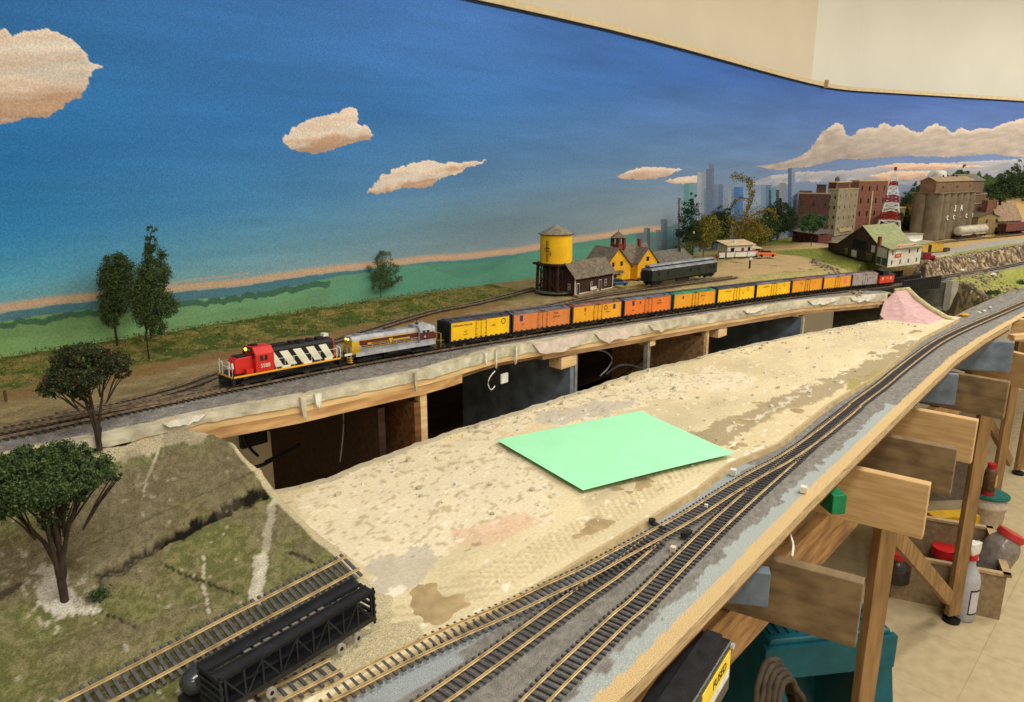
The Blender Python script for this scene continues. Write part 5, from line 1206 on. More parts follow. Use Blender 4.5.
# ---- downtown
def blockb(name,label,a,b_,vt,depth,wm,nx,nz,w,h,side_n=0,parap=None,roofm=None,sidem=None,arch=False,zlow=.16,zhigh=.86,frm=None):
    A=scen(*a); B=scen(*b_); r,L=frame(name,label,'model building',A,B,None); k=ppm(A)*1.0; H=(a[1]-vt)*k
    MB().box(0,L,0,depth,0,H).build('walls',r,wm)
    if sidem: MB().box(-.0006,.0,0,depth,0,H).build('side_wall',r,sidem)
    MB().box(-.002,L+.002,-.002,depth+.002,H,H+.005).build('cornice',r,parap or mat('cornice_tan',(176,154,118),(150,130,98)))
    if nx: windows(r,'f',L*.12,L*.88,nx,H*zlow,H*zhigh,nz,w,h,off=0,frm=frm)
    if side_n: windows(r,'l',depth*.25,depth*.75,side_n,H*.2,H*.84,nz,w*1.1,h,off=-.0006)
    return r,L,H
bk1=brick('brick_red',(138,92,72),(112,72,56)); bk2=brick('brick_dark',(96,66,58),(74,50,44)); st1=mat('stone_grey_tan',(158,144,116),(136,124,98),scale=60,rough=.9)
cream=mat('cornice_cream',(206,178,130),(184,156,112))
r,L,H=blockb('warehouse_building','tall red brick warehouse with tan cornice left of the red and white tower',(854,229.5),(883,228),182,.045,bk1,4,3,.0085,.022,parap=cream,zlow=.34,zhigh=.86); MB().box(L-.004,L+.001,-.001,.001,0,H).build('corner_pilaster',r,cream); MB().box(L*.46,L*.50,-.003,.0,.02,H*.8).build('downspout',r,cream)
r,L,H=blockb('stone_building','grey tan stone office building with rows of small dark windows beside the brick warehouse',(834,235.5),(854,232.5),190.5,.045,st1,4,4,.0045,.013,side_n=2,zlow=.15,zhigh=.87); MB().box(L*.2,L*.8,-.005,0,.015,.030).build('entrance_sign',r,mat('shop_pale',(190,170,120)))
MB().box(L*.25,L*.95,.032,.07,H,H+.030).build('penthouse',r,bk2); MB().box(L*.22,L*.98,.030,.072,H+.030,H+.034).build('penthouse_roof',r,cream); MB().cyl((L*.55,.06,H),.014,.045,'z',10,.010).cyl((L*.55,.06,H+.045),.012,.012,'z',10,.001).build('roof_tank',r,mat('tank_grey',(110,104,96),(84,80,74)))
for x in (L*.1,L*.72): MB().box(x+.02,x+.034,.0305,.032,H+.006,H+.026).build('penthouse_window',r,bk1)
r,L,H=blockb('mill_building','dark red brick mill with a rooftop bulkhead, left of the stone office building',(795,236),(826,237),194,.035,bk2,3,2,.007,.018,zlow=.42,zhigh=.78)
MB().box(L*.55,L*.85,.01,.035,H,H+.036).build('roof_bulkhead',r,bk2); MB().box(L*.53,L*.87,.008,.037,H+.036,H+.039).build('bulkhead_roof',r,M_black); MB().prof([(0,H),(.05,H),(.05,H+.012)],0,L*.4).build('parapet',r,bk2)
A=scen(792,240.5); B=scen(818,241.5); r,L=frame('low_warehouse','long low brick shed with a flat brown roof in front of the dark mill','model building',A,B); MB().box(0,L,0,.06,0,.040).build('walls',r,brick('brick_low',(110,62,54),(86,46,42))); MB().prof([(-.008,.040),(.062,.054),(.062,.057),(-.008,.043)],-.006,L+.004).build('roof',r,shing2); windows(r,'f',L*.2,L*.8,4,.018,.018,1,.012,.014)
r,L,H=blockb('storefront_building','yellow brick storefront with green trimmed shop windows just left of the grain elevator',(903,228),(918,230),205.5,.05,brick('brick_yellow',(190,146,74),(166,124,60)),3,1,.008,.012,parap=mat('cornice_orange',(196,116,60),(170,96,50)),zlow=.66,zhigh=.66,frm=mat('frame_green',(120,124,84)))
MB().mat(mat('frame_green',(120,124,84))).box(L*.08,L*.92,-.002,0,.006,.042).mat(M_glass).box(L*.12,L*.40,-.003,-.002,.010,.038).box(L*.46,L*.56,-.003,-.002,.008,.038).box(L*.62,L*.88,-.003,-.002,.010,.038).build('shop_window',r)
MB().box(L*.1,L*.9,-.0012,0,H*.86,H*.95).build('name_band',r,mat('band_tan',(206,164,84)))
A=scen(893,229); r,L=frame('side_shop','drab olive shop wall joined to the left of the yellow storefront','model building',scen(894,230),scen(903,229)); MB().box(0,L,0,.05,0,H*.95).build('walls',r,mat('olive_wall',(124,112,74),(104,94,62))); MB().box(-.001,L,-.001,.051,H*.95,H*.98).build('cornice',r,cream)
# ---- red and white lattice tower
def lattice():
    p=scen(887,239); k=ppm(p); r=thing('lattice_tower','tall tapering lattice radio tower banded in red and white above the dairy roof','tower',tuple(p),math.radians(20)); H=70*k
    wt=M_white; rd=mat('tower_red',(150,38,34),(126,30,28)); seg=[(0,.27,M_white),(.27,.38,rd),(.38,.51,M_white),(.51,.61,rd),(.61,.74,M_white),(.74,.80,rd),(.80,.90,M_white)]
    def hw(t): return (13.5*(1-t)**1.2+1.6)*k*.80
    for a,b_,m in seg:
        n=2 if a else 3; o=MB()
        for q in range(n):
            t0=a+(b_-a)*q/n; t1=a+(b_-a)*(q+1)/n; w0,w1=hw(t0),hw(t1); z0,z1=t0*H,t1*H; cs=[(-1,-1),(1,-1),(1,1),(-1,1)]
            for i in range(4):
                A=(cs[i][0]*w0,cs[i][1]*w0,z0); B=(cs[i][0]*w1,cs[i][1]*w1,z1); C2=(cs[(i+1)%4][0]*w0,cs[(i+1)%4][1]*w0,z0); D=(cs[(i+1)%4][0]*w1,cs[(i+1)%4][1]*w1,z1)
                o.bar(A,B,.0042); o.bar(A,D,.0030); o.bar(C2,B,.0030); o.bar(B,D,.0034); o.bar(A,C2,.0032)
                mid=tuple((Vector(A)+Vector(D))/2)
        o.build('white_lattice' if m is wt else 'red_lattice',r,m)
    MB().box(-.008,.008,-.008,.008,.885*H,.905*H).tube([(-.012,-.008,.925*H),(.012,-.008,.925*H)],.001,5).tube([(-.012,-.008,.94*H),(.012,-.008,.94*H)],.001,5).build('platform',r,M_white); MB().cyl((0,0,.92*H),.0015,.08*H,'z',6).build('mast',r,M_white)
    MB().box(-.008,.008,-.005,.005,.95*H,1.0*H).build('top_beacon',r,rd)
lattice()
# ---- grain elevator
def elevator():
    A=scen(934,240.2); B=scen(972,234.5); r,L=frame('grain_elevator','tall grey concrete grain elevator of joined silos with white lettering','grain elevator',A,B); k=ppm(A); H=46*k
    m=mat('silo_concrete',(120,106,84),(98,86,68),scale=30,rough=.9); n=6; R=L/n/2*1.02; D=R*2*1.7
    for i in range(n):
        for j in range(2):
            MB().cyl((R+i*2*R*.98,R+j*2*R*.7,0),R,H,'z',20).build('silo',r,m,smooth=False)
    MB().box(R*.4,L-R*.4,R*.4,D-R*.4,0,H*.995).box(-.002,L+.002,-.002,D,H,H+.004).build('core_block',r,m)
    br=mat('headhouse_brown',(124,96,70),(100,76,56),scale=60); gable(r,L*.96,D*.55,.0,.016,br,mat('roof_tan_brown',(156,132,98),(132,112,84)),over=.004,axis='x',x0=L*.02,y0=D*.2,name='tmp_a',ov_name='headhouse_roof')
    for o in [c for c in r.children if c.name.startswith('tmp_a') or c.name.startswith('headhouse_roof')]: o.location=(0,0,H+.004+11*k)
    for o in [c for c in r.children if c.name.startswith('tmp_a')]: o.name='headhouse_gable'
    MB().box(L*.02,L*.98,D*.2,D*.75,H+.004,H+.004+11*k).build('headhouse',r,br)
    windows(r,'f',L*.2,L*.9,3,H+.004+5*k,H+.004+5*k,1,.008,.010,off=D*.2)
    for x in (L*.35,L*.7): MB().cyl((x,D*.45,H+11*k+.012),.003,.016,'z',8).build('roof_vent',r,M_under)
    w=mat('silo_letter_white',(240,238,228))
    sz=.020
    for ch,i,z in (('3',2,H*.66),('A',3,H*.66),('C',1,H*.47),('C',2,H*.47),('-',3,H*.47),('C',4,H*.47),('I',5,H*.47)):
        x=R+i*2*R*.98; text('silo_lettering',ch,.036 if z>H*.6 else .025,r,face_M(x-.002,-.0025,z),w,.0012)
elevator()
def headtower():
    A=scen(963,233); B=scen(981,231); r,L=frame('elevator_tower','tall stepped brown wooden elevator tower right behind the concrete silos','model building',A,B); k=ppm(A); br=planks('tower_brown',(112,90,68),(88,70,54),.004,False); 
    A2=scen(973,232); H=51*k
    MB().box(0,L,0,.07,0,H*.78).build('tower_body',r,br); gable(r,L*1.15,.085,0,.025,br,shing2,over=.005,axis='x',x0=-L*.5,y0=-.008,name='tmp_b',ov_name='tower_roof')
    for o in [c for c in r.children if c.name.startswith('tmp_b') or c.name.startswith('tower_roof')]: o.location=(0,0,H*1.02)
    for o in [c for c in r.children if c.name.startswith('tmp_b')]: o.name='tower_gable'
    MB().box(-L*.5,L*.65,-.008,.077,H*.78,H*1.02).build('tower_head',r,br)
    b=MB()
    for z in (.2,.38,.56,.74): b.box(-.002,L+.002,-.003,0,H*z,H*z+.004)
    b.build('siding_bands',r,mat('band_light',(150,128,98)))
headtower()
def dometank():
    p=scw(4.22,1.04); u_,v_=proj(p.x,p.y,p.z); r=thing('dome_tank','white domed water tank rising behind the roof of the grain elevator','tank',tuple(p)); k=ppm(p); R=6.2*k
    zb=(v_-180)*k; m=M_white; MB().lathe((0,0,zb),[(R,0),(R*1.02,.6*R*1.0),(R*1.0,R*.95),(R*.8,R*1.25),(R*.4,R*1.4),(.001,R*1.43)],24).build('tank_shell',r,m,smooth=True)
    for a in range(4): MB().tube([(R*.8*math.cos(a*PI/2),R*.8*math.sin(a*PI/2),0),(R*.8*math.cos(a*PI/2),R*.8*math.sin(a*PI/2),zb+.004)],.0025,6).build('leg',r,m)
    return u_
print('dome u',dometank())
def mill2():
    A=scen(976,234); B=scen(1019,231); r,L=frame('feed_mill','brown feed mill with tan roofs and a brick stack behind the tank car','model building',A,B); k=ppm(A); ol=planks('mill_olive',(150,128,84),(124,104,66)); tr=mat('mill_roof',(146,120,94),(120,98,76),bump=.4); D=.09
    gable(r,L*.48,D,17*k,21*k,ol,mat('mill_roof_dark',(96,84,66),(76,66,52)),over=.004,axis='y',name='low_wing',ov_name='low_wing_roof'); gable(r,L*.55,D,14*k,30*k,ol,tr,over=.006,axis='x',x0=L*.46,name='high_wing',ov_name='high_wing_roof')
    MB().box(L*.30,L*.52,D*.3,D*.6,16*k,33*k).build('brick_stack',r,brick('stack_brick',(118,82,62),(94,64,48))); windows(r,'f',L*.2,L*.42,2,13*k,13*k,1,.010,.016); windows(r,'f',L*.55,L*.95,6,11*k,11*k,1,.006,.022,m=mat('slat_yellow',(190,150,70)),part='wall_slat')
    MB().box(L*.42,L*.98,-.014,0,0,6*k).build('loading_bay',r,M_under); MB().box(L*.5,L*.5+.008,D*.1,D*.2,28*k,35*k).build('roof_vent',r,M_under); MB().box(-L*.15,L*.2,-.020,0,0,6*k).build('low_dock',r,mat('dock_tan',(130,112,76),(104,88,58)))
mill2()
def extra_shop():
    A=scen(1014,226); B=scen(1040,222); r,L=frame('hill_cottage','pale cottage with a brown roof on the wooded hill at the far right','model building',A,B)
    gable(r,L,.07,.03,.05,mat('cottage_wall',(176,150,104),(150,128,88)),shing2,over=.004,axis='x'); windows(r,'f',L*.3,L*.7,2,.015,.015,1,.01,.01)
def tankcar():
    p=scen(955.5,238.6,.0); q=scen(984,235.6,.0); p.z=q.z=max(p.z,q.z); c,rz,pit=place_between(p,q); L=(q-p).length; r=thing('tank_car','grey white covered hopper car standing in front of the grain elevator','train car',tuple(c),rz); k=L/.16
    m=mat('hopper_grey',(186,178,158),(160,150,130),rough=.6); b=MB(); n=14; R=.019; vs=[]
    for x in (-L/2+.006,L/2-.006):
        pass
    b.M=Matrix.Translation((-L/2+.004,0,.030))@Matrix.Rotation(PI/2,4,'Y'); b.lathe((0,0,0),[(R*.7,0),(R*.95,.003),(R,.006),(R,L-.014),(R*.95,L-.011),(R*.7,L-.008)],22); b.build('barrel_body',r,m,smooth=True)
    MB().profy([(-L/2+.02,.012),(-L/2+.008,.028),(L/2-.008,.028),(L/2-.02,.012),(L*.1,.012),(0,.018),(-L*.1,.012)],-.014,.014).build('hopper_bays',r,m); t=MB().box(-L/2+.006,L/2-.006,-.006,.006,.0485,.050)
    for kx in (-.3,-.1,.1,.3): t.cyl((L*kx,0,.050),.004,.002,'z',10)
    t.build('roof_hatches',r,m); MB().box(-L/2,L/2,-.013,.013,.010,.0125).build('end_sill',r,M_under)
    for x in (-L/2+.024,L/2-.024): truck(r,x)
tankcar()
def maroon():
    p=scen(1000,234.6); q=scen(1036,231.0); p.z=q.z=max(p.z,q.z); r=house_car('boxcar','weathered maroon boxcar at the far right below the feed mill','train car',p,q,mat('boxcar_maroon',(116,64,52),(94,52,42),rough=.7),mat('roof_maroon',(120,60,50),(98,48,40)),EBr,L=(q-p).length*.96,W=.036,dark=(196,150,130),plain=True)
maroon()
track('yard_track',[scen(u,v) for u,v in [(885,247),(915,244),(945,241),(975,238),(1000,236),(1024,233.5),(1070,230)]],'dusty yard track passing in front of the grain elevator',M_railold,M_tie,.0085)
# ---- plate girder bridge over the creek
def bridge():
    r=thing('girder_bridge','black plate girder bridge carrying the line over the creek gully behind the caboose','bridge',tuple(scw(2.24,float(wmain(2.24)),0))); o=Vector(r.location)
    gm=mat('girder_black',(44,40,38),(30,28,27),scale=80,rough=.6)
    def girder(u0,v0,u1,v1,hh,nm,ex=0):
        A=S(u0,v0,.331)-o; B=S(u1,v1,.331)-o; B=B+(B-A)*ex; b=MB(); P=[A+(B-A)*i/5 for i in range(6)]
        b.sweep(P,[(-.0008,-hh),(-.0008,0),(.0008,0),(.0008,-hh)]); b.sweep(P,[(-.0034,-.0012),(-.0034,.0004),(.0034,.0004),(.0034,-.0012)]); b.sweep(P,[(-.0034,-hh-.0004),(-.0034,-hh+.001),(.0034,-hh+.001),(.0034,-hh-.0004)])
        d=(B-A).normalized(); n=Vector((-d.y,d.x,0))
        for p in resample(P,.012): b.bar(tuple(p-n*.0028+Vector((0,0,-hh))),tuple(p-n*.0028),.0012)
        b.build(nm,r,gm); print(nm,A+o,B+o)
    girder(903,281,941,275.5,.038,'girder'); girder(889,279.5,921,273.5,.020,'rear_girder'); girder(880,273.5,903,270.5,.020,'far_girder')
    b=MB(); P=[Vector((s,float(wmain(s)),EYE-float(Gm(s))))-o for s in np.linspace(2.24,2.60,8)]
    b.sweep(P,[(-.030,-.012),(-.030,-.004),(.066,-.004),(.066,-.012)]); b.build('bridge_deck',r,M_under)
    a=scw(2.645,.59); c=MB(); z0=EYE-.50; zt=EYE-.3505-.012; pts=[(2.645,.588),(2.668,.575),(2.70,.60),(2.69,.80),(2.665,.80)]
    c.prism([(x-o.x,y-o.y) for x,y in pts],z0-o.z,zt-o.z); c.build('concrete_abutment',r,mat('abutment_concrete',(116,114,96),(92,90,76),scale=40,rough=.9))
    c=MB(); c.prism([(x-o.x,y-o.y) for x,y in [(2.640,.590),(2.640,.572),(2.665,.560),(2.672,.575)]],z0-o.z,zt-o.z+.008); c.build('wing_wall',r,mat('abutment_light',(168,162,140),(146,142,122),scale=40,rough=.9))
    c=MB(); c.prism([(x-o.x,y-o.y) for x,y in [(2.225,.60),(2.262,.60),(2.262,.78),(2.225,.78)]],z0-o.z,EYE-.352-.012-o.z); c.build('concrete_abutment',r,mat('abutment_concrete',(116,114,96)))
    P=[Vector((s,float(wmain(s)),EYE-float(Gm(s))+.0008))-o for s in np.linspace(2.2,2.68,12)]
    t=MB()
    for p in resample(P,.0066): t.box(p.x-.0014,p.x+.0014,p.y-.015,p.y+.015,p.z-.005,p.z-.003)
    t.build('bridge_ties',r,M_tie)
    for sg in (-1,1): q=MB(); q.sweep(P,[(sg*.00865-.0005,0),(sg*.00865-.0005,-.003),(sg*.00865+.0005,-.003),(sg*.00865+.0005,0)]); q.build('bridge_rail',r,M_railold)
bridge()
# ---- rocks and odd bits near the bridge
def rock(p,r,m,label,name='rock',cat='rock',group=None,seed=0):
    rr=random.Random(seed); b=MB(); n=8; pr=[(r*.5,0),(r*rr.uniform(.85,1.1),r*.25),(r*rr.uniform(.7,.95),r*.6),(r*.35,r*.85)]; vs=[];fs=[]
    for (q,z) in pr:
        for i in range(n): a=2*PI*i/n; w=q*rr.uniform(.75,1.2); vs.append((w*math.cos(a)*1.3,w*math.sin(a),z*rr.uniform(.9,1.1)))
    for k in range(3):
        for i in range(n): fs.append((k*n+i,k*n+(i+1)%n,(k+1)*n+(i+1)%n,(k+1)*n+i))
    fs+= [tuple(range(n-1,-1,-1)),tuple(range(3*n,4*n))]; b.add(vs,fs); o=b.build(name,None,m,loc=tuple(p)); return tag(o,label,cat,group)
oc=mat('ochre_foam',(220,160,50),(196,138,40)); 
rock(S(964,317,.405),.012,oc,'small ochre yellow lump beside the near track at the foot of the rocky gully','foam_lump','lump',seed=1)
for i,(u,v,h) in enumerate([(979,313,.404),(984,311.5,.403),(990,308,.402),(973,262.5,.0),(962,271,.0),(993,275,.0)]):
    p=S(u,v,h) if h else scen(u,v); rock(p,.0055 if h else .0075,M_plasterw,['white stone beside the ochre lump at the gully foot','second small white stone right of the ochre lump','white stone furthest along the track from the ochre lump','white stone lying on the grey road','white stone at the foot of the rock bank','white stone on the grass beside the far track'][i],seed=i+5)
for i,(u,v) in enumerate([(1000,287),(992,288)]):
    pass
# cubes and litter on the near roadbed
def bit(u,v,sz,label,m=None,h=.403,rz=.4):
    p=S(u,v,h); o=MB().prism([(-sz/2,-sz*.4),(sz*.45,-sz/2),(sz/2,sz*.42),(-sz*.4,sz/2)],0,sz*.9).build('plaster_cube',material=m or M_plasterw,loc=tuple(p)); o.rotation_euler.z=rz; tag(o,label,'block')
bit(733,474.5,.0085,'white cube at the end of the tan board edge by the upper track'); bit(803.5,492,.0085,'white cube near the plywood edge beside the branch track')
bit(673,551,.006,'small pinkish white chip on the ballast between the tracks below the switch',mat('chip_pink',(230,200,180))); bit(706,507,.004,'tiny white chip between the rails just beyond the switch',h=.3985)
# ---- green paper
def paper():
    P=[S(u,v,.3935) for u,v in [(496.5,441.5),(640.5,412),(735,456),(583,492)]]; c=sum(P,Vector())/4; b=MB(); n=16; vs=[];fs=[]
    for j in (0,1):
        for a in range(n+1):
            for q in range(n+1):
                x,y=a/n,q/n; p=(P[0]*(1-x)+P[1]*x)*(1-y)+(P[3]*(1-x)+P[2]*x)*y-c; p.z+=.0010*math.sin(x*PI)*math.sin(y*2)+.002*(y**3)*x-(.0003 if j else 0); vs.append(tuple(p))
    N=(n+1)**2
    for a in range(n):
        for q in range(n):
            i=a*(n+1)+q; fs.append((i,i+n+1,i+n+2,i+1)); fs.append((N+i,N+i+1,N+i+n+2,N+i+n+1))
    for a in range(n):
        for i,j in ((a,a+1),(n*(n+1)+a,n*(n+1)+a+1),(a*(n+1),(a+1)*(n+1)),(a*(n+1)+n,(a+1)*(n+1)+n)): fs.append((i,j,N+j,N+i))
    o=b.add(vs,fs).build('paper_sheet',None,mat('paper_mint',(166,240,190),(160,234,184),scale=20,rough=.7),loc=(c.x,c.y,c.z+.0025)); tag(o,'pale mint green sheet of paper lying on the tan plaster','paper')
paper()
# ================================================================ TREES
def leaves(pts,size,m,name,parent,rr,flat=.0):
    N=len(pts); V=np.zeros((N*4,3)); q=np.random.default_rng(rr.randint(0,9999)); a=q.normal(size=(N,3)); a/=np.linalg.norm(a,axis=1)[:,None]; b=q.normal(size=(N,3)); b-=a*(a*b).sum(1)[:,None]; b/=np.linalg.norm(b,axis=1)[:,None]; P=np.array(pts); s=size*q.uniform(.5,1.2,size=(N,1))
    V[0::4]=P-a*s; V[1::4]=P+b*s*.6; V[2::4]=P+a*s; V[3::4]=P-b*s*.6
    me=bpy.data.meshes.new(name); me.from_pydata(V.tolist(),[],[(4*i,4*i+1,4*i+2,4*i+3) for i in range(N)])
    ms=m if isinstance(m,list) else [m]
    for x in ms: me.materials.append(x)
    if len(ms)>1: me.polygons.foreach_set('material_index',q.integers(0,len(ms),N))
    o=bpy.data.objects.new(name,me); C.objects.link(o); o.parent=parent; return o
def inblob(rr,c,r):
    while True:
        x,y,z=rr.uniform(-1,1),rr.uniform(-1,1),rr.uniform(-1,1); d=x*x+y*y+z*z
        if .25<d<1: return (c[0]+x*r[0],c[1]+y*r[1],c[2]+z*r[2])
def blobtree(p,H,blobs,n,size,m,label,trunks=((0,0),),tr=.003,seed=0,bark=None,name='model_tree',group=None,limb=True):
    rr=random.Random(seed); r=thing(name,label,'tree',tuple(p),0,group); bark=bark or mat('bark_dark',(62,50,38),(44,35,27),scale=150,rough=.95)
    t=MB()
    for i,(dx,dy) in enumerate(trunks):
        c=blobs[i%len(blobs)]
        t.tube([(dx*.2,dy*.2,-.004),(dx*.6,dy*.6,H*.18),(dx+c[0]*.3,dy+c[1]*.3,c[2]*.55),(c[0],c[1],c[2]+c[5]*.4)],[tr,tr*.85,tr*.6,tr*.25],7)
    for c in blobs if limb else ():
        for k in range(5):
            q=inblob(rr,c[:3],c[3:]); b0=(c[0]*.4,c[1]*.4,c[2]*.6); t.tube([b0,((b0[0]+q[0])/2,(b0[1]+q[1])/2,(b0[2]+q[2])/2+.002),q],[tr*.35,tr*.25,tr*.12],4)
    t.build('trunk',r,bark); tot=sum(b[3]*b[4]*b[5] for b in blobs)
    pts=[]
    for c in blobs:
        k=int(n*c[3]*c[4]*c[5]/tot); cl=[inblob(rr,c[:3],c[3:]) for _ in range(max(4,k//40))]
        for _ in range(k):
            b=cl[rr.randrange(len(cl))]; s=min(c[3:])*.15; pts.append((b[0]+rr.gauss(0,s),b[1]+rr.gauss(0,s),b[2]+rr.gauss(0,s)))
    leaves(pts,size*1.15,m,'foliage',r,rr); return r
G1=mat('leaf_dark',(48,68,38),(32,46,26),scale=200,rough=.9); G2=mat('leaf_mid',(84,104,54),(60,78,40),scale=200,rough=.9); G3=mat('leaf_olive',(104,104,44),(78,80,34),scale=200,rough=.9); G4=mat('leaf_rust',(92,58,44),(66,42,32),scale=200,rough=.9); G5=mat('leaf_gold',(168,146,50),(136,116,38),scale=200,rough=.9); G6=mat('leaf_fresh',(72,110,66),(50,86,48),scale=200,rough=.9); G7=mat('leaf_bright',(96,112,60),(70,88,44))
def hill_pt(u,v):
    p=S(u,v,.39)
    for _ in range(12): p=S(u,v,float(hill_h(np.array(p.x),np.array(p.y)))-.002)
    return p
# foreground trees
p=hill_pt(64,598); k=ppm(p)/CP
blobtree(p,150*k,[(-6*k,0,124*k,46*k,44*k,18*k),(-36*k,6*k,112*k,26*k,24*k,14*k),(36*k,-4*k,122*k,24*k,24*k,15*k),(-12*k,0,142*k,30*k,30*k,14*k),(18*k,4*k,140*k,26*k,24*k,12*k),(4*k,6*k,86*k,14*k,12*k,16*k),(20*k,0,104*k,20*k,16*k,10*k),(60*k,-8*k,108*k,9*k,8*k,6*k)],52000,.0012,[G1,G2,G2],'large dark green tree with several thin trunks planted in the white plaster patch',trunks=((-2*k,0),(3*k,1*k),(0,-2*k),(6*k,0),(1*k,3*k)),tr=.0030,seed=3)
p=S(99,447,.289); k=ppm(p)/CP
blobtree(p,100*k,[(-10*k,0,74*k,26*k,22*k,13*k),(18*k,0,82*k,20*k,18*k,11*k),(-4*k,4*k,92*k,24*k,20*k,10*k),(-30*k,0,66*k,13*k,12*k,8*k),(30*k,0,70*k,9*k,8*k,7*k),(-8*k,0,58*k,9*k,8*k,8*k)],26000,.0013,[G4,G1,G2,G1],'reddish brown and green tree with bare trunks at the edge of the near hill',trunks=((-2*k,0),(3*k,1*k),(0,-2*k),(6*k,0)),tr=.0020,seed=5)
p=hill_pt(-22,560); k=ppm(p)/CP
blobtree(p,100*k,[(8*k,0,86*k,22*k,22*k,22*k),(-8*k,0,80*k,26*k,22*k,20*k)],18000,.0013,[G1,G2],'dark green tree cut off by the left edge of the picture',tr=.003,seed=6)
rr=random.Random(9); p=hill_pt(100,597); r=thing('ground_bush','tiny dark green bush on the hill right of the white plaster patch','bush',tuple(p)); leaves([(rr.gauss(0,.004),rr.gauss(0,.004),abs(rr.gauss(0,.003))) for _ in range(500)],.0014,[G1,G2],'foliage',r,rr); MB().tube([(0,0,-.002),(0,0,.004)],.0008,5).build('stem',r,G4)
# two tall trees by the wall
def tall(u,v,vt,wpx,label,seed,lobes,mats,n=26000,trp=.0022,sz=.0014):
    p=scen(u,v); k=ppm(p)/CP; H=(v-vt)*k*1.0; bl=[(dx*k,dy*k,H*fz,rx*k,rx*k,H*rz) for dx,dy,fz,rx,rz in lobes]; return blobtree(p,H,bl,n,sz,mats,label,tr=trp,seed=seed)
tall(117,343,255,40,'leafy dark green tree with two rounded lobes by the backdrop, left of the slender one',11,[(2,0,.60,12,.28),(14,2,.72,12,.22),(0,3,.36,10,.20),(8,0,.88,9,.11),(22,2,.5,8,.14)],[G1,G2,G7]); 
tall(149,358,233,40,'tallest slender dark green tree standing by the backdrop near the tracks',12,[(6,0,.48,16,.15),(14,0,.64,15,.11),(2,0,.34,11,.09),(16,0,.78,10,.08),(14,0,.88,6,.06),(16,0,.97,5,.035),(20,0,.40,12,.10),(10,0,.24,9,.08)],[G1,G2,G7])
tall(381,296,249,24,'small thin pale green tree by the backdrop above the locomotives',13,[(4,0,.80,10,.14),(-4,0,.55,12,.16),(8,0,.55,12,.14),(0,0,.28,15,.14),(14,0,.30,12,.10)],[mat('leaf_greygreen',(104,122,84),(82,100,66)),G7,G6],n=9000,trp=.0012)
# fence posts at left
for i,(u,v,l) in enumerate([(6,400,'wooden fence post nearest the left edge of the picture below the green bank'),(40,394,'wooden fence post second from the left edge below the green bank'),(70,352.5,'small fence post on top of the green bank by the painted field')]):
    p=scen(u,v,.0); k=1 if i<2 else .6; o=MB().box(-.0016,.0016,-.0016,.0016,-.002,.013*k).build('fence_post',None,mat('post_weathered',(92,72,48),(70,54,36)),loc=tuple(p)); tag(o,l,'post')
# trees near the house and downtown
TR=[(688,258,193,[(0,0,.55,11,.18),(0,0,.75,8,.14),(0,0,.93,4,.09),(-1,0,.35,15,.12)],[G1],900,'tall dark conifer at the left of the group by the white house'),
 (703,256,214,[(0,0,.55,16,.28),(6,0,.78,11,.18),(-12,0,.4,14,.22)],[G3,G5,G2],2400,'bushy olive and yellow tree directly left of the white house'),
 (683,262,240,[(0,0,.5,9,.35),(-6,0,.3,8,.25)],[G3,G2],1000,'low olive bush between the shed roof and the olive tree'),
 (720,249,206,[(0,0,.6,11,.22),(2,0,.82,7,.14),(-5,0,.35,13,.2)],[G1,G2],1800,'dark tree behind the roof of the white house'),
 (712,249,212,[(0,0,.7,9,.25),(-2,0,.4,10,.25)],[G1],1200,'narrow dark tree between the conifer and the white house'),
 (777,240,200,[(0,0,.6,15,.25),(-8,0,.4,17,.25),(8,0,.45,14,.22),(0,0,.88,5,.12)],[G1],4500,'dense dark green tree clump left of the brick mill'),
 (764,243,214,[(0,0,.6,14,.3),(-8,0,.4,15,.25)],[G1,G2],2600,'dark green tree between the autumn tree and the dense clump'),
 (757,246,222,[(0,0,.5,14,.34),(-10,0,.4,13,.3)],[G3,G5,G2],2000,'low yellowish bush at the foot of the autumn tree'),
 (811,245.5,213,[(0,0,.74,13,.20),(-7,0,.58,10,.16),(8,0,.6,10,.14)],[G6,G6,G2],1600,'round fresh green tree with a bare trunk in front of the stone building'),
 (655,246,222,[(0,0,.6,6,.3)],[G2,G1],350,'small dark tree behind the chimney of the yellow depot')]
for i,(u,v,vt,bl,ms,n,lab) in enumerate(TR): tall(u,v,vt,0,lab,20+i,bl,ms,n=int(n*4.5),trp=.0016,sz=.0026)
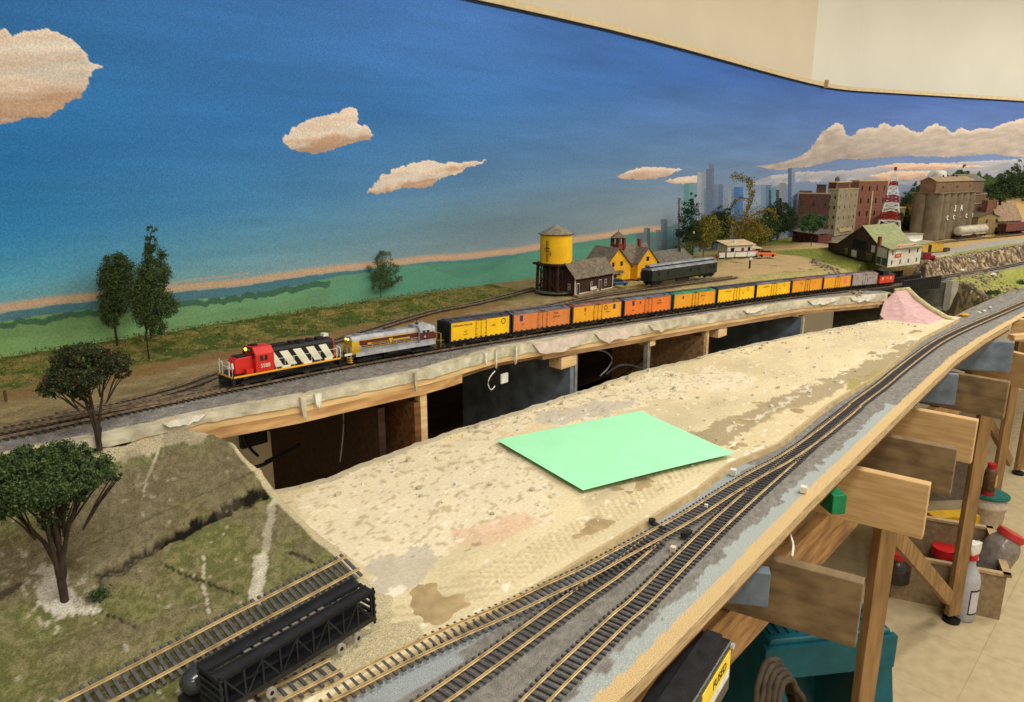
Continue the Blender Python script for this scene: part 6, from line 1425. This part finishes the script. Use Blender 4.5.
# autumn tree with twisting golden limbs
def golden():
    p=scen(741,250); k=ppm(p)/CP; r=thing('autumn_tree','gnarled golden autumn tree with twisting bare limbs reaching above the white house','tree',tuple(p)); bk=mat('bark_golden',(132,92,48),(100,70,38),scale=120)
    limbs=[[(-4,0),(-2,18),(2,34),(4,48),(4,60),(0,66),(-8,70),(-14,68)],[(2,34),(6,44),(8,54),(4,58)],[(4,48),(-2,50),(-10,46),(-12,40)],[(0,24),(10,34),(20,38),(28,38),(32,30)],[(-2,18),(-8,26),(-12,30)],[(2,30),(12,26),(18,18)],[(4,60),(6,62),(2,68)]]
    right=Vector((.6845,-.729,0)); t=MB(); pts=[]; rr=random.Random(4)
    for L in limbs:
        q=[tuple(right*(x*k)+Vector((0,0,z*k))+Vector((rr.uniform(-.004,.004),)*2+(0,))) for x,z in L]; t.tube(q,[.0042*(1-.75*(L[i][1]/70)) for i in range(len(L))],6)
        for a,b in zip(q[1:],q[2:]):
            for _ in range(90): f=rr.random(); c=Vector(a)*(1-f)+Vector(b)*f; s=.005 if L[0][1]>20 else .007; pts.append((c.x+rr.gauss(0,s),c.y+rr.gauss(0,s),c.z+rr.gauss(0,s)))
    for _ in range(4200): pts.append(tuple(right*rr.gauss(2*k,9*k)+Vector((0,0,abs(rr.gauss(18*k,9*k))))))
    t.build('trunk_and_limbs',r,bk); leaves(pts,.0036,[G5,G3,G5,G2],'foliage',r,rr)
golden()
# lamp post near the trees
p=scen(692,263); o=MB().mat(M_under).tube([(0,0,0),(0,0,.095)],.0011,6).mat(mat('lamp_bulb',(236,190,120))).cyl((0,0,.092),.0025,.006,'z',10).build('lamp_post',loc=tuple(p)); tag(o,'slender dark lamp post in front of the conifer by the shed','lamp post')
# forest on the hill behind the grain elevator
rr=random.Random(77); FT=[]
for i,(u,vt,dep) in enumerate([(893,205,.1),(900,192,.09),(908,184,.08),(916,180,.08),(924,178,.07),(934,172,.07),(951,166,.07),(899,212,.16),(909,208,.15),(918,206,.14),(992,176,.06),(1000,168,.06),(1003,160,.05),(1011,170,.06),(1018,166,.06),(1026,168,.06),(996,190,.1),(1005,192,.1),(1015,192,.1),(1024,190,.1),(984,186,.08),(987,208,.14),(1022,205,.14)]):
    # march along the view ray plan direction until it meets the strip in front of the backdrop
    a=u-512; lo=None
    for t in np.linspace(2.2,9,900):
        X=a/ (F*CP+ .2438*90)*t; Y=t; s=DY*X+DX*Y; w=-DX*X+DY*Y
        if w>float(wback(s))-dep or s>5.3: break
        lo=(s,w)
    # largest t satisfying w<wback-dep
    s,w=lo; pz=EYE-float(hgt(np.array(s),np.array(w))); pp=Vector((s,w,pz)); k=ppm(pp)/CP; uu,vv=proj(s,w,pz); H=max(.08,(vv-vt)*k)
    con=i in (3,6,12,14); lobes=[(0,0,H*.55,10*k,10*k,H*.22),(0,0,H*.8,5*k if con else 9*k,6*k,H*.18),(4*k,0,H*.35,12*k,10*k,H*.2),(-5*k,0,H*.2,12*k,10*k,H*.16)]
    words=['left of the elevator','right of the elevator'][u>960]
    blobtree(pp,H,lobes,2000,.0040,[G1,G1,G2] if i%3 else [G1,G2,G7],'dark evergreen tree on the wooded hill '+words,tr=.002,seed=100+i,limb=False,group='forest trees '+words)
# shrubs on green slope
for i,(u,v,s,l) in enumerate([(990,294,.011,'dark green shrub on the bright grass slope above the near track, left of a pair'),(997,293,.008,'smaller dark green shrub on the bright grass slope, right of a pair'),(1022,284,.013,'dark green shrub on the grass slope at the right edge of the picture')]):
    p=scen(u,v); r=thing('model_shrub',l,'shrub',tuple(p)); q=random.Random(i); leaves([(q.gauss(0,s*.7),q.gauss(0,s*.6),abs(q.gauss(0,s*.5))) for _ in range(500)],.0022,[G1,G2],'foliage',r,q); MB().tube([(0,0,-.003),(0,0,s*.6)],.001,5).build('stem',r,G4)
# turf tufts and rocks
def tufts():
    q=random.Random(31); pts=[]
    while len(pts)<9000:
        s=q.uniform(-.9,1.25); w=float(wback(s))-q.random()**1.3*.17; pts.append((s,w,EYE-float(hgt(np.array(s),np.array(w)))-.001+q.random()*.003))
    r=leaves(pts,.0022,[G3,G2,mat('tuft_tan',(150,134,80)),mat('tuft_green',(96,104,50))],'grass_tufts',None,q); tag(r,'short mixed green and tan turf along the bank by the painted backdrop','grass',kind='stuff')
tufts()
def riprap():
    q=random.Random(41); b=MB(); ms=[mat('rock_tan',(176,154,122),(140,120,92)),mat('rock_brown',(110,92,68),(84,70,52)),mat('rock_grey',(140,132,116),(110,104,90))]
    for i in range(1700):
        if i<1150: s=q.uniform(2.1,3.9); w=float(wmain(s))+q.uniform(.034,.088)
        elif i<1400:
            f=q.random(); pz=scen(812+f*50+q.gauss(0,2),260+f*18+q.gauss(0,1.5)); s,w=pz.x,pz.y
        else: s=q.uniform(2.66,2.95); w=q.uniform(.47,.60)-(s-2.66)*.2
        z=EYE-float(hgt(np.array(s),np.array(w)))-.006; r=q.uniform(.002,.0052); b.mat(ms[q.randrange(3)]); a0=q.random()*6
        vs=[];n=5
        for kk,(rr_,zz) in enumerate(((1,0),(.9,.8),(.35,1.3))):
            for j in range(n): a=a0+2*PI*j/n; vs.append((s+r*rr_*math.cos(a)*q.uniform(.8,1.2),w+r*rr_*math.sin(a)*q.uniform(.8,1.2),z+r*zz))
        b.add(vs,[(kk*n+j,kk*n+(j+1)%n,(kk+1)*n+(j+1)%n,(kk+1)*n+j) for kk in (0,1) for j in range(n)]+[tuple(range(2*n,3*n))])
    tag(b.build('riprap_stones'),'tumbled brown and tan stones covering the bank behind the line and the gully side','rocks',kind='stuff')
riprap()
# ================================================================ BENCHWORK
BENCH=thing('layout_benchwork','open pine benchwork of joists, girders, risers, legs and braces carrying the model railway','benchwork',(0,0,0))
def bpart(o):
    o.parent=BENCH
    for k in ('label','category','group'):
        if k in o: del o[k]
    return o
M_joist=wood('joist_pine',(204,170,120),(182,146,96),stretch=(2,1,22),scale=7)
M_joistdk=wood('joist_aged',(134,112,80),(98,80,56),stretch=(3,1,8),scale=7)
def board(name,P0,P1,height,thick,m,label,cat='board',ext=.45,group=None,endm=None):
    """upright board: top edge from P0 (under the deck) to P1 (free end)"""
    d=(P1-P0); d.z=0; L=d.length; rz=math.atan2(d.y,d.x)
    o=MB().box(-ext-L,0,0,thick,-height,0).build(name,None,m,loc=(P1.x,P1.y,P1.z),bevel=.0015); o.rotation_euler.z=rz; return bpart(o)
JZ=.47
JS=[((779,562),(863.5,584),M_joistdk,'',.086),
    ((855.6,469),(930,485.5),M_joist,'',.091),
    ((885.6,436),(957,450),M_joistdk,'stained joist end close behind the second clean pine one',.086),
    ((915.6,409.5),(977.5,421),M_joist,'clean pine joist end fourth from the bottom, above the stained one',.088),
    ((959,374),(1009,382.5),M_joistdk,'darker joist end fifth from the bottom beside the grey riser panels',.088)]
for a,b_,m,l,hh in JS:
    board('bench_joist',S(a[0],a[1],JZ),S(b_[0],b_[1],JZ),hh,.018,m,l,'joist',.42)
board('bench_joist',S(985,345,JZ),S(1045,360,JZ),.088,.018,M_joist,'pale joist end at the right edge of the picture beneath the brown end board','joist',.3)
P=S(1012.5,318.5,.404); o=MB().box(0,.019,-.30,.0,-.062,.0).build('end_board',None,M_joist,loc=tuple(P+Vector((.004,.0,.0))),bevel=.001); bpart(o)
# grey painted risers and blocks
def riser(u0,u1,vt,vb,h,label,m=M_grey,t=.016,name='riser_panel'):
    A=S(u0,vt,h); B=S(u1,vt+3,h); k=ppm(B); H=(vb-vt)*k; d=B-A; L=math.hypot(d.x,d.y); o=MB().box(-.12,L,0,t,-H,0).build(name,None,m,loc=tuple(A),bevel=.001); o.rotation_euler.z=math.atan2(d.y,d.x); bpart(o); return o
riser(741,771,571,609,.43,'blue grey painted riser panel beside the nearest dark joist end')
riser(927,959,372,404,.43,'blue grey painted riser panel between the middle joist ends under the curved edge')
riser(968,1015,340,371,.43,'large blue grey painted panel under the far end of the curved plywood edge')
A=S(988,352,.43); o=MB().box(-.16,.0,0,.02,-.012,.0).build('support_cleat',None,M_pine,loc=tuple(S(1008,334,.428))); o.rotation_euler.z=math.radians(150); bpart(o)
A=S(775,560,.43)
# long girder under the joists
a=S(690,651,.56); b_=S(905,440,.56); d=b_-a; L=d.length+.9; o=MB().box(-.35,L,0,.019,-.089,0).build('bench_girder',None,wood('girder_pine',(178,136,86),(126,90,52),stretch=(1.2,8,8),scale=10),loc=tuple(a),bevel=.001); o.rotation_euler.z=math.atan2(d.y,d.x); bpart(o)
o=MB().box(-.6,2.4,0,.019,-.089,0).build('bench_girder',None,M_pinedk,loc=(.2,.66,EYE-.56)); bpart(o)
# legs
M_leg=wood('leg_pine',(156,122,78),(124,94,58),stretch=(14,14,2),scale=5); M_foot=mat('rubber_foot',(28,27,26),(18,18,18),rough=.6)
def leg(s,w,ztop,label,rz=0,wd=.058,t=.019):
    r=MB().box(-wd/2,wd/2,-t/2,t/2,.025,ztop).build('leg',BENCH,M_leg,loc=(s,w,0),bevel=.001); r.rotation_euler.z=rz; MB().cyl((0,0,0),.026,.012,'z',16).cyl((0,0,.012),.008,.015,'z',10).build('levelling_foot',r,M_foot); return r
def floorpt(u,v): p=S(u,v,EYE); return p
def at_depth(u,v,y):  # point on pixel ray at plan depth y
    b=v-351; yy=F*CP-b*SP; z=F*SP+b*CP; return S(u,v,y*z/yy)
q=at_depth(876,600,1.16); leg(q.x,q.y,EYE-.56,'',math.radians(-30),.036)
q=floorpt(951,621); leg(q.x,q.y,EYE-.56,'tall pine bench leg standing on a black foot in front of the storage box',math.radians(-35),.044)
q=at_depth(997,480,2.85); leg(q.x,q.y,EYE-.56,'pine bench leg rising behind the white bucket with the teal lid',math.radians(-30),.042)
q=floorpt(1018,474); leg(q.x,q.y,EYE-.50,'darkest pine bench leg at the far right edge of the picture',math.radians(-30),.048)
for s,w in ((.9,.75),(2.0,.75)): leg(s,w,EYE-.649,'rear bench leg hidden in shadow under the plaster table' if s<1 else 'rear bench leg hidden in shadow under the far table',0,.06)
# diagonal braces
def brace(a,b_,label,wd=.045):
    o=MB().bar(tuple(Vector()),tuple(b_-a),.017,wd).build('diagonal_brace',None,M_leg,loc=tuple(a)); bpart(o)
brace(at_depth(893,533,1.78),at_depth(949,598,2.10),'diagonal pine brace running down to the foot of the tall bench leg')
brace(at_depth(984,412,2.75),at_depth(1010,462,3.1),'short diagonal brace between the two farthest bench legs',.04)
# ---- void under the main line
def panel(s,w0,w1,ht,hb,t,m,label,name='riser_panel',cat='panel'):
    o=MB().box(-t/2,t/2,0,w1-w0,EYE-hb-EYE,EYE-ht-EYE).build(name,None,m,loc=(s,w0,EYE)); return bpart(o)
def post(u,vt,sz,hb,m,label):
    p=None; h=.33
    for _ in range(8): p=S(u,vt,h); h=float(Gm(p.x))+.043
    w=float(wlip(p.x))+.006; s=p.x
    o=MB().box(-sz/2,sz/2,0,sz,-(hb-h),0).build('riser_post',None,m,loc=(s,w,EYE-h)); bpart(o); return s,w
s1,w1=post(422.5,393,.013,.62,M_pine,'light pine post beside the brown panel below the second locomotive')
panel(s1-.012,w1+.0,w1+.30,.345,.64,.012,M_brown,'brown plywood panel behind the light pine post under the main line')
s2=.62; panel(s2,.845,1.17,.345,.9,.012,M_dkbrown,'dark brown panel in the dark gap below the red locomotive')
s3,w3=post(577.5,354,.010,.6,M_post,'grey white post at the edge of the grey panel beneath the orange refrigerator car')
panel(s3-.010,w3,w3+.30,.365,.62,.014,M_grey,'blue grey painted panel recessed under the train in the middle')
s4,w4=post(658,342,.010,.6,M_post,'thin grey post under the main line left of the tan panel')
s5,w5=post(720,332,.012,.6,M_pine,'pale pine post at the right edge of the tan panel under the train')
panel(s5-.010,w5,w5+.25,.375,.62,.012,M_pinedk,'tan plywood panel under the train behind the pale pine post')
s6,w6=post(817.5,316,.012,.6,M_pine,'farthest pale pine post under the main line near its right end')
panel(s6-.010,w6,w6+.25,.385,.62,.012,M_grey,'farther blue grey panel under the rear of the train')
def block(u,v,label,L=.045,H=.022):
    p=S(u,v,.35)
    for _ in range(6): p=S(u,v,float(Gm(p.x))+.041)
    o=MB().box(-L,0,0,.03,-H,0).build('wood_block',None,M_pine,loc=(p.x,float(wlip(p.x))+.004,EYE-float(Gm(p.x))-.0425)); bpart(o)
block(577,353,'pine block wedged under the roadbed above the grey panel'); block(739,328,'small pine block under the roadbed right of the tan panel',.04,.02); block(668,341,'tiny pine block under the roadbed beside the thin grey post',.02,.012)
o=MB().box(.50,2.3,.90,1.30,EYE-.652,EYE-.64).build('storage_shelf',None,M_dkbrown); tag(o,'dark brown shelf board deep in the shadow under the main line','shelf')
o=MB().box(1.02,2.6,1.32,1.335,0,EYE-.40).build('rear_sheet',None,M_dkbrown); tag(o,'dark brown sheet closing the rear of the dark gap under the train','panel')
# wall outlet and cables in the gap
q=S(257,437,.50); 
def wallpt(u,v,w=1.44):
    lo=.1
    for h in np.linspace(.1,1.4,600):
        p=S(u,v,h)
        if p.y>w: return p
        lo=p
    return lo
p=wallpt(257.5,434.5); o=MB().box(-.03,.03,-.012,0,-.03,.03).build('outlet_box',None,M_black,loc=(p.x,CYc-.001,p.z)); tag(o,'black square outlet box on the cream wall below the layout','outlet')
def cable(name,pts,r,m,label):
    P=catmull([Vector(x) for x in pts],.006); o=P[0].copy(); ob=MB().tube([p-o for p in P],r,6).build(name,None,m,smooth=True,loc=tuple(o)); tag(ob,label,'cable')
def cp(u,v,w):
    p=S(u,v,.3)
    for h in np.linspace(.2,1.3,1100):
        p=S(u,v,h)
        if p.y>w: pass
        else: break
    return p
def ray_w(u,v,w):   # point on pixel ray at given w
    b=v-351; a=u-512; Y=F*CP-b*SP; z=F*SP+b*CP; ww=-DX*a+DY*Y; t=w/ww; return S(u,v,z*t)
cable('black_cable',[ray_w(u,v,1.2) for u,v in [(244,433),(245,440),(250,448),(258,456)]],.0028,M_black,'thin black cable looping down left of the outlet box')
cable('black_cable',[ray_w(u,v,1.25) for u,v in [(265,428),(280,434),(292,441),(300,444),(285,452),(265,462)]],.0030,M_black,'black cable curving right of the outlet box')
cable('black_cable',[ray_w(u,v,1.0) for u,v in [(300,444),(280,455),(262,465),(240,470)]],.0028,M_black,'thick black cable slanting through the gap under the hill edge')
cable('grey_cable',[ray_w(u,v,.90) for u,v in [(343,408),(343.5,425),(342,445),(340,462)]],.0012,M_post,'thin grey wire hanging straight down under the red locomotive')
cable('white_cable',[ray_w(u,v,.86) for u,v in [(596,350),(606,352),(612,359),(608,368),(600,376)]],.0016,M_post,'pale cable looping down under the third refrigerator car')
cable('grey_conduit',[ray_w(u,v,.90) for u,v in [(606,374),(618,366),(630,365),(645,369)]],.0022,M_grey,'pale grey conduit arching low in the gap right of the loop cable')
cable('black_cable',[ray_w(u,v,.95) for u,v in [(618,378),(632,368),(645,357),(652,350)]],.0022,M_black,'black cable slanting up to the thin grey post under the train')
for i,(u,v) in enumerate([(505,378)]):
    p=ray_w(u,v,.86); o=MB().box(-.009,.008,0,.003,-.009,.008).build('white_tag',None,M_white,loc=tuple(p)); tag(o,'small white card under the roadbed between the pine cleat and the grey panel','card')
    cable('string_loop',[ray_w(a,b,.84) for a,b in [(495,371),(490,377),(488,384),(491,390),(495,386)]],.0009,M_white,'white string dangling from the plywood edge under the first yellow refrigerator car')
p=ray_w(363,425,.99); r=thing('wood_scrap','tilted scrap of pine wedged behind the black cables under the red locomotive','wood scrap',tuple(p),.5); MB().box(-.014,.014,-.006,.006,-.022,.018).build('pine_piece',r,M_pine); MB().box(.010,.022,-.004,.006,-.020,.020).build('cream_piece',r,M_white)
# ---- black control box hung on the plywood edge
def ctrl():
    a=S(733,640,.445); b_=S(708,681,.445); d=(a-b_); ang=math.atan2(d.y,d.x); r=thing('control_box','black box with a yellow warning label hanging under the plywood edge at the bottom','control box',(a.x,a.y,a.z),ang)
    MB().box(-.26,0,0,.040,-.055,0).build('housing',r,M_blackp,bevel=.002); MB().box(-.26,-.002,.010,.026,0,.0035).build('lid_ridge',r,M_black); 
    yl=mat('label_yellow',(236,206,60),(224,192,48),rough=.5); MB().box(-.085,-.007,-.0008,.0005,-.026,-.006).build('yellow_label',r,yl); text('label_lettering','FUSED',.013,r,face_M(-.038,-.0011,-.0155),M_black,.0001); MB().box(-.085,-.007,-.0008,.0005,-.036,-.027).build('white_label',r,M_white)
    MB().cyl((-.005,-.003,-.003),.003,.003,'y',12).build('screw',r,mat('screw_bright',(220,220,225),(190,190,196),metal=.6,rough=.3))
ctrl()
# green connector under the edge
p=S(833,494,.44); r=thing('terminal_block','green plastic terminal block with a white plug under the plywood edge','terminal block',tuple(p),math.radians(50)); MB().box(-.018,.018,-.01,.01,-.022,.006).build('body',r,mat('green_plastic',(20,130,80),(16,108,66),rough=.4),bevel=.001); MB().cyl((.010,-.016,-.004),.004,.012,'y',12).build('white_plug',r,M_white); 
cable('white_wire',[S(u,v,.44) for u,v in [(790,534),(793,545),(792,556)]],.0016,M_white,'short white wire hanging from the edge above the nearest joist end')
# ================================================================ THINGS ON THE FLOOR
def stool():
    X,Y=.63,1.46; s=DY*X+DX*Y; w=-DX*X+DY*Y; r=thing('step_stool','dark teal plastic step stool standing under the bench behind the nearest leg','stool',(s,w,0),math.radians(-38)); m=mat('teal_plastic',(14,92,104),(10,76,88),scale=20,rough=.45)
    H=.53; a,b=.135,.14; MB().box(-a,a,-b,b,H-.02,H).build('top',r,m,bevel=.006)
    for k in range(13):
        x=-a+.018+k*(2*a-.036)/12; MB().box(x-.005,x+.005,-b+.02,b-.02,H,H+.004).build('tread_rib',r,m)
    for sx in (-1,1):
        for sy in (-1,1):
            MB().add([(sx*a,sy*b,H-.01),(sx*(a-.06),sy*b,H-.01),(sx*(a-.06),sy*(b-.04),H-.01),(sx*a,sy*(b-.04),H-.01),(sx*(a+.055),sy*(b+.04),0),(sx*(a-.01),sy*(b+.04),0),(sx*(a-.01),sy*b,0),(sx*(a+.055),sy*b,0)],[(0,1,2,3),(7,6,5,4),(0,4,5,1),(1,5,6,2),(2,6,7,3),(3,7,4,0)]).build('leg',r,m)
    for sy in (-1,1): MB().box(-a-.01,a+.01,sy*b-.008,sy*b+.008,H-.085,H-.012).build('apron',r,m)
    for sx in (-1,1): MB().add([(sx*a,-b,H-.012),(sx*a,b,H-.012),(sx*(a-.012),b,H-.012),(sx*(a-.012),-b,H-.012),(sx*(a+.042),-b-.02,.12),(sx*(a+.042),b+.02,.12),(sx*(a+.030),b+.02,.12),(sx*(a+.030),-b-.02,.12)],[(0,1,2,3),(7,6,5,4),(0,4,5,1),(1,5,6,2),(2,6,7,3),(3,7,4,0)]).build('side_panel',r,m)
stool()
def coil():
    c=at_depth(787,700,1.05); r=thing('cable_coil','coil of thick dark brown cable hanging under the girder beside the teal stool','cable',tuple(c)); q=random.Random(2)
    for k in range(5):
        R=.055+.005*k; P=[(math.cos(a)*R*.8+q.uniform(-.004,.004),-.012+.008*k+.02*math.sin(a*1),math.sin(a)*R*1.1-.03) for a in np.linspace(0,2*PI,28)]; MB().tube(P,.0055,7).build('cable_loop',r,mat('cable_brown',(78,66,50),(58,48,36),rough=.7),smooth=True)
coil()
def storage():
    c=floorpt(935,612); A=floorpt(892,600); B=floorpt(985,585)
    a=floorpt(893,597); b_=floorpt(999,619); r,L=frame('storage_tub','open tan storage tub full of hobby supplies on the floor behind the tall leg','storage box',a,b_); r.location.z=0; D=.34; H=.16; m=mat('tub_tan',(150,128,98),(128,108,80),rough=.6)
    for nm,x0,x1,y0,y1 in (('front_wall',-.01,L,-.006,.004),('rear_wall',-.01,L,D,D+.008),('side_wall',-.016,-.008,0,D),('side_wall',L-.008,L,0,D)): MB().box(x0,x1,y0,y1,0,H).build(nm,r,m)
    MB().box(-.01,L,0,D,.004,.010).build('tub_floor',r,m); MB().box(-.02,L+.01,-.012,.006,H,H+.010).box(-.02,L+.01,D-.004,D+.016,H,H+.010).box(L-.012,L+.012,-.012,D+.016,H,H+.010).box(-.025,-.005,-.012,D+.016,H,H+.010).build('rim',r,mat('tub_rim',(186,160,120),(164,138,100)))
    return r,L,D,H
r_t,L_t,D_t,H_t=storage()
def jar(loc,rot,R,H,label,lid=(190,40,40),glass=(150,140,124),labels=True,name='plastic_jar',lidH=.022,yellow=True):
    r=thing(name,label,'jar',tuple(loc)); r.rotation_euler=rot
    MB().lathe((0,0,0),[(R*.85,0),(R,.006),(R,H*.78),(R*.92,H*.88),(R*.72,H*.97),(R*.72,H)],24).build('jar_body',r,mat('jar_'+str(glass),glass,tuple(int(x*.8) for x in glass),rough=.2,alpha=.75,spec=.6),smooth=True)
    MB().cyl((0,0,.004),R*.93,H*.5,'z',24).build('jar_contents',r,mat('contents_dark',(74,70,66),(52,50,48),scale=90))
    MB().cyl((0,0,H),R*.80,lidH,'z',28).build('screw_lid',r,mat('lid_'+str(lid),lid,None,rough=.4),bevel=.002)
    if labels:
        def wrap(z0,z1,m,nm,a0=-2.6,a1=.6):
            b=MB(); n=18; vs=[]
            for i in range(n+1): a=a0+(a1-a0)*i/n; vs+=[(R*1.012*math.cos(a),R*1.012*math.sin(a),z0),(R*1.012*math.cos(a),R*1.012*math.sin(a),z1)]
            b.add(vs,[(2*i,2*i+2,2*i+3,2*i+1) for i in range(n)]); b.build(nm,r,m)
        wrap(H*.08,H*.32,M_black,'black_label'); wrap(H*.10,H*.22,mat('label_yellow2',(230,196,40)),'yellow_label',-2.3,-.6)
        MB().cyl((0,-R*1.01,H*.70),.010,.002,'y',10).build('green_sticker',r,mat('sticker_green',(60,220,50)))
    return r
base=Vector(r_t.location); 
c=at_depth(972,590,2.42)
p=at_depth(977,582,2.30); _q=(Vector((.6845,-.729,0))*.45+Vector((0,0,.9))).to_track_quat('Z','Y').to_euler(); jar((p.x,p.y,p.z),_q,.055,.19,'clear plastic jar with red lid and black and yellow label leaning on the tub rim',lid=(190,56,52),glass=(150,140,130))
p=at_depth(941,572,2.5); jar((p.x,p.y,p.z),(0,0,0),.052,.07,'squat jar with a bright red lid standing inside the storage tub',lid=(206,36,36),glass=(90,60,56),labels=False,lidH=.035)
p=at_depth(896,575,2.3); jar((p.x,p.y,p.z-.02),(0,0,0),.045,.09,'dark jar with a red lid half hidden behind the joist end and brace',lid=(180,40,36),glass=(70,60,56),labels=False)
p=floorpt(966,618)
def spray():
    p=floorpt(962,617); k=ppm(p); r=thing('spray_bottle','grey white spray bottle with a red collar standing on the floor against the tall leg','spray bottle',(p.x,p.y,0),math.radians(-20)); R=.036
    MB().lathe((0,0,0),[(R*.9,0),(R,.006),(R,.14),(R*.85,.165),(R*.4,.195),(.014,.21),(.014,.222)],22).build('bottle_body',r,mat('bottle_grey',(176,176,180),(160,160,166),rough=.35),smooth=True)
    MB().cyl((0,0,.215),.017,.018,'z',16).build('red_collar',r,mat('collar_red',(196,40,40),rough=.4)); MB().profy([(-.020,.233),(.020,.233),(.026,.262),(.014,.276),(-.024,.276),(-.030,.258)],-.013,.013).build('trigger_head',r,M_white,bevel=.004); MB().profy([(.020,.262),(.034,.262),(.036,.268),(.020,.274)],-.006,.006).profy([(.016,.235),(.022,.235),(.034,.205),(.029,.203)],-.004,.004).build('trigger',r,M_white)
    b=MB(); n=10; vs=[]
    for i in range(n+1): a=-2.3+1.1*i/n; vs+=[(R*1.012*math.cos(a),R*1.012*math.sin(a),.03),(R*1.012*math.cos(a),R*1.012*math.sin(a),.12)]
    b.add(vs,[(2*i,2*i+2,2*i+3,2*i+1) for i in range(n)]); b.build('black_label_frame',r,M_black)
    b=MB(); vs=[]
    for i in range(n+1): a=-2.2+.9*i/n; vs+=[(R*1.02*math.cos(a),R*1.02*math.sin(a),.036),(R*1.02*math.cos(a),R*1.02*math.sin(a),.114)]
    b.add(vs,[(2*i,2*i+2,2*i+3,2*i+1) for i in range(n)]); b.build('white_label',r,mat('label_pale',(200,196,200)))
spray()
def bucket():
    r=thing('plastic_bucket','whitish plastic bucket with a teal lid on the floor behind the leaning jar','bucket',(3.326,.475,0),math.radians(-10)); r.scale=(.72,.72,.72); m=mat('bucket_white',(196,180,160),(176,160,140),rough=.5)
    H=.235
    MB().lathe((0,0,0),[(.068,0),(.070,.01),(.080,H*.72),(.086,H*.74),(.086,H*.80),(.082,H*.82),(.084,H)],28).build('pail',r,m,smooth=True); MB().cyl((0,0,H),.092,.010,'z',32).cyl((0,0,H+.010),.080,.003,'z',32).build('teal_lid',r,mat('lid_teal',(30,110,100),(24,94,86),rough=.4)); MB().tube([(.085,0,H*.78),(.095,-.035,H*.5),(.085,-.07,H*.45)],.002,6).build('handle',r,M_white)
    return r,H
rb_,Hb=bucket()
l=Vector(rb_.location)
def bottle():
    r=thing('sauce_bottle','brown bottle with red cap and red bottom band standing on the teal bucket lid','bottle',(l.x-.022,l.y+.010,(Hb+.013)*.72)); r.scale=(.6,.6,.75); R=.038
    MB().lathe((0,0,0),[(R,0),(R,.10),(R*.95,.13),(R*.75,.15)],20).build('bottle_body',r,mat('bottle_brown',(110,78,50),(84,58,38),rough=.4),smooth=True); MB().cyl((0,0,0),R*1.02,.022,'z',20).build('red_band',r,mat('band_red',(170,34,34))); MB().cyl((0,0,.15),R*.7,.026,'z',20).build('red_cap',r,mat('band_red',(170,34,34)))
    MB().box(-.02,.02,-R*1.03,-R*.9,.05,.11).build('paper_label',r,mat('label_buff',(196,170,110)))
bottle()
p=floorpt(955,575); o=MB().box(-.09,.09,0,.06,0,.14).build('yellow_carton',None,mat('carton_yellow',(206,160,30),(184,140,24),rough=.6),loc=(3.06,.53,.012)); o.rotation_euler.z=math.radians(-42); tag(o,'bright yellow carton standing behind the jars in the storage tub','carton')
cable('grey_tool',[at_depth(u,v,2.6) for u,v in [(915,552),(935,556),(950,558)]],.006,M_post,'pale grey handled tool lying across the yellow carton')
p=at_depth(905,560,2.5); o=MB().box(-.07,.07,-.05,.05,-.10,.0).build('black_tray',None,M_blackp,loc=tuple(p),bevel=.004); tag(o,'black plastic tray heaped in the left end of the storage tub','tray')
p=at_depth(925,515,3.05); o=MB().box(-.20,.20,0,.20,0,.26).build('grey_crate',None,mat('crate_grey',(128,116,104),(106,96,86)),loc=(p.x,p.y,0)); o.rotation_euler.z=math.radians(-42); tag(o,'dull grey crate on the floor left of the white bucket','crate')
# ================================================================ LIGHT AND CAMERA
def lamp(x,y,e,sx=1.2,sy=.32,c=(1,.975,.93)):
    r=thing('ceiling_light','long fluorescent ceiling fixture','ceiling light',(x,y,2.75)); r['group']='ceiling lights'
    MB().box(-sx/2,sx/2,-sy/2,sy/2,-.05,0).build('housing',r,M_white)
    l=bpy.data.lights.new('lamp_tube','AREA'); l.shape='RECTANGLE'; l.size=sx*.95; l.size_y=sy*.9; l.energy=e; l.color=c; o=bpy.data.objects.new('lamp_tube',l); C.objects.link(o); o.parent=r; o.location=(0,0,-.055)
E_=LAMP=24
for x,y,e in ((.2,-.35,1.0),(2.0,-.35,1.15),(3.9,-.35,1.5),(-.9,-1.4,.9),(1.4,-1.5,1.0),(5.6,-.6,1.2)): lamp(x,y,E_*e)
w=bpy.data.worlds.new('World'); bpy.context.scene.world=w; w.use_nodes=True; w.node_tree.nodes['Background'].inputs[0].default_value=(.9,.85,.78,1); w.node_tree.nodes['Background'].inputs[1].default_value=.25
cam=bpy.data.cameras.new('camera'); co=bpy.data.objects.new('camera',cam); C.objects.link(co); cam.sensor_width=36; cam.lens=F/1024*36; cam.clip_start=.02; cam.clip_end=60
co.location=(0,0,EYE); co.rotation_euler=(PI/2-PT,0,math.atan2(DY,DX)-PI/2); bpy.context.scene.camera=co
sc=bpy.context.scene; vs=sc.view_settings; vs.view_transform='Standard'; vs.look='None'; vs.gamma=1; vs.use_curve_mapping=False; vs.exposure=0.0
bpy.context.view_layer.update()
